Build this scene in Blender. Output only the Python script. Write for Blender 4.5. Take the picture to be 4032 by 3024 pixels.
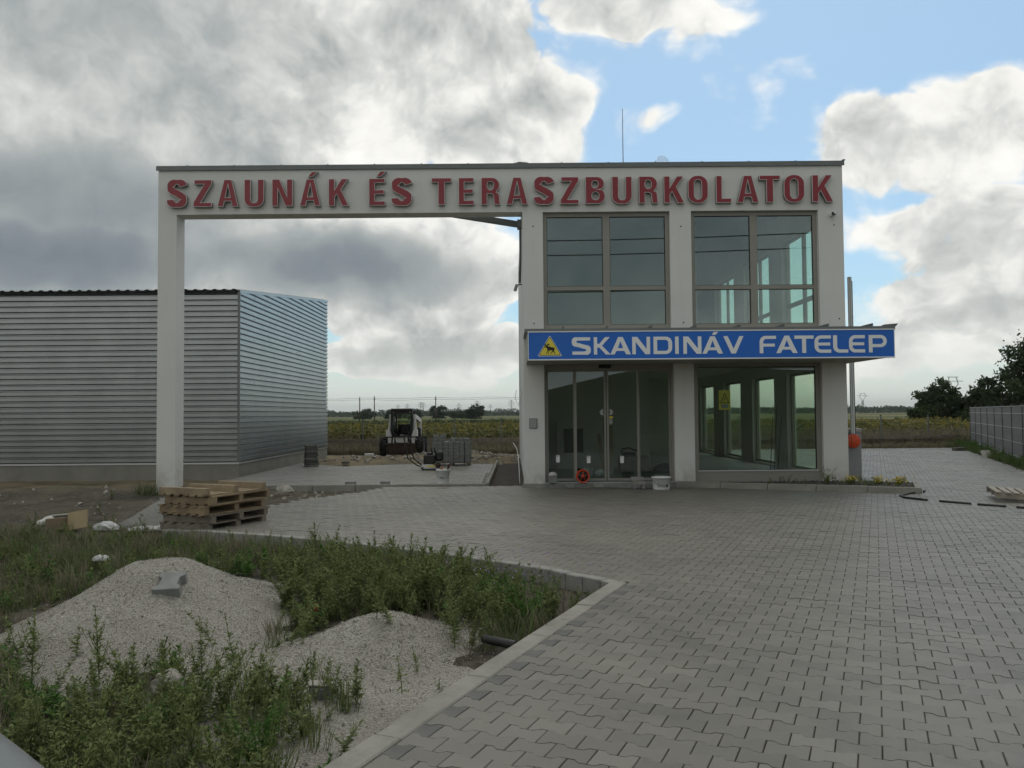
import bpy, bmesh, math, random
import numpy as np
from mathutils import Vector, Matrix

for _o in list(bpy.data.objects):
    bpy.data.objects.remove(_o, do_unlink=True)
SC = bpy.context.scene
COL = SC.collection
R = math.radians

# ---------------------------------------------------------------- camera
CAM_H = 1.55
_p, _r = R(2.07), R(0.46)
_f = Vector((0, math.cos(_p), math.sin(_p)))
_x0 = Vector((1, 0, 0)); _u0 = _x0.cross(_f)
_x = _x0 * math.cos(_r) - _u0 * math.sin(_r)
_u = _x.cross(_f)
_cd = bpy.data.cameras.new('camera')
_cd.sensor_width = 36.0
_cd.lens = 36.0 * 3261.0 / 4032.0
_cd.clip_start = 0.05
_cd.clip_end = 30000
CAM = bpy.data.objects.new('camera', _cd)
COL.objects.link(CAM)
_m = Matrix((( _x.x, _u.x, -_f.x, 0), (_x.y, _u.y, -_f.y, 0), (_x.z, _u.z, -_f.z, CAM_H), (0, 0, 0, 1)))
CAM.matrix_world = _m
SC.camera = CAM

# ---------------------------------------------------------------- render
SC.render.engine = 'CYCLES'
SC.cycles.use_adaptive_sampling = True
SC.cycles.adaptive_threshold = 0.02
SC.cycles.adaptive_min_samples = 16
SC.cycles.use_denoising = True
SC.cycles.denoiser = 'OPENIMAGEDENOISE'
SC.cycles.max_bounces = 8
SC.cycles.transparent_max_bounces = 16
SC.cycles.diffuse_bounces = 3
SC.cycles.glossy_bounces = 4
SC.cycles.volume_bounces = 0
SC.cycles.caustics_reflective = False
SC.cycles.caustics_refractive = False
SC.view_settings.view_transform = 'Standard'
SC.view_settings.look = 'None'
SC.view_settings.exposure = 0.0
SC.view_settings.gamma = 1.0
SC.view_settings.use_curve_mapping = False

# ---------------------------------------------------------------- sun: behind broken cloud, ahead of the camera
SUN_EL, SUN_AZ = R(58), R(14)          # azimuth clockwise from +Y
_sd = bpy.data.lights.new('sun', 'SUN')
_sd.energy = 0.5
_sd.angle = R(25)
_sd.color = (1.0, 0.96, 0.9)
SUN = bpy.data.objects.new('sun', _sd)
COL.objects.link(SUN)
_sv = Vector((math.sin(SUN_AZ) * math.cos(SUN_EL), math.cos(SUN_AZ) * math.cos(SUN_EL), math.sin(SUN_EL)))
SUN.rotation_euler = _sv.to_track_quat('Z', 'Y').to_euler()
SUN.location = _sv * 60


# ---------------------------------------------------------------- sky: Nishita blue seen between procedural clouds
class NT:
    """small helper to write node trees"""
    def __init__(s, tree):
        s.t = tree; s.n = tree.nodes; s.l = tree.links
    def node(s, kind, **kw):
        n = s.n.new(kind)
        for k, v in kw.items():
            setattr(n, k, v)
        return n
    def put(s, sock, v):
        if hasattr(v, 'is_linked') or hasattr(v, 'links'):
            s.l.new(v, sock)
        elif v is not None:
            sock.default_value = v
    def math(s, op, a, b=None, c=None, clamp=False):
        n = s.node('ShaderNodeMath', operation=op, use_clamp=clamp)
        s.put(n.inputs[0], a)
        if b is not None: s.put(n.inputs[1], b)
        if c is not None: s.put(n.inputs[2], c)
        return n.outputs[0]
    def vmath(s, op, a, b=None):
        n = s.node('ShaderNodeVectorMath', operation=op)
        s.put(n.inputs[0], a)
        if b is not None:
            s.put(n.inputs['Scale'] if op == 'SCALE' else n.inputs[1], b)
        return n.outputs[0]
    def noise(s, vec, scale, detail=4.0, rough=0.55, dist=0.0, out=0, ntype='FBM'):
        n = s.node('ShaderNodeTexNoise', noise_dimensions='3D', noise_type=ntype)
        s.put(n.inputs['Vector'], vec)
        n.inputs['Scale'].default_value = scale
        n.inputs['Detail'].default_value = detail
        n.inputs['Roughness'].default_value = rough
        n.inputs['Distortion'].default_value = dist
        return n.outputs[out]
    def smooth(s, v, a, b, c=0.0, d=1.0):
        n = s.node('ShaderNodeMapRange', interpolation_type='SMOOTHSTEP')
        s.put(n.inputs[0], v)
        for i, q in enumerate((a, b, c, d)):
            n.inputs[i + 1].default_value = q
        return n.outputs[0]
    def lin(s, v, a, b, c=0.0, d=1.0):
        n = s.node('ShaderNodeMapRange')
        s.put(n.inputs[0], v)
        for i, q in enumerate((a, b, c, d)):
            n.inputs[i + 1].default_value = q
        return n.outputs[0]
    def ramp(s, v, stops, interp='LINEAR'):
        n = s.node('ShaderNodeValToRGB')
        n.color_ramp.interpolation = interp
        e = n.color_ramp.elements
        while len(e) < len(stops): e.new(0.5)
        for q, (p, c) in zip(e, stops):
            q.position = p; q.color = (c[0], c[1], c[2], 1)
        s.put(n.inputs[0], v)
        return n.outputs[0]
    def mix(s, f, a, b, blend='MIX'):
        n = s.node('ShaderNodeMix', data_type='RGBA', blend_type=blend)
        s.put(n.inputs[0], f)
        for sock, v in ((n.inputs[6], a), (n.inputs[7], b)):
            if isinstance(v, tuple): v = (v[0], v[1], v[2], 1)
            s.put(sock, v)
        return n.outputs[2]


# clouds: (azimuth, elevation, half width, half height, thickness), radians
CLOUDS = [
    (-0.590, 0.354, 0.436, 0.253, 1.00),
    (-0.298, 0.463, 0.392, 0.249, 0.60),
    (-0.540, 0.211, 0.263, 0.089, 1.00),
    (-0.556, 0.162, 0.225, 0.042, 1.00),
    (-0.169, 0.163, 0.250, 0.071, 1.00),
    (-0.202, 0.170, 0.173, 0.054, 0.80),
    (-0.317, 0.210, 0.322, 0.104, 0.60),
    (-0.011, 0.423, 0.194, 0.163, 0.42),
    (0.016, 0.329, 0.100, 0.066, 0.42),
    (-0.114, 0.302, 0.175, 0.090, 0.25),
    (-0.036, 0.197, 0.099, 0.104, 0.30),
    (-0.531, 0.140, 0.143, 0.026, 0.25),
    (-0.025, 0.153, 0.066, 0.050, 0.35),
    (0.224, 0.431, 0.109, 0.057, 0.48),
    (0.153, 0.465, 0.094, 0.047, 0.48),
    (0.317, 0.360, 0.094, 0.042, 0.27),
    (0.064, 0.366, 0.057, 0.031, 0.33),
    (0.154, 0.337, 0.039, 0.022, 0.27),
    (0.189, 0.336, 0.029, 0.016, 0.26),
    (0.275, 0.311, 0.061, 0.020, 0.20),
    (0.509, 0.263, 0.217, 0.094, 0.36),
    (0.479, 0.305, 0.118, 0.076, 0.30),
    (0.541, 0.196, 0.202, 0.042, 0.50),
    (0.390, 0.293, 0.069, 0.059, 0.36),
    (0.540, 0.312, 0.078, 0.050, 0.30),
    (0.501, 0.116, 0.166, 0.073, 0.42),
    (0.531, 0.137, 0.119, 0.048, 0.32),
    (-0.115, 0.089, 0.166, 0.044, 0.80),
    (-0.025, 0.070, 0.123, 0.033, 0.70),
    (-0.191, 0.053, 0.110, 0.025, 0.60),
    (0.538, 0.094, 0.124, 0.033, 0.40),
    (0.419, 0.083, 0.087, 0.025, 0.42),
    (-0.352, 0.057, 0.471, 0.031, 0.45),
    (0.441, 0.049, 0.252, 0.028, 0.42),
    (-0.081, 0.034, 0.145, 0.019, 0.50),
]


def build_world():
    w = bpy.data.worlds.new('World'); SC.world = w
    w.use_nodes = True
    w.node_tree.nodes.clear()
    t = NT(w.node_tree)
    out = t.node('ShaderNodeOutputWorld')
    bg = t.node('ShaderNodeBackground')
    bg.inputs['Strength'].default_value = 0.12
    t.l.new(bg.outputs[0], out.inputs[0])
    sky = t.node('ShaderNodeTexSky', sky_type='NISHITA', sun_disc=False)
    sky.sun_elevation = SUN_EL
    sky.sun_rotation = SUN_AZ
    sky.air_density = 1.0; sky.dust_density = 1.2; sky.ozone_density = 1.5
    d = t.node('ShaderNodeTexCoord').outputs['Generated']
    # wobble of the outlines
    wob = t.vmath('SUBTRACT', t.noise(d, 5.0, 3.0, 0.6, out=1), (0.5, 0.5, 0.5))
    dw = t.vmath('ADD', d, t.vmath('SCALE', wob, 0.10))
    sx = t.node('ShaderNodeSeparateXYZ'); t.l.new(dw, sx.inputs[0])
    az = t.math('ARCTAN2', sx.outputs[0], sx.outputs[1])
    el = t.math('ARCSINE', sx.outputs[2])
    cmb = t.node('ShaderNodeCombineXYZ'); t.l.new(az, cmb.inputs[0]); t.l.new(el, cmb.inputs[1])
    T = None
    for a, e, ra, re, wt in CLOUDS:
        mv = t.node('ShaderNodeVectorMath', operation='MULTIPLY_ADD')
        t.l.new(cmb.outputs[0], mv.inputs[0])
        mv.inputs[1].default_value = (1 / ra, 1 / re, 0)
        mv.inputs[2].default_value = (-a / ra, -e / re, 0)
        dp = t.node('ShaderNodeVectorMath', operation='DOT_PRODUCT')
        t.l.new(mv.outputs[0], dp.inputs[0]); t.l.new(mv.outputs[0], dp.inputs[1])
        b = t.math('MULTIPLY_ADD', dp.outputs['Value'], -wt, wt, clamp=True)
        T = b if T is None else t.math('ADD', T, b)
    # the rest of the sky is broken cloud like this
    away = t.smooth(t.math('ABSOLUTE', az), 0.62, 0.95)
    up = t.smooth(el, 0.50, 0.75)
    rest = t.math('MAXIMUM', away, up)
    big = t.noise(d, 1.6, 1.0, 0.5)
    T = t.math('ADD', T, t.math('MULTIPLY', rest, t.lin(big, 0.3, 0.65, 0.35, 1.9)))
    # cauliflower billows
    def billow(v):
        n = t.node('ShaderNodeTexVoronoi', feature='F1', voronoi_dimensions='3D')
        t.put(n.inputs['Vector'], v)
        n.inputs['Scale'].default_value = 11.0
        n.inputs['Detail'].default_value = 3.0
        n.inputs['Roughness'].default_value = 0.5
        n.inputs['Lacunarity'].default_value = 2.2
        return n.outputs['Distance']
    dsq = t.vmath('MULTIPLY', dw, (1.0, 1.0, 1.35))
    b0 = billow(dsq)
    n1 = t.noise(dw, 4.5, 6.0, 0.60)
    n2 = t.noise(dw, 16.0, 4.0, 0.6)
    puff = t.math('SUBTRACT', 0.55, b0)
    edge = t.math('ADD', t.math('MULTIPLY', puff, 0.75), t.math('MULTIPLY', t.math('SUBTRACT', n1, 0.5), 1.3))
    edge = t.math('ADD', edge, t.math('MULTIPLY', t.math('SUBTRACT', n2, 0.5), 0.65))
    dens = t.math('ADD', T, t.math('MULTIPLY', edge, t.smooth(T, 0.0, 0.12, 0.0, 0.55)))
    dens = t.math('SUBTRACT', dens, 0.06)
    alpha = t.smooth(t.math('MULTIPLY', dens, t.smooth(T, 0.28, 0.60, 0.30, 1.0)), 0.0, 0.11)
    relief = t.math('SUBTRACT', 0.42, b0)
    # thin cloud is white, thick cloud is grey underneath
    n3 = t.math('SUBTRACT', t.noise(dw, 3.2, 2.0, 0.5), 0.5)
    thick = t.math('ADD', dens, t.math('MULTIPLY', n3, t.smooth(T, 0.1, 1.2, 0.2, 1.0)))
    fine = t.math('MULTIPLY', t.math('SUBTRACT', n2, 0.5), t.smooth(T, 0.8, 1.8, 0.5, 0.25))
    thick = t.math('ADD', t.math('SUBTRACT', thick, t.smooth(T, 0.5, 1.6, 0.38, -0.05)), fine)
    # undersides are darker than the tops of each billow
    n1b = t.noise(t.vmath('ADD', dw, (0.006, 0.0, 0.026)), 4.5, 6.0, 0.60)
    under = t.math('SUBTRACT', n1b, n1)
    thick = t.math('ADD', thick, t.math('MULTIPLY', under, t.math('SUBTRACT', t.smooth(T, 0.0, 0.4, 1.0, 4.4), t.smooth(T, 0.9, 1.9, 0.0, 3.0))))
    thick = t.math('SUBTRACT', thick, t.math('MULTIPLY', relief, t.math('SUBTRACT', t.smooth(T, 0.0, 0.4, 0.35, 1.2), t.smooth(T, 0.7, 1.6, 0.0, 0.8))))
    col = t.ramp(t.math('MULTIPLY', thick, 1 / 3.2), [
        (0.00, (8.6, 8.55, 8.2)), (0.14, (7.8, 7.75, 7.4)), (0.28, (5.7, 5.8, 5.6)),
        (0.46, (3.7, 3.95, 3.9)), (0.68, (2.1, 2.4, 2.6)), (1.0, (1.0, 1.25, 1.45))])
    blue = t.mix(0.24, t.vmath('MULTIPLY', sky.outputs[0], (0.70, 0.93, 1.0)), (6.2, 7.4, 8.0))
    c = t.mix(alpha, blue, col)
    # pale air along the horizon
    sd = t.node('ShaderNodeSeparateXYZ'); t.l.new(d, sd.inputs[0])
    hz = t.smooth(sd.outputs[2], 0.0, 0.11, 0.85, 0.0)
    c = t.mix(hz, c, (7.0, 7.2, 6.7))
    t.l.new(c, bg.inputs['Color'])
    try:
        w.cycles.sampling_method = 'MANUAL'
        w.cycles.sample_map_resolution = 512
    except Exception:
        pass


build_world()


# ================================================================ helpers
def setp(o, label=None, cat=None, group=None, kind=None):
    if label: o['label'] = label
    if cat: o['category'] = cat
    if group: o['group'] = group
    if kind: o['kind'] = kind
    return o


def thing(name, label, cat, loc=(0, 0, 0), rz=0.0, group=None):
    o = bpy.data.objects.new(name, None)
    o.empty_display_size = 0.2
    COL.objects.link(o)
    o.location = loc
    o.rotation_euler = (0, 0, rz)
    return setp(o, label, cat, group)


def link(name, me, parent=None, mat=None):
    o = bpy.data.objects.new(name, me)
    COL.objects.link(o)
    if parent is not None: o.parent = parent
    if mat is not None:
        for m in (mat if isinstance(mat, (list, tuple)) else [mat]):
            me.materials.append(m)
    return o


def copy_tree(o, parent=None):
    c = o.copy(); COL.objects.link(c)
    if parent is not None: c.parent = parent
    for ch in list(o.children):
        copy_tree(ch, c)
    return c


class MB:
    """collects simple solids and links them as one mesh object"""
    def __init__(s):
        s.v = []; s.f = []; s.m = []; s.sm = []
    def add(s, vs, fs, mi=0, smooth=False):
        b = len(s.v)
        s.v += [tuple(q) for q in vs]
        for f in fs:
            s.f.append([b + i for i in f]); s.m.append(mi); s.sm.append(smooth)
        return s
    def box(s, x0, x1, y0, y1, z0, z1, mi=0):
        vs = [(x0, y0, z0), (x1, y0, z0), (x1, y1, z0), (x0, y1, z0), (x0, y0, z1), (x1, y0, z1), (x1, y1, z1), (x0, y1, z1)]
        return s.add(vs, [(0, 3, 2, 1), (4, 5, 6, 7), (0, 1, 5, 4), (1, 2, 6, 5), (2, 3, 7, 6), (3, 0, 4, 7)], mi)
    def bbox(s, x0, x1, y0, y1, z0, z1, c=0.01, mi=0):
        """box with chamfered edges"""
        bm = bmesh.new()
        r = bmesh.ops.create_cube(bm, size=1.0)
        for v in bm.verts:
            v.co = Vector((x0 + (v.co.x + .5) * (x1 - x0), y0 + (v.co.y + .5) * (y1 - y0), z0 + (v.co.z + .5) * (z1 - z0)))
        bmesh.ops.bevel(bm, geom=list(bm.edges), offset=c, segments=1, affect='EDGES')
        bm.verts.index_update()
        s.add([v.co[:] for v in bm.verts], [[v.index for v in f.verts] for f in bm.faces], mi)
        bm.free(); return s
    def obox(s, c, dims, rot, mi=0, ch=0.0):
        """box of dims at c, turned by an Euler or Matrix"""
        t = MB()
        a, b, d = dims[0] / 2, dims[1] / 2, dims[2] / 2
        if ch: t.bbox(-a, a, -b, b, -d, d, ch)
        else: t.box(-a, a, -b, b, -d, d)
        M = rot if isinstance(rot, Matrix) else Matrix.Rotation(rot[2], 3, 'Z') @ Matrix.Rotation(rot[1], 3, 'Y') @ Matrix.Rotation(rot[0], 3, 'X')
        c = Vector(c)
        return s.add([(M @ Vector(v) + c)[:] for v in t.v], t.f, mi)
    def bar(s, a, b, w, h=None, mi=0):
        """square bar from a to b"""
        a, b = Vector(a), Vector(b); h = h or w
        d = b - a; L = d.length; d.normalize()
        up = Vector((0, 0, 1)) if abs(d.z) < 0.95 else Vector((0, 1, 0))
        x = d.cross(up).normalized(); z = x.cross(d)
        M = Matrix((x, d, z)).transposed()
        return s.obox((a + b) / 2, (w, L, h), M, mi)
    def tube(s, pts, r, n=8, mi=0, cap=True, smooth=True):
        pts = [Vector(p) for p in pts]
        rs = r if isinstance(r, (list, tuple)) else [r] * len(pts)
        vs = []; fs = []
        prev = None
        for i, p in enumerate(pts):
            d = (pts[min(i + 1, len(pts) - 1)] - pts[max(i - 1, 0)]).normalized()
            if prev is None:
                up = Vector((0, 0, 1)) if abs(d.z) < 0.9 else Vector((0, 1, 0))
                x = d.cross(up).normalized()
            else:
                x = (prev - d * prev.dot(d)).normalized()
            prev = x; y = d.cross(x)
            for k in range(n):
                a = 2 * math.pi * k / n
                vs.append(p + (x * math.cos(a) + y * math.sin(a)) * rs[i])
        for i in range(len(pts) - 1):
            for k in range(n):
                k2 = (k + 1) % n
                fs.append((i * n + k, i * n + k2, (i + 1) * n + k2, (i + 1) * n + k))
        if cap:
            fs.append(tuple(range(n - 1, -1, -1)))
            fs.append(tuple((len(pts) - 1) * n + k for k in range(n)))
        return s.add(vs, fs, mi, smooth)
    def lathe(s, prof, n=20, axis='Z', c=(0, 0, 0), mi=0, smooth=True, cap=True):
        """profile of (radius, height) turned about an axis"""
        vs = []; fs = []
        for r, z in prof:
            for k in range(n):
                a = 2 * math.pi * k / n
                p = (r * math.cos(a), r * math.sin(a), z)
                if axis == 'Y': p = (p[0], p[2], p[1])
                if axis == 'X': p = (p[2], p[0], p[1])
                vs.append((p[0] + c[0], p[1] + c[1], p[2] + c[2]))
        m = len(prof)
        for i in range(m - 1):
            for k in range(n):
                k2 = (k + 1) % n
                fs.append((i * n + k, i * n + k2, (i + 1) * n + k2, (i + 1) * n + k))
        if cap:
            fs.append(tuple(range(n - 1, -1, -1))); fs.append(tuple((m - 1) * n + k for k in range(n)))
        return s.add(vs, fs, mi, smooth)
    def prism(s, poly, h0, h1, plane='XY', mi=0):
        """polygon (a, b) swept from h0 to h1 along the third axis"""
        n = len(poly)
        def P(a, b, h):
            return (a, b, h) if plane == 'XY' else ((a, h, b) if plane == 'XZ' else (h, a, b))
        vs = [P(a, b, h0) for a, b in poly] + [P(a, b, h1) for a, b in poly]
        fs = [tuple(range(n - 1, -1, -1)), tuple(range(n, 2 * n))] + [(i, (i + 1) % n, n + (i + 1) % n, n + i) for i in range(n)]
        return s.add(vs, fs, mi)
    def build(s, name, mat, parent=None, world=False):
        me = bpy.data.meshes.new(name)
        vs = s.v
        if world and parent is not None:
            M = (Matrix.Translation(parent.location) @ parent.rotation_euler.to_matrix().to_4x4()).inverted()
            vs = [(M @ Vector(v))[:] for v in vs]
        me.from_pydata(vs, [], s.f)
        me.polygons.foreach_set('material_index', s.m)
        me.polygons.foreach_set('use_smooth', s.sm)
        bm = bmesh.new(); bm.from_mesh(me)
        bmesh.ops.recalc_face_normals(bm, faces=bm.faces[:])
        bm.to_mesh(me); bm.free()
        me.update()
        return link(name, me, parent, mat)


def np_mesh(name, V, loops, totals, mats=None, parent=None, smooth=False, attr=None, mi=None):
    me = bpy.data.meshes.new(name)
    V = np.asarray(V, dtype=np.float32); loops = np.asarray(loops, dtype=np.int32); totals = np.asarray(totals, dtype=np.int32)
    me.vertices.add(len(V)); me.vertices.foreach_set('co', V.ravel())
    me.loops.add(len(loops)); me.loops.foreach_set('vertex_index', loops)
    me.polygons.add(len(totals))
    st = np.concatenate(([0], np.cumsum(totals)[:-1])).astype(np.int32)
    me.polygons.foreach_set('loop_start', st)
    me.polygons.foreach_set('use_smooth', np.full(len(totals), bool(smooth)))
    if mi is not None: me.polygons.foreach_set('material_index', np.asarray(mi, dtype=np.int32))
    me.update(calc_edges=True)
    if attr is not None:
        a = me.attributes.new('rnd', 'FLOAT', 'POINT'); a.data.foreach_set('value', np.asarray(attr, dtype=np.float32))
    me.validate()
    return link(name, me, parent, mats)


def replicate(tmpl, Ms, offs):
    """tmpl = (V, loops, totals); Ms (n,3,3), offs (n,3) -> merged arrays"""
    V, L, T = tmpl
    n = len(offs)
    W = np.einsum('nij,kj->nki', Ms, V) + offs[:, None, :]
    LL = (L[None, :] + (np.arange(n) * len(V))[:, None]).ravel()
    return W.reshape(-1, 3), LL, np.tile(T, n)


def merge(parts):
    Vs, Ls, Ts, b = [], [], [], 0
    for V, L, T in parts:
        Vs.append(V); Ls.append(L + b); Ts.append(T); b += len(V)
    return np.concatenate(Vs), np.concatenate(Ls), np.concatenate(Ts)


def rotz_np(a):
    c, s = np.cos(a), np.sin(a); z = np.zeros_like(a); o = np.ones_like(a)
    return np.stack([np.stack([c, -s, z], -1), np.stack([s, c, z], -1), np.stack([z, z, o], -1)], 1)


def in_poly(x, y, poly):
    x = np.asarray(x, float); y = np.asarray(y, float)
    r = np.zeros(x.shape, bool)
    n = len(poly)
    for i in range(n):
        x0, y0 = poly[i]; x1, y1 = poly[(i + 1) % n]
        if y0 == y1: continue
        c = ((y0 > y) != (y1 > y)) & (x < (x1 - x0) * (y - y0) / (y1 - y0) + x0)
        r ^= c
    return r


def vnoise(x, y, seed=0):
    """smooth value noise, numpy"""
    x = np.asarray(x, float); y = np.asarray(y, float)
    def h(i, j):
        k = np.sin(i * 127.1 + j * 311.7 + seed * 74.7) * 43758.5453
        return k - np.floor(k)
    i, j = np.floor(x), np.floor(y); u, v = x - i, y - j
    u = u * u * (3 - 2 * u); v = v * v * (3 - 2 * v)
    return (h(i, j) * (1 - u) + h(i + 1, j) * u) * (1 - v) + (h(i, j + 1) * (1 - u) + h(i + 1, j + 1) * u) * v


def fbm(x, y, seed=0, oct=4):
    r = 0; a = 0.5
    for k in range(oct):
        r = r + a * vnoise(np.asarray(x) * 2 ** k, np.asarray(y) * 2 ** k, seed + k); a *= 0.5
    return r


# ================================================================ materials
def mat(name, col, rough=0.8, metal=0.0, var=0.0, vscale=3.0, bump=0.0, bscale=40.0, col2=None, spec=0.5, dirt=0.0):
    m = bpy.data.materials.new(name); m.use_nodes = True
    t = NT(m.node_tree)
    b = t.n['Principled BSDF']
    b.inputs['Roughness'].default_value = rough
    b.inputs['Metallic'].default_value = metal
    b.inputs['Specular IOR Level'].default_value = spec
    c = tuple(col)
    if var or col2 or bump or dirt:
        co = t.node('ShaderNodeTexCoord').outputs['Object']
    if var or col2:
        f = t.smooth(t.noise(co, vscale, 5.0, 0.6), 0.3, 0.7)
        if col2: cc = t.mix(f, c, tuple(col2))
        else: cc = t.mix(f, tuple(q * (1 - var) for q in c), tuple(min(1, q * (1 + var)) for q in c))
        if dirt:
            g = t.smooth(t.noise(co, vscale * 0.35, 6.0, 0.7), 0.52, 0.75)
            cc = t.mix(t.math('MULTIPLY', g, dirt), cc, (0.09, 0.08, 0.06))
        t.l.new(cc, b.inputs['Base Color'])
    else:
        b.inputs['Base Color'].default_value = (*c, 1)
    if bump:
        bp = t.node('ShaderNodeBump')
        bp.inputs['Strength'].default_value = bump
        bp.inputs['Distance'].default_value = 0.02
        t.l.new(t.noise(co, bscale, 4.0, 0.6), bp.inputs['Height'])
        t.l.new(bp.outputs[0], b.inputs['Normal'])
    return m


M = {}


def plaster_mat():
    """white render with faint rain streaks and splash dirt near the ground"""
    m = bpy.data.materials.new('plaster'); m.use_nodes = True
    t = NT(m.node_tree); b = t.n['Principled BSDF']; b.inputs['Roughness'].default_value = 0.92
    geo = t.node('ShaderNodeNewGeometry').outputs['Position']
    c = t.mix(t.smooth(t.noise(geo, 0.8, 4.0, 0.6), 0.3, 0.7), (0.73, 0.725, 0.69), (0.775, 0.77, 0.735))
    st = t.smooth(t.noise(t.vmath('MULTIPLY', geo, (7.0, 7.0, 0.55)), 1.0, 4.0, 0.6), 0.55, 0.78, 0.0, 0.20)
    c = t.mix(st, c, (0.56, 0.55, 0.50))
    s = t.node('ShaderNodeSeparateXYZ'); t.l.new(geo, s.inputs[0])
    sp = t.math('MULTIPLY', t.smooth(s.outputs[2], 0.75, 0.0), t.smooth(t.noise(geo, 3.5, 5.0, 0.65), 0.35, 0.65, 0.1, 0.6))
    c = t.mix(sp, c, (0.36, 0.33, 0.27))
    t.l.new(c, b.inputs['Base Color'])
    bp = t.node('ShaderNodeBump'); bp.inputs['Strength'].default_value = 0.2; bp.inputs['Distance'].default_value = 0.01
    t.l.new(t.noise(geo, 60.0, 5.0, 0.65), bp.inputs['Height']); t.l.new(bp.outputs[0], b.inputs['Normal'])
    return m


M['plaster'] = plaster_mat()
M['plinth'] = mat('concrete_plinth', (0.25, 0.24, 0.21), 0.9, var=0.12, vscale=1.2, bump=0.3, bscale=60, dirt=0.35)
M['frame'] = mat('taupe_aluminium', (0.30, 0.285, 0.25), 0.45, var=0.02, vscale=2)
M['flash'] = mat('grey_flashing', (0.17, 0.185, 0.18), 0.45, metal=0.3, var=0.06, vscale=4)
M['soffit'] = mat('grey_soffit', (0.36, 0.36, 0.33), 0.7, var=0.04)
M['inside'] = mat('interior_wall', (0.55, 0.54, 0.50), 0.9, var=0.04, vscale=0.6)
M['floor'] = mat('screed_floor', (0.30, 0.29, 0.27), 0.6, var=0.1, vscale=0.8)
M['red'] = mat('red_acrylic', (0.27, 0.022, 0.034), 0.28, var=0.06, vscale=1.5)
M['trim'] = mat('white_trim', (0.72, 0.70, 0.68), 0.5)
M['letter_side'] = mat('letter_return', (0.30, 0.30, 0.29), 0.5, metal=0.4)
M['blue'] = mat('blue_sign_film', (0.010, 0.140, 0.58), 0.35, var=0.05, vscale=0.8)
M['signwhite'] = mat('white_sign_film', (0.86, 0.87, 0.87), 0.45)
M['yellow'] = mat('yellow_sign_film', (0.80, 0.68, 0.07), 0.5)
M['black'] = mat('black_plastic', (0.015, 0.015, 0.015), 0.5)
M['blackink'] = mat('black_film', (0.012, 0.012, 0.012), 0.6)
M['rubber'] = mat('tyre_rubber', (0.022, 0.022, 0.021), 0.85, var=0.3, vscale=6, bump=0.4, bscale=40)
M['white'] = mat('white_plastic', (0.72, 0.73, 0.72), 0.5, var=0.05, vscale=6, dirt=0.25)
M['bobwhite'] = mat('white_machine_paint', (0.70, 0.70, 0.68), 0.45, var=0.06, vscale=3, dirt=0.5)
M['bobdark'] = mat('black_machine_paint', (0.02, 0.022, 0.02), 0.5, var=0.3, vscale=5)
M['rust'] = mat('rusty_steel', (0.055, 0.035, 0.026), 0.85, var=0.4, vscale=8, bump=0.3, bscale=50)
M['galv'] = mat('galvanised_steel', (0.33, 0.345, 0.345), 0.30, metal=0.88, var=0.07, vscale=1.2, bump=0.05, bscale=1.5)
M['alu'] = mat('aluminium', (0.60, 0.61, 0.62), 0.35, metal=0.8)
M['boom'] = mat('boom_white', (0.62, 0.64, 0.64), 0.4, var=0.03)
M['greybox'] = mat('grey_cabinet', (0.26, 0.27, 0.28), 0.5, var=0.04)
M['orange'] = mat('orange_plastic', (0.62, 0.07, 0.015), 0.45, var=0.05)
M['cladding'] = mat('white_cladding', (0.68, 0.69, 0.67), 0.5, metal=0.2)
M['kerb'] = mat('kerb_concrete', (0.27, 0.26, 0.23), 0.9, var=0.15, vscale=5, bump=0.3, bscale=90, dirt=0.45)
M['kerb2'] = mat('grey_kerb_concrete', (0.29, 0.285, 0.26), 0.9, var=0.15, vscale=5, bump=0.25, bscale=90, dirt=0.3)
M['soil'] = mat('dark_soil', (0.05, 0.042, 0.034), 1.0, var=0.4, vscale=7, bump=0.8, bscale=30)
M['wood'] = mat('pallet_wood', (0.33, 0.245, 0.15), 0.85, col2=(0.22, 0.17, 0.11), vscale=5, bump=0.3, bscale=70, dirt=0.3)
M['wood2'] = mat('pale_pallet_wood', (0.36, 0.28, 0.18), 0.85, col2=(0.25, 0.195, 0.13), vscale=4, bump=0.3, bscale=70)
M['oldwood'] = mat('weathered_wood', (0.21, 0.18, 0.145), 0.9, var=0.2, vscale=5, bump=0.4, bscale=60)
M['greywood'] = mat('grey_weathered_wood', (0.33, 0.295, 0.245), 0.9, var=0.2, vscale=5, bump=0.4, bscale=60)
M['block'] = mat('grey_concrete_block', (0.23, 0.24, 0.23), 0.9, var=0.15, vscale=6, bump=0.4, bscale=80)
M['blockdark'] = mat('dark_concrete_slab', (0.12, 0.12, 0.11), 0.9, var=0.2, vscale=6, bump=0.4, bscale=80)
M['stone'] = mat('pale_rubble', (0.34, 0.32, 0.28), 0.95, var=0.2, vscale=7, bump=0.5, bscale=40)
M['stonewhite'] = mat('white_lime_stone', (0.62, 0.61, 0.57), 0.95, var=0.12, vscale=7, bump=0.5, bscale=40)
M['card'] = mat('cardboard', (0.38, 0.295, 0.175), 0.9, var=0.08, vscale=5)
M['carddark'] = mat('cardboard_inside', (0.20, 0.15, 0.10), 0.9, var=0.08, vscale=5)
M['film'] = mat('white_plastic_film', (0.47, 0.48, 0.47), 0.4, var=0.1, vscale=12, bump=0.6, bscale=25)
M['redbrick'] = mat('orange_brick', (0.38, 0.13, 0.06), 0.9, var=0.2, vscale=9)
M['carpaint'] = mat('grey_car_paint', (0.22, 0.235, 0.245), 0.3, metal=0.35)
M['pole'] = mat('timber_pole', (0.10, 0.085, 0.07), 0.9)
M['pylon'] = mat('pylon_steel', (0.30, 0.32, 0.33), 0.6, metal=0.3)
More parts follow.
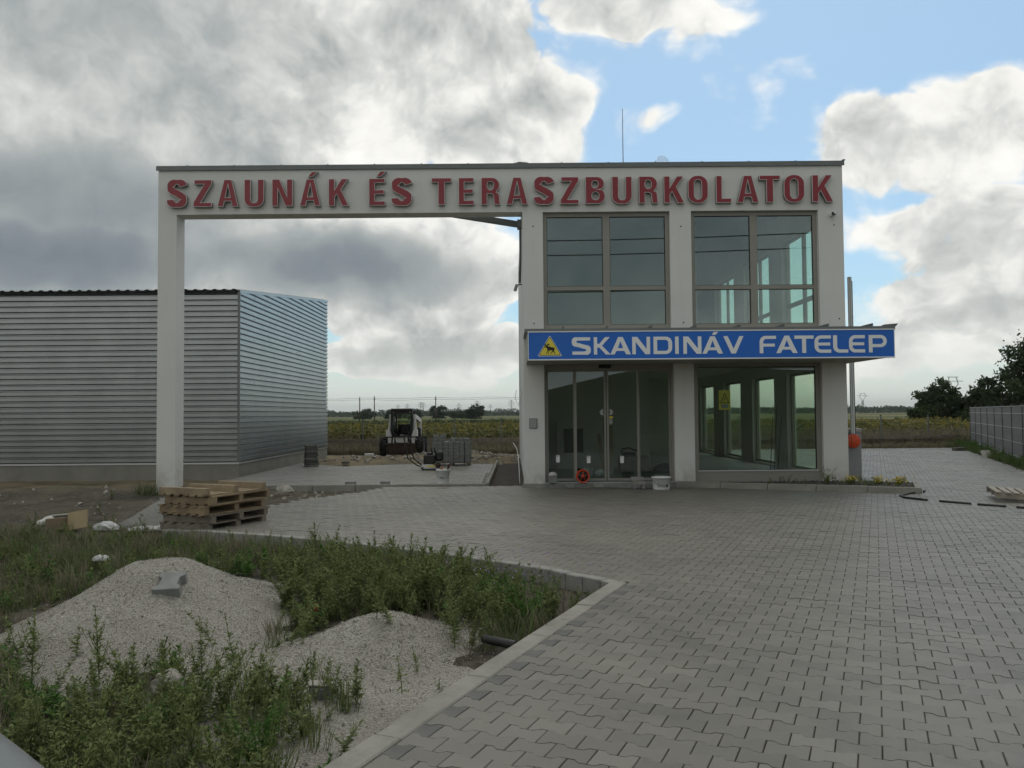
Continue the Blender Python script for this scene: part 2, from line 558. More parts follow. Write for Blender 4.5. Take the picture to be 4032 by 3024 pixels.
M['wire'] = mat('cable', (0.03, 0.03, 0.03), 0.7)
M['screen'] = mat('fence_grey', (0.115, 0.12, 0.12), 0.6, metal=0.1, var=0.06, vscale=2)
M['screen2'] = mat('fence_slat', (0.15, 0.155, 0.155), 0.7, var=0.05, vscale=2)
M['bark'] = mat('bark', (0.07, 0.055, 0.04), 0.95, var=0.3, vscale=6)


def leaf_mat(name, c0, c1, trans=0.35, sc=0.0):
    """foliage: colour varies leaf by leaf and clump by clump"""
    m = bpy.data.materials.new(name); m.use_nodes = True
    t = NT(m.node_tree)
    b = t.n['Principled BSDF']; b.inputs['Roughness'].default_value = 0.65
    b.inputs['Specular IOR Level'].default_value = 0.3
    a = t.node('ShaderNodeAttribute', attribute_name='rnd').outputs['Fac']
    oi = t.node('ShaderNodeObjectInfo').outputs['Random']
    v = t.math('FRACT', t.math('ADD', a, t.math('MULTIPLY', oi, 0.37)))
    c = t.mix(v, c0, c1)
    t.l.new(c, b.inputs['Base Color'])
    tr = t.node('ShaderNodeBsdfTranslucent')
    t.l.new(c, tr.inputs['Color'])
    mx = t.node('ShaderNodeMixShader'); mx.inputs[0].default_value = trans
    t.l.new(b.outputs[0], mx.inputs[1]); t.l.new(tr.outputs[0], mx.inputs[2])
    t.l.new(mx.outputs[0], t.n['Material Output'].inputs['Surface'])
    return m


M['leaf_tree'] = leaf_mat('tree_leaf', (0.024, 0.044, 0.018), (0.062, 0.098, 0.038))
M['leaf_far'] = leaf_mat('far_leaf', (0.026, 0.042, 0.022), (0.052, 0.075, 0.036))
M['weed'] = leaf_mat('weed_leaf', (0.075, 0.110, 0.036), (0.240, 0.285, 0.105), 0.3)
M['weedlush'] = leaf_mat('lush_weed_leaf', (0.050, 0.120, 0.022), (0.125, 0.240, 0.055), 0.35)
M['dryweed'] = leaf_mat('withered_weed', (0.075, 0.055, 0.032), (0.17, 0.135, 0.075), 0.2)
M['dry'] = leaf_mat('dry_grass', (0.13, 0.115, 0.075), (0.29, 0.26, 0.175), 0.3)
M['grass'] = leaf_mat('grass_blade', (0.075, 0.11, 0.04), (0.17, 0.205, 0.085), 0.3)
M['sunleaf'] = leaf_mat('sunflower_leaf', (0.090, 0.105, 0.030), (0.215, 0.205, 0.075), 0.35)
M['sunhead'] = leaf_mat('sunflower_head', (0.20, 0.16, 0.03), (0.40, 0.32, 0.06), 0.3)
M['petal'] = leaf_mat('yellow_petal', (0.55, 0.42, 0.03), (0.75, 0.6, 0.10), 0.3)
M['lilac'] = leaf_mat('lilac_petal', (0.32, 0.22, 0.45), (0.48, 0.36, 0.60), 0.3)


def glass_mat(name, tint, f0=0.05, rough=0.0):
    """coated window pane: tinted see-through plus a mirror that grows towards grazing angles"""
    m = bpy.data.materials.new(name); m.use_nodes = True
    t = NT(m.node_tree); t.n.remove(t.n['Principled BSDF'])
    tr = t.node('ShaderNodeBsdfTransparent'); tr.inputs[0].default_value = (*tint, 1)
    gl = t.node('ShaderNodeBsdfGlossy'); gl.inputs['Roughness'].default_value = rough
    gl.inputs['Color'].default_value = (0.86, 0.96, 1.0, 1)
    lw = t.node('ShaderNodeLayerWeight'); lw.inputs['Blend'].default_value = 0.5
    f = t.math('MULTIPLY_ADD', t.math('POWER', lw.outputs['Facing'], 5.0), 1.0 - f0, f0)
    mx = t.node('ShaderNodeMixShader')
    t.l.new(f, mx.inputs[0]); t.l.new(tr.outputs[0], mx.inputs[1]); t.l.new(gl.outputs[0], mx.inputs[2])
    t.l.new(mx.outputs[0], t.n['Material Output'].inputs['Surface'])
    return m


M['glass'] = glass_mat('coated_glass', (0.86, 0.93, 0.88), 0.14)
M['glassdoor'] = glass_mat('door_glass', (0.86, 0.91, 0.89), 0.055)
M['glassside'] = glass_mat('side_glass', (0.90, 0.96, 0.85), 0.03)


def paver_mat():
    m = bpy.data.materials.new('paver_concrete'); m.use_nodes = True
    t = NT(m.node_tree); b = t.n['Principled BSDF']
    b.inputs['Roughness'].default_value = 0.52
    geo = t.node('ShaderNodeNewGeometry').outputs['Position']
    a = t.node('ShaderNodeAttribute', attribute_name='rnd').outputs['Fac']
    oi = t.node('ShaderNodeObjectInfo').outputs['Random']
    v = t.math('FRACT', t.math('ADD', a, oi))
    c = t.ramp(v, [(0.0, (0.138, 0.130, 0.110)), (0.35, (0.160, 0.151, 0.129)), (0.7, (0.174, 0.163, 0.139)), (0.93, (0.186, 0.175, 0.150)), (1.0, (0.208, 0.195, 0.167))])
    st = t.smooth(t.noise(geo, 0.55, 6.0, 0.65), 0.40, 0.68)
    c = t.mix(t.math('MULTIPLY', st, 0.45), c, (0.245, 0.230, 0.192))
    for rad in (11.3, 12.85, 15.6, 17.1):                      # faint tyre tracks swinging into the gate
        ln = t.node('ShaderNodeVectorMath', operation='LENGTH'); t.l.new(t.vmath('MULTIPLY', t.vmath('SUBTRACT', geo, (-9.5, 2.0, 0.0)), (1.0, 1.0, 0.0)), ln.inputs[0])
        tk = t.smooth(t.math('ABSOLUTE', t.math('SUBTRACT', ln.outputs['Value'], rad)), 0.13, 0.05, 0.0, 0.22)
        c = t.mix(t.math('MULTIPLY', tk, t.smooth(t.noise(geo, 0.9, 3.0, 0.6), 0.35, 0.6)), c, (0.085, 0.08, 0.068))
    st2 = t.smooth(t.noise(geo, 1.3, 6.0, 0.7), 0.56, 0.74)
    c = t.mix(t.math('MULTIPLY', st2, 0.65), c, (0.078, 0.075, 0.064))
    gr = t.noise(geo, 260.0, 2.0, 0.6)
    c = t.mix(t.smooth(gr, 0.35, 0.7, 0.0, 0.22), c, (0.07, 0.07, 0.062))
    t.l.new(c, b.inputs['Base Color'])
    bp = t.node('ShaderNodeBump'); bp.inputs['Strength'].default_value = 0.25; bp.inputs['Distance'].default_value = 0.004
    t.l.new(t.noise(geo, 90.0, 4.0, 0.65), bp.inputs['Height'])
    t.l.new(bp.outputs[0], b.inputs['Normal'])
    return m


M['paver'] = paver_mat()
M['paverdark'] = mat('dark_paver_concrete', (0.105, 0.104, 0.095), 0.6, var=0.15, vscale=6, bump=0.25, bscale=90)
M['joint'] = mat('joint_sand', (0.085, 0.078, 0.063), 1.0, var=0.6, vscale=3, bump=0.4, bscale=80)


def ground_mat():
    """earth by the site, stubble and green fields further out"""
    m = bpy.data.materials.new('site_earth'); m.use_nodes = True
    t = NT(m.node_tree); b = t.n['Principled BSDF']; b.inputs['Roughness'].default_value = 1.0
    b.inputs['Specular IOR Level'].default_value = 0.2
    geo = t.node('ShaderNodeNewGeometry').outputs['Position']
    s = t.node('ShaderNodeSeparateXYZ'); t.l.new(geo, s.inputs[0])
    n1 = t.noise(geo, 0.9, 6.0, 0.65); n2 = t.noise(geo, 9.0, 5.0, 0.65)
    c = t.mix(t.smooth(n1, 0.38, 0.62), (0.052, 0.047, 0.037), (0.098, 0.087, 0.065))
    c = t.mix(t.smooth(n2, 0.42, 0.72, 0.0, 0.7), c, (0.14, 0.128, 0.10))
    # yellow sand behind the yard
    sand = t.math('MULTIPLY', t.smooth(s.outputs[1], 17.0, 20.0), t.smooth(s.outputs[1], 36.0, 33.0))
    c = t.mix(t.math('MULTIPLY', sand, t.smooth(n1, 0.36, 0.6, 0.3, 0.85)), c, (0.25, 0.205, 0.13))
    # strips of farmland
    mp = t.vmath('MULTIPLY', geo, (0.0009, 0.006, 0.0))
    fld = t.noise(mp, 1.6, 2.0, 0.5)
    fc = t.ramp(fld, [(0.30, (0.055, 0.082, 0.026)), (0.45, (0.10, 0.115, 0.035)), (0.52, (0.19, 0.165, 0.085)), (0.62, (0.075, 0.095, 0.03)), (0.75, (0.15, 0.14, 0.06))], 'CONSTANT')
    c = t.mix(t.smooth(s.outputs[1], 37.0, 44.0), c, fc)
    t.l.new(c, b.inputs['Base Color'])
    bp = t.node('ShaderNodeBump'); bp.inputs['Strength'].default_value = 0.6; bp.inputs['Distance'].default_value = 0.05
    t.l.new(t.noise(geo, 12.0, 6.0, 0.7), bp.inputs['Height'])
    t.l.new(bp.outputs[0], b.inputs['Normal'])
    return m


M['ground'] = ground_mat()


def gravel_mat(name, tint=(1, 1, 1), k=1.0):
    m = bpy.data.materials.new(name); m.use_nodes = True
    t = NT(m.node_tree); b = t.n['Principled BSDF']; b.inputs['Roughness'].default_value = 0.95
    geo = t.node('ShaderNodeNewGeometry').outputs['Position']
    a = t.node('ShaderNodeAttribute', attribute_name='rnd').outputs['Fac']
    vo = t.node('ShaderNodeTexVoronoi', voronoi_dimensions='3D'); vo.inputs['Scale'].default_value = 110
    t.l.new(geo, vo.inputs['Vector'])
    sp = t.node('ShaderNodeSeparateColor'); t.l.new(vo.outputs['Color'], sp.inputs[0])
    v = t.math('FRACT', t.math('ADD', sp.outputs[0], a))
    q = lambda r, g, bb: (r * tint[0] * k, g * tint[1] * k, bb * tint[2] * k)
    c = t.ramp(v, [(0.0, q(.20, .185, .155)), (0.2, q(.30, .285, .25)), (0.55, q(.36, .34, .30)), (0.85, q(.42, .40, .36)), (1.0, q(.54, .52, .48))])
    big = t.smooth(t.noise(geo, 2.2, 4.0, 0.6), 0.35, 0.7, 0.0, 0.3)
    c = t.mix(big, c, q(.22, .20, .165))
    t.l.new(c, b.inputs['Base Color'])
    bp = t.node('ShaderNodeBump'); bp.inputs['Strength'].default_value = 0.8; bp.inputs['Distance'].default_value = 0.01
    bp.invert = True
    t.l.new(vo.outputs['Distance'], bp.inputs['Height'])
    t.l.new(bp.outputs[0], b.inputs['Normal'])
    return m


M['gravel'] = gravel_mat('pale_gravel', (0.98, 0.985, 0.965), 0.92)
M['gravelgrey'] = gravel_mat('grey_gravel', (0.92, 0.97, 1.0), 0.72)


# ================================================================ the ground
YAW = R(23.7)                                   # the paving is laid askew to the building
GU = np.array([math.cos(YAW), -math.sin(YAW)])  # along the rows
GV = np.array([math.sin(YAW), math.cos(YAW)])   # along the kerb, away from the camera

KERB_OUT = [(-3.70, -3.20), (1.034, 7.613)]                      # paving side of the flush kerb
FLARE = [(1.034, 7.613), (0.29, 8.46), (-0.75, 9.36), (-2.35, 10.45), (-4.05, 11.28), (-4.75, 11.42)]
BED = [(-3.9, -3.1), (0.80, 7.52), (0.13, 8.30), (-0.88, 9.20), (-2.45, 10.26), (-4.1, 11.05), (-5.0, 11.25),
       (-12, 11.4), (-14, 4), (-9, -3.1)]
YARD = [(-3.70, -3.20), (1.034, 7.613), (0.29, 8.46), (-0.75, 9.36), (-2.35, 10.45), (-4.05, 11.28), (-4.75, 11.42),
        (-4.35, 13.9), (-3.95, 15.3), (-3.1, 16.75), (-2.75, 17.92), (0.22, 17.92), (0.22, 17.35), (3.43, 17.31), (7.55, 15.62), (8.25, 17.1),
        (7.3, 17.6), (7.3, 34.5), (18.6, 34.5), (13.27, 21.57), (3.03, -3.2)]
BACK = [(-6.2, 18.12), (-0.62, 18.12), (-0.58, 25.6), (-2.0, 26.3), (-4.0, 25.9), (-5.2, 25.2), (-6.9, 27.0), (-6.9, 20.2)]


def heap(x, y, cx, cy, rx, ry, h, rot=0.0, pw=1.0):
    c, s = math.cos(rot), math.sin(rot)
    u = ((x - cx) * c + (y - cy) * s) / rx; v = (-(x - cx) * s + (y - cy) * c) / ry
    q = np.sqrt(u * u + v * v)
    return h * np.clip(1 - q, 0, 1) ** pw * (1 + 0.0 * q)


def ground_z(x, y):
    """surface of the earth around the paving"""
    x = np.asarray(x, float); y = np.asarray(y, float)
    z = np.full(np.broadcast(x, y).shape, -0.11)
    near = np.clip((46 - np.hypot(x, y)) / 10, 0, 1)
    z = z + near * (0.09 * (fbm(x * 0.9, y * 0.9, 3, 4) - 0.47) + 0.05 * (fbm(x * 3.3, y * 3.3, 9, 3) - 0.45))
    bed = in_poly(x, y, [(-5, -4), (1.0, 7.5), (0.3, 8.4), (-0.8, 9.3), (-2.4, 10.4), (-4.1, 11.2), (-5, 11.5), (-13, 12), (-13, -4)])
    z = z - 0.02 * bed
    # trodden spoil between the bed and the hall
    z = z + heap(x, y, -9.6, 17.9, 5.0, 1.2, 0.16, 0.1, 0.7) * (0.6 + 0.8 * fbm(x * 1.6, y * 1.6, 21, 3))
    z = z + heap(x, y, -7.4, 14.2, 2.2, 1.0, 0.12, 0.2, 0.8) + heap(x, y, -10.5, 13.8, 2.6, 1.2, 0.18, -0.1, 0.8)
    # sand behind the back yard
    z = z + heap(x, y, -3.6, 29.5, 4.6, 3.2, 0.16, 0, 0.6) + heap(x, y, -5.4, 27.2, 1.8, 1.1, 0.10, 0, 0.7)
    z = z + heap(x, y, -1.9, 29.8, 2.3, 1.2, 0.22, 0, 0.8)
    z = z + heap(x, y, -6.2, 18.6, 2.4, 1.3, 0.10, 0, 0.6)
    # earth never stands above the paving
    pav = in_poly(x, y, YARD) | in_poly(x, y, BACK)
    z = np.where(pav, -0.16, z)
    return z


def build_ground():
    def axis(lo, hi, step, far):
        a = list(np.arange(lo, hi + 1e-6, step))
        out = [lo]; s = step
        while out[-1] > -far: s *= 1.5; out.append(out[-1] - s)
        out2 = [hi]; s = step
        while out2[-1] < far: s *= 1.5; out2.append(out2[-1] + s)
        return np.array(sorted(set(np.round(out + a + out2, 4))))
    xs = axis(-15.0, 3.0, 0.13, 9000); ys = axis(1.5, 33.0, 0.13, 9000)
    X, Y = np.meshgrid(xs, ys)
    Z = ground_z(X, Y)
    V = np.stack([X.ravel(), Y.ravel(), Z.ravel()], -1)
    nx, ny = len(xs), len(ys)
    i = np.arange(nx - 1)[None, :] + nx * np.arange(ny - 1)[:, None]
    q = np.stack([i, i + 1, i + nx + 1, i + nx], -1).reshape(-1, 4)
    o = np_mesh('ground', V, q.ravel(), np.full(len(q), 4), M['ground'], smooth=True)
    setp(o, 'bare brown earth with rubble running out to farmland', 'ground', kind='structure')


build_ground()

# ---------------------------------------------------------------- paving: every stone a solid, joints recessed
def paver_template(dx=0.0):
    a, b, c = 0.0977, 0.0823, 0.0557
    out = [(-a, -b), (-0.062, -b), (-0.038, -c), (0.038, -c), (0.062, -b), (a, -b), (a, b), (0.062, b), (0.038, c), (-0.038, c), (-0.062, b), (-a, b)]
    out = np.array(out)
    sc = np.array([(a - 0.0030) / a, 0.0])
    inn = np.stack([out[:, 0] * sc[0], np.sign(out[:, 1]) * (np.abs(out[:, 1]) - 0.0016)], -1)
    V = np.concatenate([np.c_[inn, np.zeros(12)], np.c_[out, np.full(12, -0.004)], np.c_[out, np.full(12, -0.04)]])
    L = list(range(12)); T = [12]
    for r in (0, 12):
        for k in range(12):
            k2 = (k + 1) % 12
            L += [r + k, r + 12 + k, r + 12 + k2, r + k2]; T.append(4)
    return V, np.array(L), np.array(T)


def settle(x, y):
    return 0.016 * (fbm(x * 0.33, y * 0.33, 5, 3) - 0.45) + 0.006 * (vnoise(x * 1.1, y * 1.1, 8) - 0.5)


def in_view(x, y, m=1.2):
    return (np.abs(x) < 0.64 * y + m) & (y > 2.6)


PT = paver_template()
rng = np.random.default_rng(7)


def lay(poly, yaw, ox, oy, margin=0.0):
    gu = np.array([math.cos(yaw), -math.sin(yaw)]); gv = np.array([math.sin(yaw), math.cos(yaw)])
    P = np.array(poly); c = P @ np.stack([gu, gv], 1)
    i0, i1 = int((c[:, 0].min() - ox) / 0.2) - 1, int((c[:, 0].max() - ox) / 0.2) + 1
    j0, j1 = int((c[:, 1].min() - oy) / 0.139) - 1, int((c[:, 1].max() - oy) / 0.139) + 1
    I, J = np.meshgrid(np.arange(i0, i1 + 1), np.arange(j0, j1 + 1))
    I = I.ravel(); J = J.ravel()
    u = ox + I * 0.2 + (J % 2) * 0.1; v = oy + J * 0.139
    x = u * gu[0] + v * gv[0]; y = u * gu[1] + v * gv[1]
    k = in_poly(x, y, poly) & in_view(x, y)
    return x[k], y[k], u[k], v[k]


def build_paving():
    base = MB()
    base.prism(YARD, -0.06, -0.012)
    yard = base.build('paving', M['joint'])
    setp(yard, 'grey interlocking block paving of the forecourt', 'paving', kind='structure')
    u_k = float(np.array(KERB_OUT[1]) @ GU)
    x, y, u, v = lay(YARD, YAW, u_k + 0.006, 0.0)
    n = len(x)
    z = settle(x, y) + rng.normal(0, 0.0011, n)
    dark = (u < u_k + 0.06) & (v < float(np.array(KERB_OUT[1]) @ GV))
    rz = -YAW + rng.normal(0, 0.006, n)
    order = np.argsort(np.hypot(x, y * 0.9))
    own = np.zeros(n, bool); own[order[:300]] = True
    # the 300 nearest stones stand as objects of their own
    me = bpy.data.meshes.new('paver')
    V, L, T = PT
    def share(m_):
        q = bpy.data.meshes.new('paver')
        faces = []; s = 0
        for tt in T: faces.append(list(L[s:s + tt])); s += tt
        q.from_pydata([tuple(p) for p in V], [], faces); q.update(); q.materials.append(m_)
        return q
    mes = {False: share(M['paver']), True: share(M['paverdark'])}
    for k in np.where(own)[0]:
        o = bpy.data.objects.new('paver', mes[bool(dark[k])]); COL.objects.link(o); o.parent = yard
        o.location = (x[k], y[k], z[k])
        o.rotation_euler = (rng.normal(0, 0.006), rng.normal(0, 0.006), rz[k])
    def joined(sel, m_, name, parent):
        idx = np.where(sel)[0]
        Ms = rotz_np(rz[idx])
        tx = rng.normal(0, 0.006, len(idx)); ty = rng.normal(0, 0.006, len(idx))
        Ms[:, 2, 0] += tx; Ms[:, 2, 1] += ty
        A = replicate(PT, Ms, np.stack([x[idx], y[idx], z[idx]], -1))
        o = np_mesh(name, *A, m_, parent, attr=np.repeat(rng.random(len(idx)), 36))
        setp(o, kind='stuff'); return o
    joined(~own & ~dark, M['paver'], 'paver_field', yard)
    if (~own & dark).any():
        joined(~own & dark, M['paverdark'], 'paver_edge_row', yard)
    # back yard, square to the building
    base = MB(); base.prism(BACK, -0.06, -0.016)
    back = base.build('back_yard_paving', M['joint'])
    setp(back, 'freshly laid block paving behind the gate portal', 'paving', kind='structure')
    x, y, u, v = lay(BACK, 0.0, 0.0, 18.2)
    z = settle(x, y) * 0.6 + rng.normal(0, 0.001, len(x)); rz = rng.normal(0, 0.006, len(x))
    A = replicate(PT, rotz_np(rz), np.stack([x, y, z], -1))
    o = np_mesh('paver_field', *A, M['paver'], back, attr=np.repeat(rng.random(len(x)), 36))
    setp(o, kind='stuff')


build_paving()


# ---------------------------------------------------------------- kerbs
def kerb_run(name, label, pts, w, top, depth, m, length=1.0, gap=0.006, side=1, jit=0.0, cat='kerb'):
    """kerb stones along a polyline; width is laid to one side of it"""
    root = thing(name, label, cat, (pts[0][0], pts[0][1], 0))
    rr = random.Random(len(pts) * 31 + int(w * 100))
    for (ax, ay), (bx, by) in zip(pts, pts[1:]):
        L = math.hypot(bx - ax, by - ay); n = max(1, round(L / length)); d = ((bx - ax) / L, (by - ay) / L); nn = (-d[1] * side, d[0] * side)
        for k in range(n):
            s0, s1 = L * k / n + gap / 2, L * (k + 1) / n - gap / 2
            c = ((s0 + s1) / 2)
            cx, cy = ax + d[0] * c + nn[0] * w / 2, ay + d[1] * c + nn[1] * w / 2
            t = MB(); dz = rr.uniform(-jit, jit)
            t.obox((0, 0, 0), (s1 - s0, w, depth), (0, 0, 0), ch=0.008)
            o = t.build('kerb_stone', m, root)
            o.location = (cx - pts[0][0], cy - pts[0][1], top - depth / 2 + dz)
            o.rotation_euler = (rr.uniform(-.008, .008), rr.uniform(-.004, .004), math.atan2(d[1], d[0]))
    return root


kerb_run('flush_kerb', 'long pale flush kerb between paving and weed bed', KERB_OUT, 0.15, 0.008, 0.20, M['kerb'], 1.0, side=1, jit=0.003)
kerb_run('edge_kerb', 'curved edge of small dark blocks round the bare soil corner', FLARE, 0.12, 0.012, 0.22, M['kerb2'], 0.22, side=1, jit=0.005)
kerb_run('yard_kerb', 'low concrete kerb along the front of the back yard', [(-6.2, 18.02), (-0.62, 18.02)], 0.09, 0.045, 0.25, M['kerb'], 1.0, side=1, jit=0.004)
kerb_run('planting_kerb', 'narrow kerb beside the soil strip along the side wall', [(-0.52, 18.1), (-0.46, 26.8)], 0.07, 0.06, 0.25, M['kerb'], 1.0, side=1, jit=0.004)
kerb_run('planter_kerb', 'raised concrete kerb round the flower bed under the shop window',
         [(3.40, 17.36), (7.62, 15.51), (8.30, 17.05)], 0.10, 0.115, 0.30, M['kerb'], 1.0, side=1, jit=0.004)
_c = MB(); _c.prism([(-0.45, 18.12), (0.26, 18.12), (0.26, 26.8), (-0.40, 26.8)], -0.1, -0.045)
setp(_c.build('soil_strip', M['soil']), 'strip of dark bare soil along the side wall', 'soil', kind='structure')
_c = MB(); _c.prism([(3.50, 17.40), (7.66, 15.58), (8.26, 16.98), (7.14, 17.50), (3.6, 17.50)], -0.05, 0.085)
setp(_c.build('flower_bed_soil', M['soil']), 'dark mulch filling the flower bed under the shop window', 'soil', kind='structure')


# ================================================================ shop building with the gate portal
FY = 17.55                       # facade plane
XL, XR, XP = 0.25, 7.10, -7.53   # building left, right, portal left
TOP = 6.86
BACKY = 31.0
bld = thing('shop_building', 'white two-storey shop building with wide gate portal and big windows', 'building', (0.25, FY, 0))


def bpart(name, m, fn, parent=None):
    t = MB(); fn(t)
    return t.build(name, m, parent or bld, world=(parent is None))


WT = 0.36                        # thickness of the facade
# openings of the facade
U1, U2, UZ0, UZ1 = (0.685, 3.395), (3.850, 6.565), 3.355, 5.855
G1, G2, GZ0, GZ1 = (0.685, 3.435), (3.860, 6.575), 0.10, 2.62


def facade(t):
    y0, y1 = FY, FY + WT
    t.box(XL, XR, y0, y1, UZ1, TOP)                       # band that carries the letters
    for a, b in ((XL, U1[0]), (U1[1], U2[0]), (U2[1], XR)):
        t.box(a, b, y0, y1, UZ0, UZ1 - 0.0)
    t.box(XL, XR, y0, y1, GZ1, UZ0)
    for a, b in ((XL, G1[0]), (G1[1], G2[0]), (G2[1], XR)):
        t.box(a, b, y0, y1, 0.0, GZ1)


bpart('front_wall', M['plaster'], facade)
bpart('sill_panel', M['frame'], lambda t: t.box(G2[0] + .002, G2[1] - .002, FY + 0.09, FY + WT - 0.002, 0.0, 0.203))
bpart('gate_beam', M['plaster'], lambda t: t.box(XP, XL - 0.0, FY, FY + 0.44, 5.86, TOP))
bpart('gate_pillar', M['plaster'], lambda t: t.box(XP, -7.135, FY, FY + 0.44, -0.35, 5.86))
# side wall with windows on the yard side, back wall, floors
SW = [(18.35, 20.75), (21.75, 23.75), (24.95, 26.95), (28.3, 30.3)]
SU = [(18.45, 20.95), (22.0, 24.4), (25.5, 27.9)]


def sidewall(t):
    x0, x1 = XR - 0.22, XR
    y = FY + WT
    for a, b in SW:
        t.box(x0, x1, y, a, 0.0, 2.95); t.box(x0, x1, a, b, 2.50, 2.95); t.box(x0, x1, a, b, 0.0, 0.16); y = b
    t.box(x0, x1, y, BACKY, 0.0, 2.95)
    y = FY + WT
    for a, b in SU:
        t.box(x0, x1, y, a, 2.95, TOP); t.box(x0, x1, a, b, 5.85, TOP); t.box(x0, x1, a, b, 2.95, 3.45); y = b
    t.box(x0, x1, y, BACKY, 2.95, TOP)


bpart('side_wall', M['plaster'], sidewall)
bpart('rear_wall', M['inside'], lambda t: t.box(XL + 0.1, XR - 0.222, BACKY - 0.3, BACKY, 0.0, TOP - 0.02))
bpart('inner_wall', M['inside'], lambda t: t.box(XL + 0.06, XL + 0.25, FY + WT, BACKY - 0.302, 0.0, TOP - 0.02))
bpart('partition', M['inside'], lambda t: (t.box(XL + 0.252, 3.62, 21.9, 22.05, 0.104, 2.95), t.box(XL + 0.252, 5.0, 22.2, 22.35, 3.104, 6.55)))
bpart('ground_floor', M['floor'], lambda t: t.box(XL + 0.252, XR - 0.222, FY + WT + 0.002, BACKY - 0.302, 0.0, 0.10))
bpart('upper_floor', M['inside'], lambda t: t.box(XL + 0.252, XR - 0.222, FY + WT + 0.002, BACKY - 0.302, 2.80, 3.10))
bpart('roof', M['flash'], lambda t: t.box(XL + 0.02, XR - 0.02, FY + WT + 0.002, BACKY - 0.02, TOP - 0.30, TOP - 0.12))


def cladding(t):
    """ribbed side cladding facing the gate"""
    y = FY + WT; p = 0.20; k = 0
    pts = []
    while y < BACKY:
        pts += [(XL + 0.05, y), (XL + 0.05, y + 0.11), (XL + 0.015, y + 0.135), (XL + 0.015, y + 0.175)]; y += p
    vs = []; fs = []
    for a, b in pts:
        vs += [(a, b, 0.0), (a, b, TOP - 0.03)]
    for i in range(len(pts) - 1):
        fs.append((2 * i, 2 * i + 2, 2 * i + 3, 2 * i + 1))
    t.add(vs, fs)
    t.box(XL - 0.012, XL + 0.012, FY + WT - 0.01, FY + WT + 0.07, 0.02, 5.86)


bpart('side_cladding', M['cladding'], cladding)


def caps(t):
    z0, z1 = TOP, TOP + 0.045
    t.box(XP - 0.035, XR + 0.035, FY - 0.035, FY + 0.48, z0, z1)
    t.box(XP - 0.037, XR + 0.037, FY - 0.037, FY - 0.02, z0 - 0.055, z1 - 0.003)
    t.box(XR - 0.33, XR + 0.036, FY + 0.481, BACKY, z0, z1 - 0.002)
    for x in np.arange(-6.9, 7.0, 1.0):                     # standing seams
        t.box(x - 0.012, x + 0.012, FY - 0.04, FY + 0.47, z1, z1 + 0.012)


cap = bpart('parapet_cap', M['flash'], caps)
_t = MB(); _t.prism([(XR - 0.02, TOP + 0.046), (XR + 0.05, TOP + 0.046), (XR + 0.06, TOP + 0.075), (XR + 0.0, TOP + 0.07)], FY - 0.04, FY + 0.1, 'XZ')
_t.build('cap_joint', M['flash'], bld, world=True)
_t = MB(); _t.prism([(0.10, TOP + 0.046), (0.40, TOP + 0.046), (0.36, TOP + 0.062), (0.18, TOP + 0.078)], FY - 0.03, FY + 0.3, 'XZ')
_t.build('cap_joint', M['flash'], bld, world=True)


def window(x0, x1, z0, z1, y, vbars, hbars, fw=0.085, gm='glass', name='window', sill=True, split=True, dep=0.09):
    """frame with bars; every pane its own piece"""
    t = MB()
    t.box(x0, x1, y, y + dep, z1 - fw, z1); t.box(x0, x1, y, y + dep, z0, z0 + fw)
    t.box(x0, x0 + fw, y, y + dep, z0 + fw, z1 - fw); t.box(x1 - fw, x1, y, y + dep, z0 + fw, z1 - fw)
    for v, w in vbars:
        t.box(v - w / 2, v + w / 2, y + 0.002, y + dep - 0.002, z0 + fw, z1 - fw)
    xs = [x0 + fw] + [q for v, w in vbars for q in (v - w / 2, v + w / 2)] + [x1 - fw]
    for hz_, w in hbars:
        for a, b in zip(xs[::2], xs[1::2]):
            t.box(a, b, y + 0.004, y + dep - 0.004, hz_ - w / 2, hz_ + w / 2)
    f = t.build(name, M['frame'], bld, world=True)
    zs = [z0 + fw] + [q for h_, w in hbars for q in (h_ - w / 2, h_ + w / 2)] + [z1 - fw]
    for a, b in zip(xs[::2], xs[1::2]):
        for c, d in zip(zs[::2], zs[1::2]):
            p = MB(); p.box(a, b, y + 0.040, y + 0.052, c, d)
            p.v = [(v[0] - bld.location.x, v[1] - bld.location.y, v[2]) for v in p.v]
            p.build('pane', M[gm], f)
            g = MB()                                         # black glazing gasket
            for bx in ((a, b, d - 0.012, d), (a, b, c, c + 0.010), (a, a + 0.010, c + 0.010, d - 0.012), (b - 0.012, b, c + 0.010, d - 0.012)):
                g.box(bx[0], bx[1], y + 0.025, y + 0.038, bx[2], bx[3])
            g.v = [(v[0] - bld.location.x, v[1] - bld.location.y, v[2]) for v in g.v]
            g.build('gasket', M['black'], f)
    return f


window(U1[0] + 0.002, U1[1] - 0.002, UZ0 + 0.002, UZ1 - 0.002, FY + 0.10, [(2.045, 0.150)], [(4.225, 0.085)])
window(U2[0] + 0.002, U2[1] - 0.002, UZ0 + 0.002, UZ1 - 0.002, FY + 0.10, [(5.205, 0.150)], [(4.225, 0.085)])
window(G2[0] + 0.002, G2[1] - 0.002, 0.205, GZ1 - 0.002, FY + 0.10, [], [], fw=0.10, gm='glassdoor', name='shop_window')
_t = MB(); _t.box(G2[0] + 0.08, G2[1] - 0.08, FY + 0.070, FY + 0.098, 0.300, 0.318)
_t.build('window_drip_rail', M['trim'], bld, world=True)


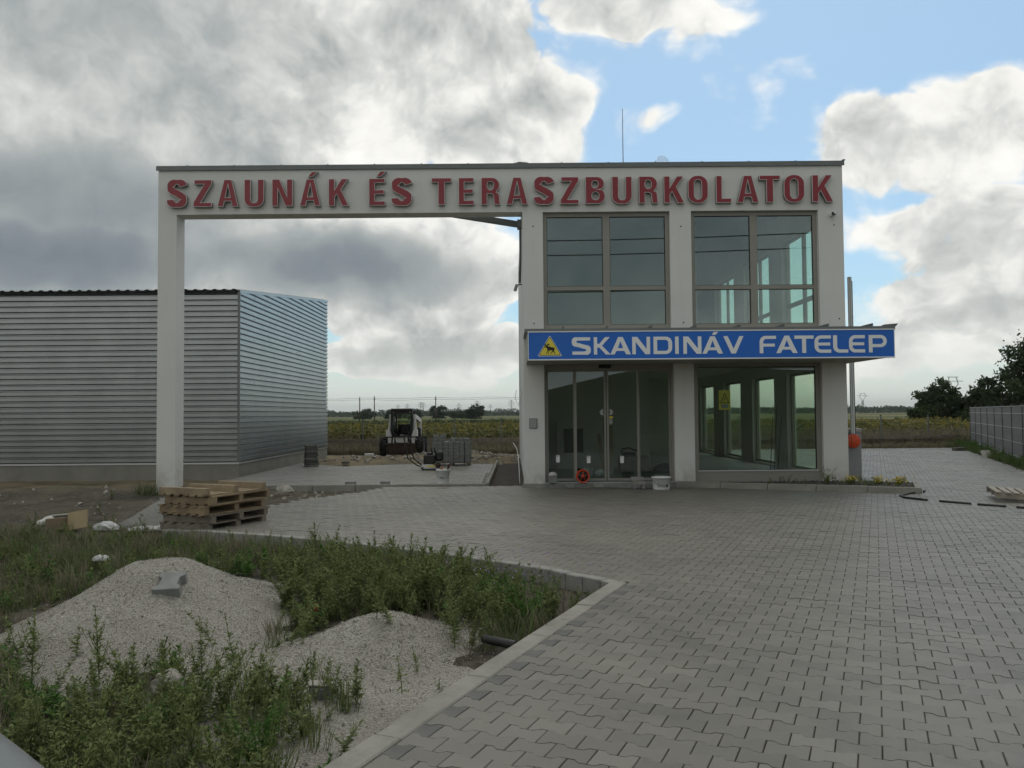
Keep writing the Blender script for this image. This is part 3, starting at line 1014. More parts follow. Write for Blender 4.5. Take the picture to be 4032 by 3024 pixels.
def side_window(y0, y1, z0, z1, mull, trans):
    x = XR - 0.12; fw = 0.07
    t = MB()
    t.box(x, x + 0.07, y0 + .002, y1 - .002, z1 - fw, z1 - .002); t.box(x, x + 0.07, y0 + .002, y1 - .002, z0 + .002, z0 + fw)
    t.box(x, x + 0.07, y0 + .002, y0 + fw, z0 + fw, z1 - fw); t.box(x, x + 0.07, y1 - fw, y1 - .002, z0 + fw, z1 - fw)
    ys = [y0 + fw, y1 - fw]
    if mull:
        c = (y0 + y1) / 2; t.box(x + .002, x + 0.068, c - 0.06, c + 0.06, z0 + fw, z1 - fw); ys = [y0 + fw, c - 0.06, c + 0.06, y1 - fw]
    zs = [z0 + fw, z1 - fw]
    if trans:
        for a, b in zip(ys[::2], ys[1::2]): t.box(x + .004, x + 0.066, a, b, trans - 0.05, trans + 0.05)
        zs = [z0 + fw, trans - 0.05, trans + 0.05, z1 - fw]
    f = t.build('side_window', M['frame'], bld, world=True)
    for a, b in zip(ys[::2], ys[1::2]):
        for c, d in zip(zs[::2], zs[1::2]):
            p = MB(); p.box(x + 0.03, x + 0.04, a, b, c, d)
            p.v = [(v[0] - bld.location.x, v[1] - bld.location.y, v[2]) for v in p.v]
            p.build('pane', M['glassside'], f)


for i, (a, b) in enumerate(SW): side_window(a, b, 0.16, 2.50, False, None)
for i, (a, b) in enumerate(SU): side_window(a, b, 3.45, 5.85, True, 4.2)

# ---------------------------------------------------------------- sliding door
dy = FY + 0.13
t = MB()
t.box(G1[0] + .002, G1[1] - .002, dy - 0.03, dy + 0.14, 2.485, GZ1 - .002)         # operator housing
t.box(G1[0] + .002, G1[0] + 0.045, dy, dy + 0.10, 0.10, 2.485)
t.box(G1[1] - 0.045, G1[1] - .002, dy, dy + 0.10, 0.10, 2.485)
door = t.build('sliding_door', M['frame'], bld, world=True)


def dchild(fn, name, m):
    q = MB(); fn(q)
    q.v = [(v[0] - bld.location.x, v[1] - bld.location.y, v[2]) for v in q.v]
    return q.build(name, m, door)


leafs = [(0.732, 1.345, 0.05), (1.335, 2.000, 0.012), (2.018, 2.700, 0.012), (2.690, 3.388, 0.05)]
for i, (a, b, o_) in enumerate(leafs):
    y = dy + o_
    w = 0.038
    def fr(q, a=a, b=b, y=y):
        q.box(a, a + w, y, y + 0.032, 0.115, 2.483); q.box(b - w, b, y, y + 0.032, 0.115, 2.483)
        q.box(a + w, b - w, y, y + 0.032, 0.115, 0.165); q.box(a + w, b - w, y, y + 0.032, 2.44, 2.483)
    dchild(fr, 'door_leaf', M['frame'])
    dchild(lambda q, a=a, b=b, y=y: q.box(a + w, b - w, y + 0.012, y + 0.020, 0.165, 2.44), 'pane', M['glassdoor'])
dchild(lambda q: q.box(2.001, 2.017, dy + 0.014, dy + 0.04, 0.12, 2.48), 'rubber_seal', M['black'])
dchild(lambda q: q.bbox(1.845, 2.115, dy - 0.085, dy - 0.031, 2.505, 2.585, 0.02), 'motion_sensor', M['black'])
dchild(lambda q: q.box(G1[0] + .002, G1[1] - .002, FY - 0.02, dy + 0.15, 0.082, 0.099), 'threshold', M['alu'])
for cx, cz in ((0.965, 0.585), (1.620, 0.565), (2.330, 0.560)):
    dchild(lambda q: q.box(cx - 0.038, cx + 0.038, dy + 0.0075, dy + 0.0105, cz - 0.075, cz + 0.075), 'paper_sticker', M['signwhite'])
    for k in (0, 1):
        dchild(lambda q: q.box(cx - 0.022 + k * 0.014, cx - 0.011 + k * 0.014, dy + 0.0045, dy + 0.007, cz + 0.045, cz + 0.062), 'sticker_print', M['blackink'])
for s, cx in ((-1, 1.925), (1, 2.095)):                                                # striped chevrons
    def chev(q, s=s, cx=cx):
        for k in range(7):
            z = 1.515 + k * 0.017
            off = (3 - abs(k - 3)) * 0.011 * s
            q.box(cx - 0.030 + off, cx + 0.030 + off, dy + 0.006, dy + 0.009, z, z + 0.008)
    dchild(chev, 'chevron_sticker', M['signwhite'])
dchild(lambda q: q.box(2.07, 2.145, dy + 0.006, dy + 0.009, 1.440, 1.480), 'yellow_sticker', M['yellow'])
dchild(lambda q: q.box(2.07, 2.135, dy + 0.006, dy + 0.009, 1.325, 1.425), 'notice_sticker', M['soffit'])

# plinth under the facade
bpart('plinth', M['kerb2'], lambda t: (t.box(XL - 0.05, G1[0], FY - 0.04, FY - 0.002, -0.05, 0.075), t.box(G1[0] + .002, G2[0], FY - 0.06, FY - 0.022, -0.05, 0.080)))

# fixtures of the facade
bpart('letter_box', M['greybox'], lambda t: t.bbox(0.355, 0.525, FY - 0.03, FY - 0.001, 1.235, 1.455, 0.006))
bpart('letter_box_lid', M['soffit'], lambda t: t.box(0.375, 0.505, FY - 0.034, FY - 0.0305, 1.255, 1.435))
for px, pz in ((0.475, 5.55), (3.63, 5.52), (6.90, 5.53), (0.48, 3.47), (3.66, 3.46), (6.97, 3.52)):
    bpart('anchor_hole', M['black'], lambda t: t.lathe([(0.016, FY - 0.003), (0.016, FY - 0.0005)], 8, 'Y', (px, 0, pz)))

# ---------------------------------------------------------------- canopy over the entrance
CF = 15.95                       # its front
canopy = bpart('canopy', M['soffit'], lambda t: (t.box(0.305, 7.345, CF, FY - 0.002, 2.590, 3.150), t.box(XR + 0.002, 7.343, FY - 0.001, FY + 0.75, 2.592, 3.148)))


def can_cap(t):
    t.prism([(CF - 0.05, 3.152), (FY - 0.003, 3.152), (FY - 0.003, 3.225), (CF - 0.05, 3.185)], 0.25, 7.385, 'YZ')
    t.box(0.252, 7.383, CF - 0.062, CF - 0.051, 3.115, 3.184)
    for x in np.arange(1.0, 7.2, 0.85): t.box(x - 0.012, x + 0.012, CF - 0.055, FY - 0.004, 3.19, 3.24)
    t.prism([(7.12, 3.18), (7.40, 3.175), (7.44, 3.235), (7.18, 3.215)], CF - 0.06, CF + 0.05, 'XZ')


t = MB(); can_cap(t)
t.v = [(v[0] - bld.location.x, v[1] - bld.location.y, v[2]) for v in t.v]
t.build('canopy_flashing', M['flash'], canopy)

# ---------------------------------------------------------------- lettering
def arc(cx, cy, rx, ry, a0, a1, n=10):
    return [(cx + rx * math.cos(R(a0 + (a1 - a0) * k / n)), cy + ry * math.sin(R(a0 + (a1 - a0) * k / n))) for k in range(n + 1)]


def ribbon(pts, w0, w1=None):
    """outline of a stroke along pts with half widths w (horizontal strokes thinner than vertical ones)"""
    L, Rr = [], []
    for i, p in enumerate(pts):
        a = pts[max(i - 1, 0)]; b = pts[min(i + 1, len(pts) - 1)]
        dx, dy_ = b[0] - a[0], b[1] - a[1]; q = math.hypot(dx, dy_); nx, ny = -dy_ / q, dx / q
        w = abs(nx) * w0 + abs(ny) * (w1 or w0)
        L.append((p[0] + nx * w, p[1] + ny * w)); Rr.append((p[0] - nx * w, p[1] - ny * w))
    return L + Rr[::-1]


def rrect(x0, y0, x1, y1, rx, ry=None, n=7):
    ry = ry or rx
    return arc(x1 - rx, y1 - ry, rx, ry, 0, 90, n) + arc(x0 + rx, y1 - ry, rx, ry, 90, 180, n) + arc(x0 + rx, y0 + ry, rx, ry, 180, 270, n) + arc(x1 - rx, y0 + ry, rx, ry, 270, 360, n)


def bold(ch):
    """condensed heavy grotesque, unit height: (advance width, outlines)"""
    s, h = 0.235, 0.165           # stem and bar weights
    acc = [(0.30, 1.07), (0.46, 1.27), (0.70, 1.27), (0.48, 1.07)]
    if ch in 'ÁÉ':
        w, o = bold('A' if ch == 'Á' else 'E')
        return w, o + [[(a + (0.0 if ch == 'Á' else -0.02), b) for a, b in acc]]
    if ch == 'A':
        w = 0.80
        return w, [[(0, 0), (0.235, 0), (0.275, 0.20), (0.525, 0.20), (0.565, 0), (w, 0), (0.545, 1), (0.255, 1)], [(0.302, 0.345), (0.498, 0.345), (0.400, 0.80)]]
    if ch == 'Z':
        w = 0.68
        return w, [[(0, 0), (w, 0), (w, h), (0.27, h), (w, 0.84), (w, 1), (0.03, 1), (0.03, 1 - h), (0.395, 1 - h), (0, 0.16)]]
    if ch == 'U':
        w = 0.72
        return w, [[(0, 1)] + arc(0.30, 0.29, 0.30, 0.31, 180, 270, 8) + arc(0.42, 0.29, 0.30, 0.31, 270, 360, 8) + [(w, 1), (w - s, 1)] + arc(0.395, 0.27, 0.09, 0.13, 0, -90, 6) + arc(0.325, 0.27, 0.09, 0.13, 270, 180, 6) + [(s, 1)]]
    if ch == 'N':
        w = 0.74
        return w, [[(0, 0), (0.215, 0), (0.215, 0.62), (0.485, 0), (w, 0), (w, 1), (w - 0.215, 1), (w - 0.215, 0.40), (0.265, 1), (0, 1)]]
    if ch == 'K':
        w = 0.78
        return w, [[(0, 0), (s, 0), (s, 0.30), (0.31, 0.42), (0.52, 0), (w, 0), (0.475, 0.60), (0.755, 1), (0.50, 1), (s, 0.60), (s, 1), (0, 1)]]
    if ch == 'E':
        w = 0.62
        return w, [[(0, 0), (w, 0), (w, h), (s, h), (s, 0.42), (0.585, 0.42), (0.585, 0.58), (s, 0.58), (s, 1 - h), (0.61, 1 - h), (0.61, 1), (0, 1)]]
    if ch == 'T':
        w = 0.70
        return w, [[(0.232, 0), (0.468, 0), (0.468, 1 - h), (w, 1 - h), (w, 1), (0, 1), (0, 1 - h), (0.232, 1 - h)]]
    if ch == 'L':
        w = 0.60
        return w, [[(0, 0), (w, 0), (w, h), (s, h), (s, 1), (0, 1)]]
    if ch == 'O':
        w = 0.74
        return w, [rrect(0, -0.015, w, 1.015, 0.34, 0.33, 9), rrect(s, 0.135, w - s, 0.865, 0.13, 0.16, 7)]
    if ch == 'B':
        w = 0.72
        return w, [[(0, 0)] + arc(0.43, 0.285, 0.29, 0.285, -90, 62, 9) + [(0.53, 0.535)] + arc(0.42, 0.745, 0.27, 0.255, -50, 90, 9) + [(0, 1)],
                   rrect(s, 0.15, 0.49, 0.435, 0.11, 0.13, 5), rrect(s, 0.585, 0.465, 0.85, 0.11, 0.12, 5)]
    if ch == 'R':
        w = 0.74
        return w, [[(0, 0), (s, 0), (s, 0.40), (0.34, 0.40)] + arc(0.36, 0.27, 0.12, 0.13, 90, 10, 5) + [(0.485, 0.12), (0.52, 0.0), (w, 0), (0.72, 0.06), (0.705, 0.30)] + arc(0.54, 0.32, 0.165, 0.14, 5, 75, 4) + arc(0.42, 0.72, 0.29, 0.28, -48, 90, 9) + [(0, 1)],
                   rrect(s, 0.545, 0.475, 0.855, 0.11, 0.13, 5)]
    if ch == 'S':
        w = 0.70
        c = arc(0.355, 0.745, 0.245, 0.185, 8, 100, 7) + arc(0.345, 0.735, 0.235, 0.195, 105, 205, 8) + [(0.22, 0.575), (0.36, 0.505), (0.49, 0.42)] + arc(0.355, 0.27, 0.235, 0.195, 25, -75, 8) + arc(0.345, 0.265, 0.245, 0.190, 270, 176, 8)
        return w, [ribbon(c, 0.115, 0.085)]
    return 0.30, []


def wide(ch):
    """wide techno grotesque for the shop sign, unit height"""
    s, h = 0.215, 0.185
    if ch == 'Á':
        w, o = wide('A'); return w, o + [[(0.56, 1.08), (0.66, 1.25), (0.93, 1.25), (0.76, 1.08)]]
    if ch == 'A':
        w = 1.18
        return w, [[(0, 0), (0.24, 0), (0.355, 0.20), (0.80, 0.20), (0.915, 0), (w, 0), (0.72, 1), (0.46, 1)], [(0.44, 0.36), (0.735, 0.36), (0.59, 0.76)]]
    if ch == 'S':
        w = 1.05
        c = [(1.03, 0.905), (0.36, 0.905)] + arc(0.30, 0.735, 0.195, 0.170, 95, 255, 9) + [(0.40, 0.545), (0.68, 0.455)] + arc(0.75, 0.265, 0.195, 0.172, 75, -85, 9) + [(0.66, 0.093), (0.02, 0.093)]
        return w, [ribbon(c, 0.105, 0.093)]
    if ch == 'K':
        w = 1.08
        return w, [[(0, 0), (s, 0), (s, 0.40), (0.36, 0.40), (0.77, 0), (w, 0), (0.53, 0.515), (1.04, 1), (0.73, 1), (0.36, 0.62), (s, 0.62), (s, 1), (0, 1)]]
    if ch == 'N':
        w = 1.10
        return w, [[(0, 0), (s, 0), (s, 0.70), (0.80, 0), (w, 0), (w, 1), (w - s, 1), (w - s, 0.30), (0.31, 1), (0, 1)]]
    if ch == 'D':
        w = 1.10
        return w, [[(0, 0)] + arc(0.72, 0.36, 0.38, 0.36, -90, 0, 7) + arc(0.72, 0.64, 0.38, 0.36, 0, 90, 7) + [(0, 1)], [(s, h)] + arc(0.70, 0.36, 0.175, 0.175, -90, 0, 6) + arc(0.70, 0.64, 0.175, 0.175, 0, 90, 6) + [(s, 1 - h)]]
    if ch == 'I':
        return 0.215, [[(0, 0), (0.215, 0), (0.215, 1), (0, 1)]]
    if ch == 'V':
        w = 1.16
        return w, [[(0.45, 0), (0.71, 0), (w, 1), (0.92, 1), (0.585, 0.27), (0.25, 1), (0, 1)]]
    if ch == 'F':
        w = 0.98
        return w, [[(0, 0), (s, 0), (s, 0.38), (0.90, 0.38), (0.90, 0.55), (s, 0.55), (s, 0.62)] + arc(0.40, 0.63, 0.185, 0.19, 180, 90, 6)[1:] + [(w, 0.82), (w, 1)] + arc(0.36, 0.64, 0.36, 0.36, 90, 180, 7)]
    if ch == 'T':
        w = 1.02
        return w, [[(0.40, 0), (0.615, 0), (0.615, 1 - h), (w, 1 - h), (w, 1), (0, 1), (0, 1 - h), (0.40, 1 - h)]]
    if ch == 'E':
        w = 0.98
        return w, [arc(0.38, 0.36, 0.38, 0.36, 180, 270, 7) + [(w, 0), (w, h)] + arc(0.40, 0.36, 0.185, 0.175, 270, 195, 5) + [(0.225, 0.415), (0.93, 0.415), (0.93, 0.585), (0.225, 0.585)] + arc(0.40, 0.64, 0.185, 0.175, 165, 90, 5) + [(w, 1 - h), (w, 1)] + arc(0.38, 0.64, 0.38, 0.36, 90, 180, 7)]
    if ch == 'L':
        w = 0.80
        return w, [[(0, 1)] + arc(0.34, 0.34, 0.34, 0.34, 180, 270, 7) + [(w, 0), (w, h)] + arc(0.37, 0.34, 0.155, 0.155, 270, 180, 6) + [(s, 1)]]
    if ch == 'P':
        w = 1.04
        return w, [[(0, 0), (s, 0), (s, 0.30), (0.72, 0.30)] + arc(0.70, 0.65, 0.34, 0.35, -80, 90, 10) + [(0, 1)], [(s, 0.48), (0.68, 0.48)] + arc(0.68, 0.65, 0.155, 0.165, -80, 80, 6) + [(0.68, 1 - h), (s, 1 - h)]]
    return 0.5, []


def curve_mesh(name, outlines, sx, sz, depth, shrink=0.0):
    cu = bpy.data.curves.new(name, 'CURVE'); cu.dimensions = '2D'; cu.fill_mode = 'BOTH'
    cu.extrude = depth / 2; cu.offset = shrink
    for o in outlines:
        q = []
        for p in o:
            if not q or math.hypot(p[0] - q[-1][0], p[1] - q[-1][1]) > 1e-4: q.append(p)
        if math.hypot(q[0][0] - q[-1][0], q[0][1] - q[-1][1]) < 1e-4: q.pop()
        sp = cu.splines.new('POLY'); sp.points.add(len(q) - 1); sp.use_cyclic_u = True
        for k, (a, b) in enumerate(q): sp.points[k].co = (a * sx, b * sz, 0, 1)
    ob = bpy.data.objects.new(name, cu); COL.objects.link(ob)
    dg = bpy.context.evaluated_depsgraph_get()
    me = bpy.data.meshes.new_from_object(ob.evaluated_get(dg))
    bpy.data.objects.remove(ob); bpy.data.curves.remove(cu)
    me.name = name; me.materials.clear()
    # stand it upright: y -> z, front towards -Y
    me.transform(Matrix.Rotation(R(90), 4, 'X'))
    return me


# red channel letters on the parapet: left edge, right edge (metres along the facade) from the photograph
RED = [('S', -7.297, -6.887), ('Z', -6.744, -6.350), ('A', -6.233, -5.786), ('U', -5.662, -5.240), ('N', -5.071, -4.631), ('Á', -4.481, -4.037), ('K', -3.868, -3.436), ('É', -3.011, -2.665), ('S', -2.522, -2.101),
       ('T', -1.680, -1.255), ('E', -1.105, -0.774), ('R', -0.624, -0.214), ('A', -0.090, 0.369), ('S', 0.504, 0.921), ('Z', 1.061, 1.450), ('B', 1.594, 2.014), ('U', 2.158, 2.585), ('R', 2.732, 3.142),
       ('K', 3.261, 3.699), ('O', 3.774, 4.201), ('L', 4.372, 4.697), ('A', 4.816, 5.278), ('T', 5.295, 5.739), ('O', 5.814, 6.251), ('K', 6.415, 6.866)]
sgn = thing('parapet_lettering', 'raised red capital letters SZAUNÁK ÉS TERASZBURKOLATOK along the parapet', 'sign', (-7.35, FY - 0.10, 6.00))
LZ, LH = 6.000, 0.580
for ch, a, b in RED:
    w, o = bold(ch)
    sx = (b - a) / w
    me = curve_mesh('letter', o, sx, LH, 0.085)
    ob = link('letter', me, sgn, [M['letter_side']])
    ob.location = (a + 7.35, 0.045, 0)
    # pale front edge and the red face inside it
    me2 = curve_mesh('letter_rim', o, sx, LH, 0.004); r2 = link('letter_rim', me2, ob, [M['trim']]); r2.location = (0, -0.0450, 0)
    me3 = curve_mesh('letter_face', o, sx, LH, 0.004, shrink=-0.0105); r3 = link('letter_face', me3, ob, [M['red']]); r3.location = (0, -0.0490, 0)

# ---------------------------------------------------------------- the blue fascia sign
sign = thing('fascia_sign', 'long blue fascia sign with moose triangle and SKANDINÁV FATELEP on the canopy', 'sign', (0.32, CF, 2.595))


def spart(name, m, fn, parent=None):
    q = MB(); fn(q); return q.build(name, m, parent or sign)


SX0, SX1, SZ0, SZ1 = 0.005, 7.020, 0.0, 0.515
spart('sign_panel', M['blue'], lambda q: q.box(SX0, SX1, -0.085, -0.003, SZ0, SZ1))
def sfr(q):
    q.box(SX0 - 0.012, SX1 + 0.012, -0.095, -0.003, SZ0 - 0.022, SZ0 - 0.001); q.box(SX0 - 0.012, SX1 + 0.012, -0.095, -0.003, SZ1 + 0.001, SZ1 + 0.020)
    q.box(SX0 - 0.012, SX0 - 0.0005, -0.094, -0.003, SZ0, SZ1); q.box(SX1 + 0.0005, SX1 + 0.012, -0.094, -0.003, SZ0, SZ1)
spart('sign_frame', M['signwhite'], sfr)
BLUE = [('S', 0.837, 1.194), ('K', 1.257, 1.577), ('A', 1.571, 1.967), ('N', 1.994, 2.337), ('D', 2.403, 2.760), ('I', 2.817, 2.886), ('N', 2.975, 3.322), ('Á', 3.339, 3.735), ('V', 3.745, 4.132),
        ('F', 4.439, 4.757), ('A', 4.757, 5.167), ('T', 5.110, 5.477), ('E', 5.494, 5.811), ('L', 5.851, 6.138), ('E', 6.155, 6.462), ('P', 6.535, 6.882)]
BZ, BH = 0.080, 0.335
for ch, a, b in BLUE:
    w, o = wide(ch)
    me = curve_mesh('sign_letter', o, (b - a) / w, BH, 0.004)
    ob = link('sign_letter', me, sign, [M['signwhite']]); ob.location = (a, -0.0875, BZ)


def tri(cx, z0, w, h, r):
    c = [(cx - w / 2, z0), (cx + w / 2, z0), (cx, z0 + h)]
    out = []
    for k in range(3):
        p, a, b = Vector(c[k]), Vector(c[k - 1]), Vector(c[(k + 1) % 3])
        d0, d1 = (a - p).normalized(), (b - p).normalized()
        for s_ in [k_ / 5 for k_ in range(6)]:
            q0, q1 = p + d0 * r, p + d1 * r
            q = (1 - s_) ** 2 * q0 + 2 * s_ * (1 - s_) * p + s_ ** 2 * q1
            out.append((q.x, q.y))
    return out


TC = 0.412
for nm, m_, zz, w_, h_, yo in (('warning_rim', 'signwhite', 0.055, 0.475, 0.405, -0.0875), ('warning_border', 'blackink', 0.069, 0.437, 0.373, -0.0905), ('warning_field', 'yellow', 0.080, 0.402, 0.344, -0.0935)):
    me = curve_mesh(nm, [tri(TC, zz, w_, h_, 0.035)], 1, 1, 0.003)
    ob = link(nm, me, sign, [M[m_]]); ob.location = (0, yo, 0)
# walking moose, facing left
MOOSE = [(0.07, .60), (0.10, .565), (0.155, .56), (.18, .585), (.235, .56), (.27, .50), (.285, .43), (.30, .38), (.275, .29), (.235, .20), (.215, .115), (.235, .10), (.275, .105), (.265, .125), (.285, .20), (.335, .28), (.37, .345), (.40, .36),
         (.40, .28), (.375, .20), (.365, .11), (.35, .085), (.385, .075), (.405, .09), (.41, .19), (.445, .275), (.465, .36),
         (.56, .355), (.63, .36), (.66, .33), (.62, .25), (.57, .19), (.52, .145), (.505, .11), (.54, .095), (.565, .13), (.64, .185), (.69, .235), (.735, .30), (.745, .25), (.79, .17), (.845, .10), (.85, .07), (.895, .065), (.89, .095), (.835, .19), (.80, .27), (.81, .38), (.825, .47), (.805, .54),
         (.74, .57), (.62, .58), (.52, .61), (.43, .645), (.365, .635), (.32, .66), (.34, .70), (.43, .73), (.46, .82), (.41, .80), (.40, .87), (.35, .81), (.33, .87), (.30, .79), (.285, .73), (.25, .73), (.20, .77), (.22, .85), (.165, .81), (.13, .86), (.12, .79), (.06, .80), (.09, .74), (.14, .71), (.205, .68), (.18, .655), (.12, .64)]
me = curve_mesh('moose_print', [[((a - 0.48) * 0.262 + TC, b * 0.262 + 0.076) for a, b in MOOSE]], 1, 1, 0.003)
ob = link('moose_print', me, sign, [M['blackink']]); ob.location = (0, -0.0965, 0)

# ---------------------------------------------------------------- fixtures that hang on the building
cc = thing('security_camera', 'small white security camera with black lens high on the right wall corner', 'camera', (6.86, FY, 5.74))
q = MB(); q.lathe([(0.045, -0.02), (0.045, -0.001)], 12, 'Y'); q.build('mount', M['white'], cc)
q = MB(); q.obox((0.0, -0.08, 0.01), (0.085, 0.14, 0.085), (R(-12), 0, R(18)), ch=0.015); q.build('housing', M['white'], cc)
q = MB(); q.obox((-0.024, -0.153, -0.006), (0.075, 0.02, 0.075), (R(-12), 0, R(18)), ch=0.006); q.build('lens_shield', M['black'], cc)
fl = thing('wall_floodlight', 'small grey floodlight on the gate side wall below the pipe', 'lamp', (0.26, 19.2, 4.55))
q = MB(); q.bar((0, 0, 0.02), (-0.10, -0.03, 0.0), 0.03); q.build('bracket', M['flash'], fl)
q = MB(); q.obox((-0.15, -0.05, -0.07), (0.07, 0.10, 0.16), (0, R(18), 0), ch=0.01); q.build('lamp_head', M['soffit'], fl)
br = thing('gate_brace', 'grey steel brace from the gate beam back to the side wall', 'brace', (0.20, 19.0, 5.92))
q = MB(); q.bar((-1.62, -1.005, 0.04), (0.0, 0.0, 0.0), 0.10, 0.13); q.build('beam', M['flash'], br)
q = MB(); q.box(-0.05, 0.06, -0.10, 0.10, -0.10, 0.10); q.build('end_plate', M['flash'], br)
pp = thing('wall_pipe', 'dark vertical conduit on the gate side wall', 'pipe', (0.20, 19.2, 4.6))
q = MB(); q.tube([(0, 0, 0), (0.02, 0, 0.6), (0.02, 0, 1.25)], 0.028, 8); q.build('pipe', M['flash'], pp)
q = MB(); q.tube([(-0.1, -0.2, -2.5), (-0.13, -0.2, -2.7), (-0.06, -0.2, -2.85), (0.03, -0.2, -2.6), (-0.02, -0.2, -2.45)], 0.006, 5); q.build('loose_cable', M['soffit'], pp)
wp = thing('white_drain_pipe', 'thin white plastic pipe standing at the foot of the side wall', 'pipe', (0.16, 19.0, -0.04))
q = MB(); q.tube([(0, 0, 0), (-0.01, 0.2, 0.25), (-0.02, 0.9, 0.55), (-0.05, 1.6, 0.72), (-0.14, 2.0, 0.86)], 0.009, 7); q.build('pipe', M['white'], wp)
rod = thing('lightning_rod', 'thin lightning rod standing on the flat roof', 'rod', (3.03, 22.0, TOP - 0.12))
q = MB(); q.tube([(0, 0, 0), (0, 0, 1.4), (0, 0, 2.99)], [0.016, 0.013, 0.008], 6); q.build('rod', M['flash'], rod)
q = MB(); q.lathe([(0.16, 0.0), (0.16, 0.08), (0.05, 0.10)], 12); q.build('foot', M['kerb2'], rod)
dish = thing('grid_antenna', 'small wire grid dish antenna just above the roof edge', 'antenna', (3.52, 19.0, TOP - 0.12))
q = MB(); q.tube([(0, 0, 0), (0, 0, 0.60)], 0.018, 6); q.build('mast', M['flash'], dish)
q = MB()
for k in range(-4, 5):
    a = k * 0.035; hh = math.sqrt(max(0.0, 0.15 ** 2 - a * a))
    if hh > 0.02:
        q.tube([(a - 0.03, -0.06 - 0.6 * a * a, 0.60 - hh), (a, -0.04 - 0.6 * a * a, 0.60), (a - 0.03, -0.06 - 0.6 * a * a, 0.60 + hh)], 0.004, 4)
        q.tube([(-hh, -0.06, 0.60 + a), (0, -0.045, 0.60 + a), (hh, -0.06, 0.60 + a)], 0.004, 4)
q.build('grid', M['alu'], dish)
q = MB(); q.tube([(0, -0.05, 0.60), (0.10, -0.02, 0.57)], 0.012, 5); q.build('feed_arm', M['flash'], dish)

# ---------------------------------------------------------------- what stands inside the shop
def boxthing(name, label, cat, c, dims, m, rz=0, ch=0.01):
    o = thing(name, label, cat, c, rz)
    return o


it = thing('black_fireplace', 'square black opening of a stove against the back wall inside the door', 'stove', (1.72, 21.6, 0.104))
q = MB(); q.box(-0.55, 0.45, 0.0, 0.28, 0.0, 1.25); q.build('surround', M['inside'], it)
q = MB(); q.box(-0.38, 0.12, -0.012, -0.001, 0.42, 1.05); q.build('firebox', M['black'], it)
it = thing('tool_crate', 'dark crate with tools piled on it inside the right door leaf', 'crate', (3.00, 20.6, 0.104))
q = MB(); q.bbox(-0.36, 0.36, -0.22, 0.22, 0.0, 0.38, 0.015); q.build('crate', M['oldwood'], it)
q = MB(); q.bbox(-0.30, 0.05, -0.12, 0.12, 0.381, 0.47, 0.03); q.tube([(-0.30, 0, 0.46), (-0.28, 0, 0.56), (-0.1, 0, 0.58), (0.1, 0, 0.5)], 0.02, 6); q.build('tools', M['black'], it)
it = thing('black_bag', 'slumped black bag on the floor inside the rightmost door panel', 'bag', (3.72, 20.2, 0.104))
q = MB(); q.lathe([(0.20, 0), (0.26, 0.05), (0.24, 0.12), (0.15, 0.19), (0.05, 0.22)], 12); q.build('bag', M['black'], it); it.scale = (1.25, 0.8, 1)
it = thing('plank_stack', 'timber planks leaning inside the middle of the door', 'planks', (2.25, 19.6, 0.104))
for k, (a, b) in enumerate(((0.0, 0.05), (0.09, 0.12), (-0.10, 0.02))):
    q = MB(); q.bar((a, 0, 0), (a + b - 0.10, 0.28, 1.35 - 0.2 * k), 0.085, 0.028); q.build('plank', M['wood'], it)
it = thing('foil_packs', 'crumpled foil and plastic packs on the floor inside the door', 'packaging', (1.62, 18.25, 0.104))
for k in range(5):
    q = MB(); q.obox((0.16 * k - 0.2, 0.05 * (k % 3), 0.10 + 0.03 * (k % 2)), (0.20, 0.14, 0.20 + 0.05 * (k % 3)), (0.3 * k, 0.2 * k, 0.5 * k), ch=0.04); q.build('pack', M['film' if k % 2 else 'greybox'], it)
it = thing('steel_rods', 'three thin dark rods leaning inside the shop window', 'rods', (5.70, 18.4, 0.104))
for k in range(3):
    q = MB(); q.tube([(k * 0.08, 0, 0), (0.16 + k * 0.10, 0.25, 1.35 + 0.25 * (k % 2))], 0.008, 5); q.build('rod', M['black'], it)
it = thing('warning_poster', 'yellow warning sign with triangle behind the shop window', 'sign', (4.55, FY + 0.19, 1.60))
q = MB(); q.box(-0.125, 0.125, 0, 0.003, 0, 0.42); q.build('sheet', M['yellow'], it)
me = curve_mesh('triangle', [tri(0, 0.14, 0.20, 0.23, 0.015), tri(0, 0.157, 0.150, 0.175, 0.01)], 1, 1, 0.002); ob = link('triangle', me, it, [M['blackink']]); ob.location = (0, -0.003, 0)
q = MB(); q.box(-0.008, 0.008, -0.004, -0.0015, 0.205, 0.275); q.box(-0.008, 0.008, -0.004, -0.0015, 0.175, 0.192); q.build('mark', M['blackink'], it)
q = MB(); q.box(-0.075, 0.075, -0.003, -0.001, 0.04, 0.12); q.build('text_block', M['soffit'], it)
for k in range(3):
    q = MB(); q.box(-0.06, 0.06 - 0.015 * k, -0.006, -0.004, 0.055 + 0.02 * k, 0.063 + 0.02 * k); q.build('text_line', M['greybox'], it)

# ================================================================ corrugated hall on the left
HX, HY0, HY1 = -7.18, 21.7, 32.0
HL = -19.0
hall = thing('metal_hall', 'windowless galvanised corrugated metal hall on concrete plinth', 'building', (HX, HY0, 0))
PITCH = 0.1465


def profile(z0, z1):
    """trapezoid ribs: offsets outwards along the height"""
    pts = []; z = z0
    while z < z1:
        pts += [(0.0, z), (0.0, z + 0.020), (0.050, z + 0.046), (0.050, z + 0.130)]; z += PITCH
    pts = [p for p in pts if p[1] < z1] + [(0.0, z1)]
    return pts


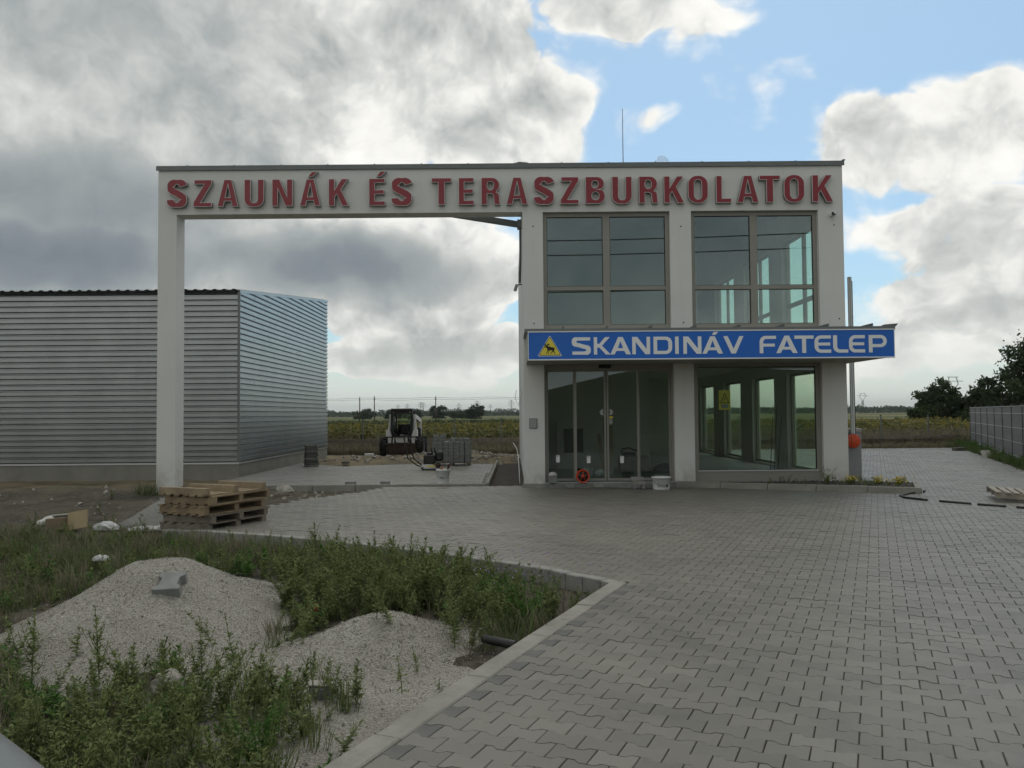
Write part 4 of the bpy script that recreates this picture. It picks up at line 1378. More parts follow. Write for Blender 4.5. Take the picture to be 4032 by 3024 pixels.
def hall_front(q):
    pr = profile(0.325, 4.80); vs = []; fs = []
    for o_, z in pr: vs += [(HL, HY0 - o_, z), (HX, HY0 - o_, z)]
    for i in range(len(pr) - 1): fs.append((2 * i, 2 * i + 1, 2 * i + 3, 2 * i + 2))
    q.add(vs, fs)


t = MB(); hall_front(t); t.build('front_sheet', M['galv'], hall, world=True)


def ztop(y): return 4.84 + (y - HY0) * 0.112


def hall_side(q):
    """side sheets cut to the slope of the roof"""
    pr = profile(0.325, 6.2)
    for i in range(len(pr) - 1):
        (o0, za), (o1, zb) = pr[i], pr[i + 1]
        def ystart(z): return HY0 if z <= ztop(HY0) else HY0 + (z - ztop(HY0)) / 0.112
        ya, yb = ystart(za), ystart(zb)
        if ya >= HY1: continue
        yb = min(yb, HY1)
        q.add([(HX + o0, ya, za), (HX + o0, HY1, za), (HX + o1, HY1, zb), (HX + o1, yb, zb)], [(0, 1, 2, 3)])


t = MB(); hall_side(t); t.build('side_sheet', M['galv'], hall, world=True)


def hall_roof(q):
    x = HL - 0.1; vs = []; fs = []; pts = []
    while x < HX + 0.05:
        pts += [(x, 0.0), (x + 0.11, 0.0), (x + 0.145, 0.032), (x + 0.215, 0.032), (x + 0.25, 0.0)]; x += 0.253
    pts = [p for p in pts if p[0] < HX + 0.06]
    for a, b in pts:
        vs += [(a, HY0 - 0.08, 4.86 + b), (a, HY1 + 0.05, 4.86 + 10.38 * 0.112 + b)]
    for i in range(len(pts) - 1): fs.append((2 * i, 2 * i + 2, 2 * i + 3, 2 * i + 1))
    q.add(vs, fs)


t = MB(); hall_roof(t); rf = t.build('roof_sheet', M['flash'], hall, world=True)
t = MB()
t.box(HL, HX - 0.002, HY0 + 0.05, HY1 - 0.05, 0.30, 4.78)
t.build('core', M['flash'], hall, world=True)
t = MB(); t.box(HL, HX + 0.03, HY0 - 0.03, HY1, -0.35, 0.30)
t.build('plinth', M['plinth'], hall, world=True)
t = MB(); t.box(HL, HX + 0.045, HY0 - 0.05, HY0 - 0.031, 0.300, 0.345); t.box(HX + 0.031, HX + 0.05, HY0 - 0.03, HY1, 0.300, 0.345)
t.build('drip_flashing', M['alu'], hall, world=True)
t = MB()
t.add([(HX + 0.064, HY0 - 0.05, ztop(HY0) - 0.05), (HX + 0.064, HY1 + 0.02, ztop(HY1) - 0.05), (HX + 0.064, HY1 + 0.02, ztop(HY1) + 0.02), (HX + 0.064, HY0 - 0.05, ztop(HY0) + 0.02),
       (HX + 0.058, HY0 - 0.05, ztop(HY0) - 0.05), (HX + 0.058, HY1 + 0.02, ztop(HY1) - 0.05), (HX + 0.058, HY1 + 0.02, ztop(HY1) + 0.02), (HX + 0.058, HY0 - 0.05, ztop(HY0) + 0.02)],
      [(0, 1, 2, 3), (7, 6, 5, 4), (0, 4, 5, 1), (1, 5, 6, 2), (2, 6, 7, 3), (3, 7, 4, 0)])
t.build('verge_flashing', M['galv'], hall, world=True)
t = MB()
t.box(HX - 0.004, HX + 0.054, HY0 - 0.054, HY0 - 0.002, 0.35, 4.82)
t.build('corner_trim', M['flash'], hall, world=True)
for xx_ in (-9.9, -13.6, -17.2):
    t = MB(); pr = profile(0.325, 4.80); vs = []; fs = []
    for o_, z in pr: vs += [(xx_, HY0 - o_ - 0.004, z), (xx_ + 0.10, HY0 - o_ - 0.004, z)]
    for i in range(len(pr) - 1): fs.append((2 * i, 2 * i + 1, 2 * i + 3, 2 * i + 2))
    t.add(vs, fs); t.build('sheet_lap', M['galv'], hall, world=True)
t = MB()
for y in np.arange(HY0 + 1.2, HY1, 1.5):
    for k in range(2, 44, 4):
        z = 0.325 + k * PITCH + 0.09
        if z < ztop(y) - 0.1: t.box(HX + 0.051, HX + 0.056, y - 0.012, y + 0.012, z - 0.012, z + 0.012)
o = t.build('screw_heads', M['flash'], hall, world=True); setp(o, kind='stuff')


# ================================================================ loose things on the site
def surf(x, y):
    return float(max(ground_z(np.array([x]), np.array([y]))[0], heap_z(np.array([x]), np.array([y]))[0]))


HEAPS = [(-2.95, 6.95, 1.24, 1.75, 0.58, 0.15), (-1.02, 5.95, 0.72, 1.20, 0.29, -0.42), (-1.25, 4.9, 1.7, 1.15, 0.06, -0.3)]


def heap_shape(x, y, H, k):
    cx, cy, rx, ry, h, rot = H
    c, s = math.cos(rot), math.sin(rot)
    u = ((x - cx) * c + (y - cy) * s) / rx; v = (-(x - cx) * s + (y - cy) * c) / ry
    q = np.sqrt(u * u + v * v) * (1 + 0.34 * (fbm(x * 1.5, y * 1.5, 40 + k, 4) - 0.45))
    b = np.clip(1 - q, 0, 1)
    prof = np.where(b > 0, np.sqrt(b * b + 0.03) - np.sqrt(0.03), 0) * 1.06 / (math.sqrt(1.03) - math.sqrt(0.03))
    prof = np.minimum(prof, 0.80 + 0.25 * (prof - 0.80)) - 0.05 * np.clip(0.3 - q, 0, 1)          # blunt top
    return -0.14 + h * prof + 0.05 * (fbm(x * 3.2, y * 3.2, 60 + k, 4) - 0.45) * np.clip(b * 6, 0, 1), q


def heap_z(x, y):
    r = np.full(np.broadcast(x, y).shape, -9.0)
    for k, H in enumerate(HEAPS):
        z, q = heap_shape(x, y, H, k); r = np.maximum(r, np.where(q < 1.05, z, -9))
    return r


_ico = np.array([(1, 0, 0), (-1, 0, 0), (0, 1, 0), (0, -1, 0), (0, 0, 1), (0, 0, -1)], float)
OCT = (_ico, np.array([0, 2, 4, 2, 1, 4, 1, 3, 4, 3, 0, 4, 2, 0, 5, 1, 2, 5, 3, 1, 5, 0, 3, 5]), np.full(8, 3))


def rand_rot(n, r):
    q = r.normal(size=(n, 4)); q /= np.linalg.norm(q, axis=1)[:, None]
    w, x, y, z = q.T
    return np.stack([np.stack([1 - 2 * (y * y + z * z), 2 * (x * y - z * w), 2 * (x * z + y * w)], -1),
                     np.stack([2 * (x * y + z * w), 1 - 2 * (x * x + z * z), 2 * (y * z - x * w)], -1),
                     np.stack([2 * (x * z - y * w), 2 * (y * z + x * w), 1 - 2 * (x * x + y * y)], -1)], 1)


def pebbles(name, x, y, z, size, m, parent, r):
    n = len(x)
    sc = size[:, None] * r.uniform(0.6, 1.25, (n, 3))
    Ms = rand_rot(n, r) * sc[:, None, :]
    A = replicate(OCT, Ms, np.stack([x, y, z], -1))
    o = np_mesh(name, *A, m, parent, attr=np.repeat(r.random(n), 6)); setp(o, kind='stuff'); return o


for k, (H, lab) in enumerate(zip(HEAPS, ('large pale gravel heap in the weeds with a paving stone lying on it', 'small low gravel heap spilling against the flush kerb', 'thin spread of gravel between the front weeds and the two heaps'))):
    root = thing('gravel_heap', lab, 'gravel heap', (H[0], H[1], -0.14))
    n = 110
    g = np.linspace(-1.15, 1.15, n); R_ = max(H[2], H[3])
    X, Y = np.meshgrid(H[0] + g * R_, H[1] + g * R_)
    Z, Q = heap_shape(X, Y, H, k)
    Z = np.where(Q < 1.08, Z, -0.25) - 0.05 * np.clip(Q - 1.0, 0, 1)
    V = np.stack([X.ravel() - H[0], Y.ravel() - H[1], Z.ravel() + 0.14], -1)
    i = np.arange(n - 1)[None, :] + n * np.arange(n - 1)[:, None]
    q4 = np.stack([i, i + 1, i + n + 1, i + n], -1).reshape(-1, 4)
    keep = (Q.ravel()[q4].min(1) < 1.08)
    np_mesh('mound', V, q4[keep].ravel(), np.full(keep.sum(), 4), M['gravel'], root, smooth=True)
    r = np.random.default_rng(100 + k)
    N = (22000, 14000, 9000)[k]
    x = H[0] + r.uniform(-1.25, 1.25, N) * R_; y = H[1] + r.uniform(-1.25, 1.25, N) * R_
    z, q = heap_shape(x, y, H, k)
    kk = (q < 1.0) | ((q < 1.18) & (r.random(N) < 0.35))
    kk &= ~in_poly(x, y, YARD)
    zz = np.where(q < 1.0, z, ground_z(x, y))
    pebbles('pebbles', x[kk] - H[0], y[kk] - H[1], zz[kk] + 0.142, r.uniform(0.0028, 0.0065, kk.sum()) * np.where(r.random(kk.sum()) < 0.04, 2.2, 1.0), M['gravel'], root, r)

# grey gravel behind the pallets
root = thing('grey_gravel_pile', 'grey gravel pile half hidden behind the pallet stack', 'gravel heap', (-5.35, 13.1, -0.12))
q = MB(); n = 14
prof = [(0.95, -0.05), (0.62, 0.10), (0.36, 0.27), (0.16, 0.38), (0.03, 0.42)]
q.lathe(prof, 28); ob = q.build('mound', M['gravelgrey'], root)
for v in ob.data.vertices: v.co += Vector((0.05, 0.04, 0.05)) * (float(fbm(v.co.x * 3, v.co.y * 3, 4, 3)) - 0.45) * 2


# ---------------------------------------------------------------- pallets
def make_pallet(name, label, L, W, decks, m, seed, group=None, ends=0.0):
    """deck boards run along x (length L), three bearers along y (length W); decks: (below, above)"""
    r = random.Random(seed)
    root = thing(name, label, 'pallet', group=group)
    bh, dt = 0.088, 0.020
    z = 0.0
    if decks[0]:
        for k in range(6):
            w = 0.095; y = -W / 2 + w / 2 + k * (W - w) / 5 + r.uniform(-.006, .006)
            q = MB(); q.obox((r.uniform(-.015, .015) + ends, y, dt / 2), (L + r.uniform(-.03, .03), w, dt - .001), (0, 0, r.uniform(-.012, .012))); q.build('deck_board', M[m], root)
        z = dt
    for x in (-L / 2 + 0.06, 0.0, L / 2 - 0.06):
        q = MB(); q.obox((x + r.uniform(-.02, .02), r.uniform(-.015, .015), z + bh / 2), (0.085, W, bh - .001), (0, 0, r.uniform(-.015, .015))); q.build('bearer', M[m], root)
    z += bh
    if decks[1]:
        for k in range(6):
            w = 0.095; y = -W / 2 + w / 2 + k * (W - w) / 5 + r.uniform(-.006, .006)
            q = MB(); q.obox((r.uniform(-.015, .015) + ends, y, z + dt / 2), (L + r.uniform(-.03, .03), w, dt - .001), (0, 0, r.uniform(-.012, .012))); q.build('deck_board', M[m], root)
        z += dt
    return root, z


PSX, PSY = -4.30, 12.02
pz = -0.02
stack = [((0, 1), 'oldwood', 'darkest pallet at the bottom of the pallet stack', 0.0), ((0, 1), 'oldwood', 'second pallet from the bottom of the pallet stack', 0.03), ((1, 1), 'wood', 'third pallet from the bottom of the pallet stack', -0.02),
         ((1, 1), 'wood', 'fourth pallet from the bottom with one board sticking out to the right', 0.04), ((1, 0), 'wood2', 'upturned pallet on top of the stack with three bearers showing', -0.02)]
for k, (dk, m_, lab, off) in enumerate(stack):
    p, hgt = make_pallet('pallet', lab, 1.22, 0.86, dk, m_, 11 + k, 'pallets stacked on the edge of the paving')
    # boards run away from the camera
    p.rotation_euler = (0, 0, R(90) - YAW + R((0, 1.5, -2.0, 2.0, -1.2)[k]))
    p.location = (PSX + off, PSY + off * 0.7, pz)
    pz += hgt + 0.002
p, _h = make_pallet('pallet', 'pale grey pallet lying on the paving at the right edge', 1.2, 0.80, (0, 1), 'greywood', 77)
for ch in p.children: pass
p.rotation_euler = (0, R(-4.5), -YAW); p.location = (9.02, 14.42, 0.055)
# its boards run across
p.rotation_euler = (R(4.0), 0, R(90) - YAW); p.location = (8.74, 14.42, 0.045)

# ---------------------------------------------------------------- skid steer loader, facing the camera
SK = 0.00195
def sx_(z): return (z - 637) * SK
def sz_(z): return (1065 - z) * SK
bob = thing('skid_steer_loader', 'white and black skid steer loader parked facing the camera behind the gate', 'loader', (-4.20, 31.35, 0.0))


def opart(root, name, m, fn):
    q = MB(); fn(q); return q.build(name, M[m], root)


def wheel(root, x, y, r, w):
    q = MB()
    prof = [(r * 0.55, -w / 2), (r * 0.90, -w / 2), (r * 0.98, -w * 0.42), (r, -w * 0.2), (r, w * 0.2), (r * 0.98, w * 0.42), (r * 0.90, w / 2), (r * 0.55, w / 2)]
    q.lathe(prof, 24, 'X', (0, 0, 0))
    for k in range(16):
        a = 2 * math.pi * k / 16
        for s in (-1, 1):
            q.obox((s * w * 0.23, math.cos(a + s * 0.1) * r * 1.0, math.sin(a + s * 0.1) * r * 1.0), (w * 0.44, 0.05, 0.05), Matrix.Rotation(a, 3, 'X') @ Matrix.Rotation(0.35 * s, 3, 'Y'))
    o = q.build('wheel', M['rubber'], root); o.location = (x, y, r)
    q = MB(); q.lathe([(r * 0.53, -w * 0.30), (r * 0.30, -w * 0.18), (r * 0.12, -w * 0.22), (r * 0.12, w * 0.22), (r * 0.53, w * 0.30)], 18, 'X'); q.build('rim', M['bobwhite'], o)
    return o


for x in (-0.70, 0.70):
    for y in (0.30, 1.42): wheel(bob, x, y, 0.335, 0.27)
opart(bob, 'chassis', 'bobdark', lambda q: (q.bbox(-0.55, 0.55, 0.12, 1.95, 0.22, 0.62, 0.03), q.bbox(-0.56, 0.56, 1.55, 2.15, 0.30, 1.05, 0.05)))
def cab(q):
    # side posts, roof and the V shaped lower front of the cab
    for s in (-1, 1):
        q.prism([(s * 0.415, 0.95), (s * 0.320, 0.95), (s * 0.325, 1.69), (s * 0.405, 1.72)], 0.13, 0.24, 'XZ')
        q.prism([(s * 0.415, 0.95), (s * 0.255, 0.72), (s * 0.16, 0.72), (s * 0.345, 0.99)], 0.15, 0.22, 'XZ')
        q.box(s * 0.36 - 0.03, s * 0.36 + 0.03, 1.22, 1.30, 0.62, 1.69)
        q.box(s * 0.38 - 0.02, s * 0.38 + 0.02, 0.242, 1.219, 0.62, 1.22)
        q.box(s * 0.385 - 0.012, s * 0.385 + 0.012, 0.242, 1.219, 1.40, 1.43)
        for k in range(6): q.box(s * 0.388 - 0.006, s * 0.388 + 0.006, 0.34 + k * 0.15, 0.36 + k * 0.15, 1.222, 1.688)
    q.box(-0.255, 0.255, 0.15, 0.20, 0.68, 0.74)
    q.bbox(-0.42, 0.42, 0.08, 1.34, 1.69, 1.79, 0.03)
    q.box(-0.322, 0.322, 0.14, 0.22, 1.58, 1.688)
    q.box(-0.30, 0.30, 1.24, 1.28, 0.62, 1.18)
opart(bob, 'cab', 'bobdark', cab)
opart(bob, 'rear_window', 'glassside', lambda q: q.box(-0.30, 0.30, 1.25, 1.258, 1.19, 1.66))
opart(bob, 'seat', 'black', lambda q: (q.bbox(-0.22, 0.22, 0.62, 1.05, 0.70, 0.82, 0.04), q.bbox(-0.20, 0.20, 0.98, 1.10, 0.80, 1.16, 0.04)))
for s in (-1, 1):
    opart(bob, 'control_lever', 'black', lambda q: q.tube([(s * 0.22, 0.55, 0.66), (s * 0.22, 0.45, 1.0)], 0.018, 6))
    opart(bob, 'work_light', 'trim', lambda q: q.lathe([(0.035, -0.012), (0.035, 0.012)], 10, 'Y', (s * 0.33, 0.145, 1.655)))
    def arm(q):
        q.prism([(s * 0.425, 1.52), (s * 0.495, 1.53), (s * 0.545, 0.99), (s * 0.455, 0.99)], 0.30, 0.42, 'XZ')
        q.prism([(s * 0.46, 0.985), (s * 0.585, 0.985), (s * 0.590, 0.735), (s * 0.375, 0.735)], 0.02, 0.40, 'XZ')
        q.bar((s * 0.46, 0.38, 1.49), (s * 0.50, 2.0, 1.30), 0.10, 0.16)
        q.bar((s * 0.50, 2.0, 1.32), (s * 0.52, 1.7, 0.80), 0.10, 0.20)
        q.prism([(s * 0.52, 0.690), (s * 0.375, 0.690), (s * 0.395, 0.48), (s * 0.50, 0.48)], 0.02, 0.16, 'XZ')
    opart(bob, 'lift_arm', 'bobwhite', arm)
    opart(bob, 'tilt_cylinder', 'alu', lambda q: q.tube([(s * 0.30, 0.10, 0.70), (s * 0.30, -0.02, 0.40)], 0.03, 8))
opart(bob, 'cross_bar', 'bobdark', lambda q: q.box(-0.585, 0.585, -0.01, 0.03, 0.700, 0.728))
opart(bob, 'front_panel', 'bobwhite', lambda q: q.prism([(-0.235, 0.69), (0.235, 0.69), (0.225, 0.50), (-0.20, 0.50)], 0.05, 0.12, 'XZ'))
def qa(q):
    q.box(-0.565, 0.555, -0.04, 0.05, 0.06, 0.47)
    for s in (-1, 1): q.box(s * 0.40 - 0.10, s * 0.40 + 0.10, -0.09, -0.041, 0.08, 0.30)
    q.box(-0.22, 0.22, -0.07, -0.041, 0.12, 0.18); q.box(-0.56, 0.55, -0.06, -0.041, 0.40, 0.46)
opart(bob, 'attachment_plate', 'rust', qa)
opart(bob, 'grab_handle', 'soffit', lambda q: q.box(-0.06, 0.06, 0.10, 0.15, 0.755, 0.80))

# ---------------------------------------------------------------- plate compactor
pc = thing('plate_compactor', 'black vibrating plate compactor with long bent handle on the back yard', 'compactor', (-2.27, 23.35, 0.005))
opart(pc, 'base_plate', 'bobdark', lambda q: q.prism([(-0.30, 0.06), (-0.24, 0.0), (0.24, 0.0), (0.32, 0.07), (0.30, 0.085), (0.22, 0.03), (-0.22, 0.03), (-0.29, 0.075)], -0.22, 0.22, 'XZ'))
opart(pc, 'engine', 'black', lambda q: (q.bbox(-0.22, 0.10, -0.16, 0.16, 0.16, 0.42, 0.03), q.bbox(-0.14, 0.02, -0.12, 0.12, 0.42, 0.48, 0.02)))
opart(pc, 'engine_cover', 'black', lambda q: q.bbox(0.105, 0.33, -0.15, 0.15, 0.24, 0.52, 0.05))
opart(pc, 'lifting_lever', 'black', lambda q: (q.tube([(0.02, -0.05, 0.42), (-0.02, -0.05, 0.62)], 0.022, 6), q.tube([(0.10, 0.05, 0.46), (0.05, 0.05, 0.62)], 0.025, 6)))
opart(pc, 'yellow_rail', 'yellow', lambda q: q.box(-0.13, 0.10, -0.20, -0.17, 0.095, 0.125))
opart(pc, 'pulley', 'rust', lambda q: q.lathe([(0.075, -0.20), (0.075, -0.13)], 16, 'Y', (0.19, 0, 0.13)))
opart(pc, 'dusty_frame', 'stone', lambda q: q.prism([(-0.45, 0.28), (-0.20, 0.14), (-0.18, 0.30), (-0.30, 0.33)], -0.12, 0.10, 'XZ'))
opart(pc, 'handle', 'black', lambda q: (q.tube([(-0.30, -0.16, 0.10), (-0.40, -0.16, 0.13), (-0.66, -0.16, 0.33), (-0.76, -0.16, 0.90), (-0.74, -0.14, 0.935), (-0.70, 0.0, 0.94), (-0.68, 0.12, 0.92), (-0.66, 0.14, 0.86), (-0.53, 0.14, 0.31), (-0.30, 0.14, 0.11)], 0.019, 8)))
lath = thing('wooden_lath', 'thin wooden lath lying slanted against the block pallet', 'lath', (-1.86, 24.6, 0.02))
q = MB(); q.bar((-0.15, 0, 0.18), (0.46, 0.25, 0.30), 0.03, 0.02); q.build('lath', M['oldwood'], lath)
q = MB(); q.bar((-0.15, 0.0, 0.0), (-0.15, 0.0, 0.17), 0.03, 0.03); q.build('foot', M['oldwood'], lath)

# ---------------------------------------------------------------- strapped blocks on a pallet
bl = thing('block_pallet', 'strapped stack of grey concrete blocks on a pallet with loose blocks on top', 'blocks', (-1.86, 25.15, 0.0))
q = MB()
for x in (-0.50, 0, 0.50): q.box(x - 0.05, x + 0.05, 0, 0.8, 0.0, 0.07)
q.box(-0.58, 0.58, 0.0, 0.8, 0.071, 0.09); q.build('pallet', M['oldwood'], bl)
bw, bh_, bd = 0.1640, 0.1050, 0.26
bme = None
rb = random.Random(4)
for j in range(6):
    for i in range(7):
        for kk in range(3):
            if bme is None:
                q = MB(); q.bbox(-bw / 2 + .003, bw / 2 - .003, 0.002, bd - .002, 0.002, bh_ - .002, 0.006); o = q.build('block', M['block'], bl); bme = o.data
            else:
                o = bpy.data.objects.new('block', bme); COL.objects.link(o); o.parent = bl
            o.location = (-0.495 + i * 0.165 + rb.uniform(-.003, .003), kk * bd + rb.uniform(-.006, .006), 0.09 + j * 0.1052)
for i, (x, y, z, a) in enumerate(((-0.47, 0.05, 0, 0), (-0.47, 0.05, 1, 0.05), (-0.28, 0.04, 0, 0.1), (-0.26, 0.05, 1, -0.05), (0.10, 0.3, 0, 0.4), (0.28, 0.2, 0, 0.05), (0.47, 0.06, 0, 0.02), (0.44, 0.3, 0, 0), (-0.02, 0.1, 0, 0.0))):
    o = bpy.data.objects.new('loose_block', bme); COL.objects.link(o); o.parent = bl
    o.location = (x, y, 0.723 + z * 0.106); o.rotation_euler = (0, 0.75 if i == 8 else 0, a)
for x in (-0.25, 0.08, 0.40):
    q = MB(); q.box(x - .008, x + .008, -0.012, -0.008, 0.03, 0.725); q.build('strap', M['black'], bl)

# stack of slabs by the hall
sl = thing('slab_stack', 'leaning stack of thin dark slabs beside the hall wall', 'slabs', (-6.15, 25.35, 0.0))
for k in range(12):
    q = MB(); q.obox((rb.uniform(-.02, .02), rb.uniform(-.02, .02), 0.027 + k * 0.054), (0.40 - 0.006 * k, 0.40, 0.050), (0, 0, R(20) + rb.uniform(-.05, .05)), ch=0.004); q.build('slab', M['blockdark' if k % 4 else 'block'], sl)


def block_thing(name, label, x, y, z, dims, m, rz=0.0, rx=0.0):
    o = thing(name, label, 'block', (x, y, z), rz)
    q = MB(); q.obox((0, 0, dims[2] / 2), dims, (rx, 0, 0), ch=0.008); q.build('block', M[m], o)
    return o


block_thing('loose_paver', 'single grey block lying on the yard kerb, the left of two', -3.58, 18.35, 0.004, (0.235, 0.11, 0.085), 'block', 0.05)
block_thing('loose_paver', 'single grey block lying on the yard kerb, the right of two', -2.82, 18.35, 0.004, (0.205, 0.11, 0.085), 'block', -0.03)
block_thing('flat_slab', 'small dark slab lying flat on the sand near the slab stack', -5.35, 26.6, 0.0, (0.24, 0.18, 0.07), 'blockdark', 0.1)
block_thing('flat_slab', 'white slab lying on the sand beside the loader wheel', -5.35, 31.0, 0.02, (0.34, 0.3, 0.09), 'white', 0.15)
block_thing('step_block', 'grey block on the paving below the left door leaf', 1.19, 17.32, 0.004, (0.17, 0.12, 0.085), 'block', 0.05)
block_thing('step_block', 'brownish block on the paving below the middle of the door', 1.79, 17.36, 0.004, (0.22, 0.10, 0.085), 'kerb2', -0.04)
block_thing('step_block', 'low block lying between the block pile and the white tub', 2.80, 17.10, 0.004, (0.16, 0.10, 0.085), 'kerb2', 0.1)
bp_ = thing('block_pile', 'small pile of stacked paving blocks in front of the door', 'blocks', (2.57, 16.98, 0.004))
for (x, z, w) in ((-0.095, 0.0, 0.08), (0.095, 0.0, 0.07), (0.0, 0.082, 0.26), (-0.03, 0.164, 0.25)):
    q = MB(); q.obox((x, 0, z + 0.04), (w, 0.15, 0.078), (0, 0, rb.uniform(-.06, .06)), ch=0.008); q.build('block', M['kerb2' if z else 'block'], bp_)
cb = thing('cloth_on_block', 'grey block with a crumpled pale cloth on it inside the left door edge', 'block', (0.84, 17.42, 0.10))
q = MB(); q.obox((0, 0, 0.075), (0.17, 0.14, 0.15), (0, 0, 0.05), ch=0.01); q.build('block', M['block'], cb)
q = MB(); q.lathe([(0.085, 0.151), (0.09, 0.18), (0.06, 0.215), (0.02, 0.23)], 11); q.build('cloth', M['stonewhite'], cb)


# ---------------------------------------------------------------- buckets
def bucket(name, label, x, y, r0, r1, h, z=0.004):
    o = thing(name, label, 'bucket', (x, y, z))
    q = MB()
    q.lathe([(r0, 0), (r1 * 0.985, h * 0.90), (r1 * 1.05, h * 0.905), (r1 * 1.06, h), (r1 * 0.99, h), (r0 * 0.96, 0.012)], 28, cap=False)
    q.lathe([(0.001, 0.012), (r0 * 0.96, 0.012)], 28, cap=False)
    q.build('tub', M['white'], o)
    q = MB(); pts = [(-r1 * 1.05, 0, h * 0.86)] + [(-r1 * 1.05 * math.cos(a), -r1 * 1.1 * math.sin(a) , h * (0.86 - 0.50 * math.sin(a))) for a in np.linspace(0.25, math.pi - 0.25, 9)] + [(r1 * 1.05, 0, h * 0.86)]
    q.tube(pts, 0.0045, 5); q.build('wire_handle', M['flash'], o)
    return o


b1 = bucket('mortar_bucket', 'white plastic bucket with tools sticking out on the back yard kerb', -1.56, 18.62, 0.125, 0.150, 0.32)
q = MB(); q.bar((0.02, 0.0, 0.10), (0.17, 0.02, 0.46), 0.05, 0.025); q.bar((0.04, 0.03, 0.10), (0.13, 0.05, 0.42), 0.04, 0.03); q.build('tool_handle', M['rust'], b1)
q = MB(); q.bar((-0.05, 0, 0.2), (-0.02, 0, 0.38), 0.04); q.build('red_handle', M['redbrick'], b1)
q = MB(); q.box(-0.05, 0.02, -0.158, -0.150, 0.14, 0.155); q.build('handle_grip', M['black'], b1)
b2 = bucket('plaster_tub', 'wide white plaster tub with faded label by the door', 3.01, 16.86, 0.165, 0.190, 0.25)
q = MB()
for k in range(9):
    a0, a1 = R(-128 + k * 8.5), R(-128 + (k + 1) * 8.5)
    rr = lambda z: 0.165 + (0.187 - 0.165) * z / 0.225 + 0.003
    q.add([(rr(.05) * math.cos(a0), rr(.05) * math.sin(a0), .05), (rr(.05) * math.cos(a1), rr(.05) * math.sin(a1), .05), (rr(.19) * math.cos(a1), rr(.19) * math.sin(a1), .19), (rr(.19) * math.cos(a0), rr(.19) * math.sin(a0), .19)], [(0, 1, 2, 3)])
q.build('label', M['soffit'], b2)
q = MB(); q.obox((0.155 * math.cos(R(-62)) + .018, 0.168 * math.sin(R(-62)) - .014, 0.075), (0.035, 0.004, 0.04), (0, 0, R(28))); q.build('print_square', M['blackink'], b2)

# ---------------------------------------------------------------- cable reel at the door
re_ = thing('cable_reel', 'orange cable reel leaning at the foot of the door', 'cable reel', (1.47, 17.43, 0.088))
q = MB()
for y in (-0.05, 0.05):
    q.lathe([(0.135, y - 0.006), (0.143, y), (0.135, y + 0.006), (0.112, y + 0.006), (0.112, y - 0.006), (0.135, y - 0.006)], 26, 'Y', (0, 0, 0.145), cap=False)
q.build('rim', M['orange'], re_)
q = MB()
for k in range(5):
    a = 2 * math.pi * k / 5 + 0.3
    for y in (-0.05, 0.05): q.bar((0.02 * math.cos(a), y, 0.145 + 0.02 * math.sin(a)), (0.115 * math.cos(a), y, 0.145 + 0.115 * math.sin(a)), 0.016, 0.008)
q.lathe([(0.03, -0.056), (0.03, 0.056)], 12, 'Y', (0, 0, 0.145)); q.build('spokes', M['orange'], re_)
q = MB(); q.lathe([(0.095, -0.042), (0.108, -0.02), (0.100, 0.0), (0.108, 0.02), (0.095, 0.042)], 22, 'Y', (0, 0, 0.145)); q.build('wound_cable', M['black'], re_)

# ---------------------------------------------------------------- barrier beside the building
ba = thing('barrier', 'grey car park barrier with orange disc and raised aluminium boom', 'barrier', (7.98, 19.4, 0.0))
opart(ba, 'cabinet', 'greybox', lambda q: q.bbox(-0.17, 0.17, -0.02, 0.36, -0.02, 1.05, 0.008))
opart(ba, 'cabinet_top', 'soffit', lambda q: q.bbox(-0.18, 0.18, -0.03, 0.37, 1.055, 1.15, 0.015))
def disc(q):
    q.lathe([(0.150, -0.14), (0.160, -0.13), (0.160, -0.06), (0.150, -0.05)], 28, 'Y', (-0.055, 0, 0.855))
opart(ba, 'disc', 'orange', disc)
def bolts(q):
    for k in range(6):
        a = k * math.pi / 3 + 0.2; q.lathe([(0.009, -0.150), (0.009, -0.141)], 8, 'Y', (-0.055 + 0.12 * math.cos(a), 0, 0.855 + 0.12 * math.sin(a)))
    q.box(-0.120, -0.112, -0.144, -0.1405, 0.74, 0.97)
opart(ba, 'disc_bolts', 'rust', bolts)
opart(ba, 'boom', 'boom', lambda q: q.bbox(-0.098, -0.010, -0.12, -0.06, 1.02, 4.70, 0.012))
opart(ba, 'boom_groove', 'flash', lambda q: q.box(-0.062, -0.052, -0.1225, -0.1205, 1.02, 4.69))
opart(ba, 'boom_rubber', 'black', lambda q: q.box(-0.009, 0.008, -0.105, -0.075, 1.02, 4.60))

# ---------------------------------------------------------------- black strip on the paving
hp = [(7.98, 16.1), (7.78, 15.75), (7.36, 15.45), (7.03, 15.10), (6.95, 14.75), (7.10, 14.35), (7.53, 13.68), (8.02, 13.06), (8.55, 12.4)]
ho = thing('rubber_strip', 'broken black rubber edging strip trailing across the paving on the right', 'strip', (6.93, 14.8, 0.0))
_pts = [Vector((a, b, 0.016)) for a, b in hp]
_dense = []
for a, b in zip(_pts, _pts[1:]):
    n_ = max(2, int((b - a).length / 0.05))
    _dense += [a.lerp(b, k / n_) for k in range(n_)]
_gaps = [(0.50, 0.53), (0.66, 0.672), (0.78, 0.795), (0.87, 0.885), (0.10, 0.12)]
_seg = []
for i, p_ in enumerate(_dense):
    f_ = i / (len(_dense) - 1)
    if any(g0 < f_ < g1 for g0, g1 in _gaps):
        if len(_seg) > 1:
            q = MB(); q.tube([v - Vector(ho.location) for v in _seg], 0.020, 6); q.build('strip', M['black'], ho)
        _seg = []
    else:
        _seg.append(p_)
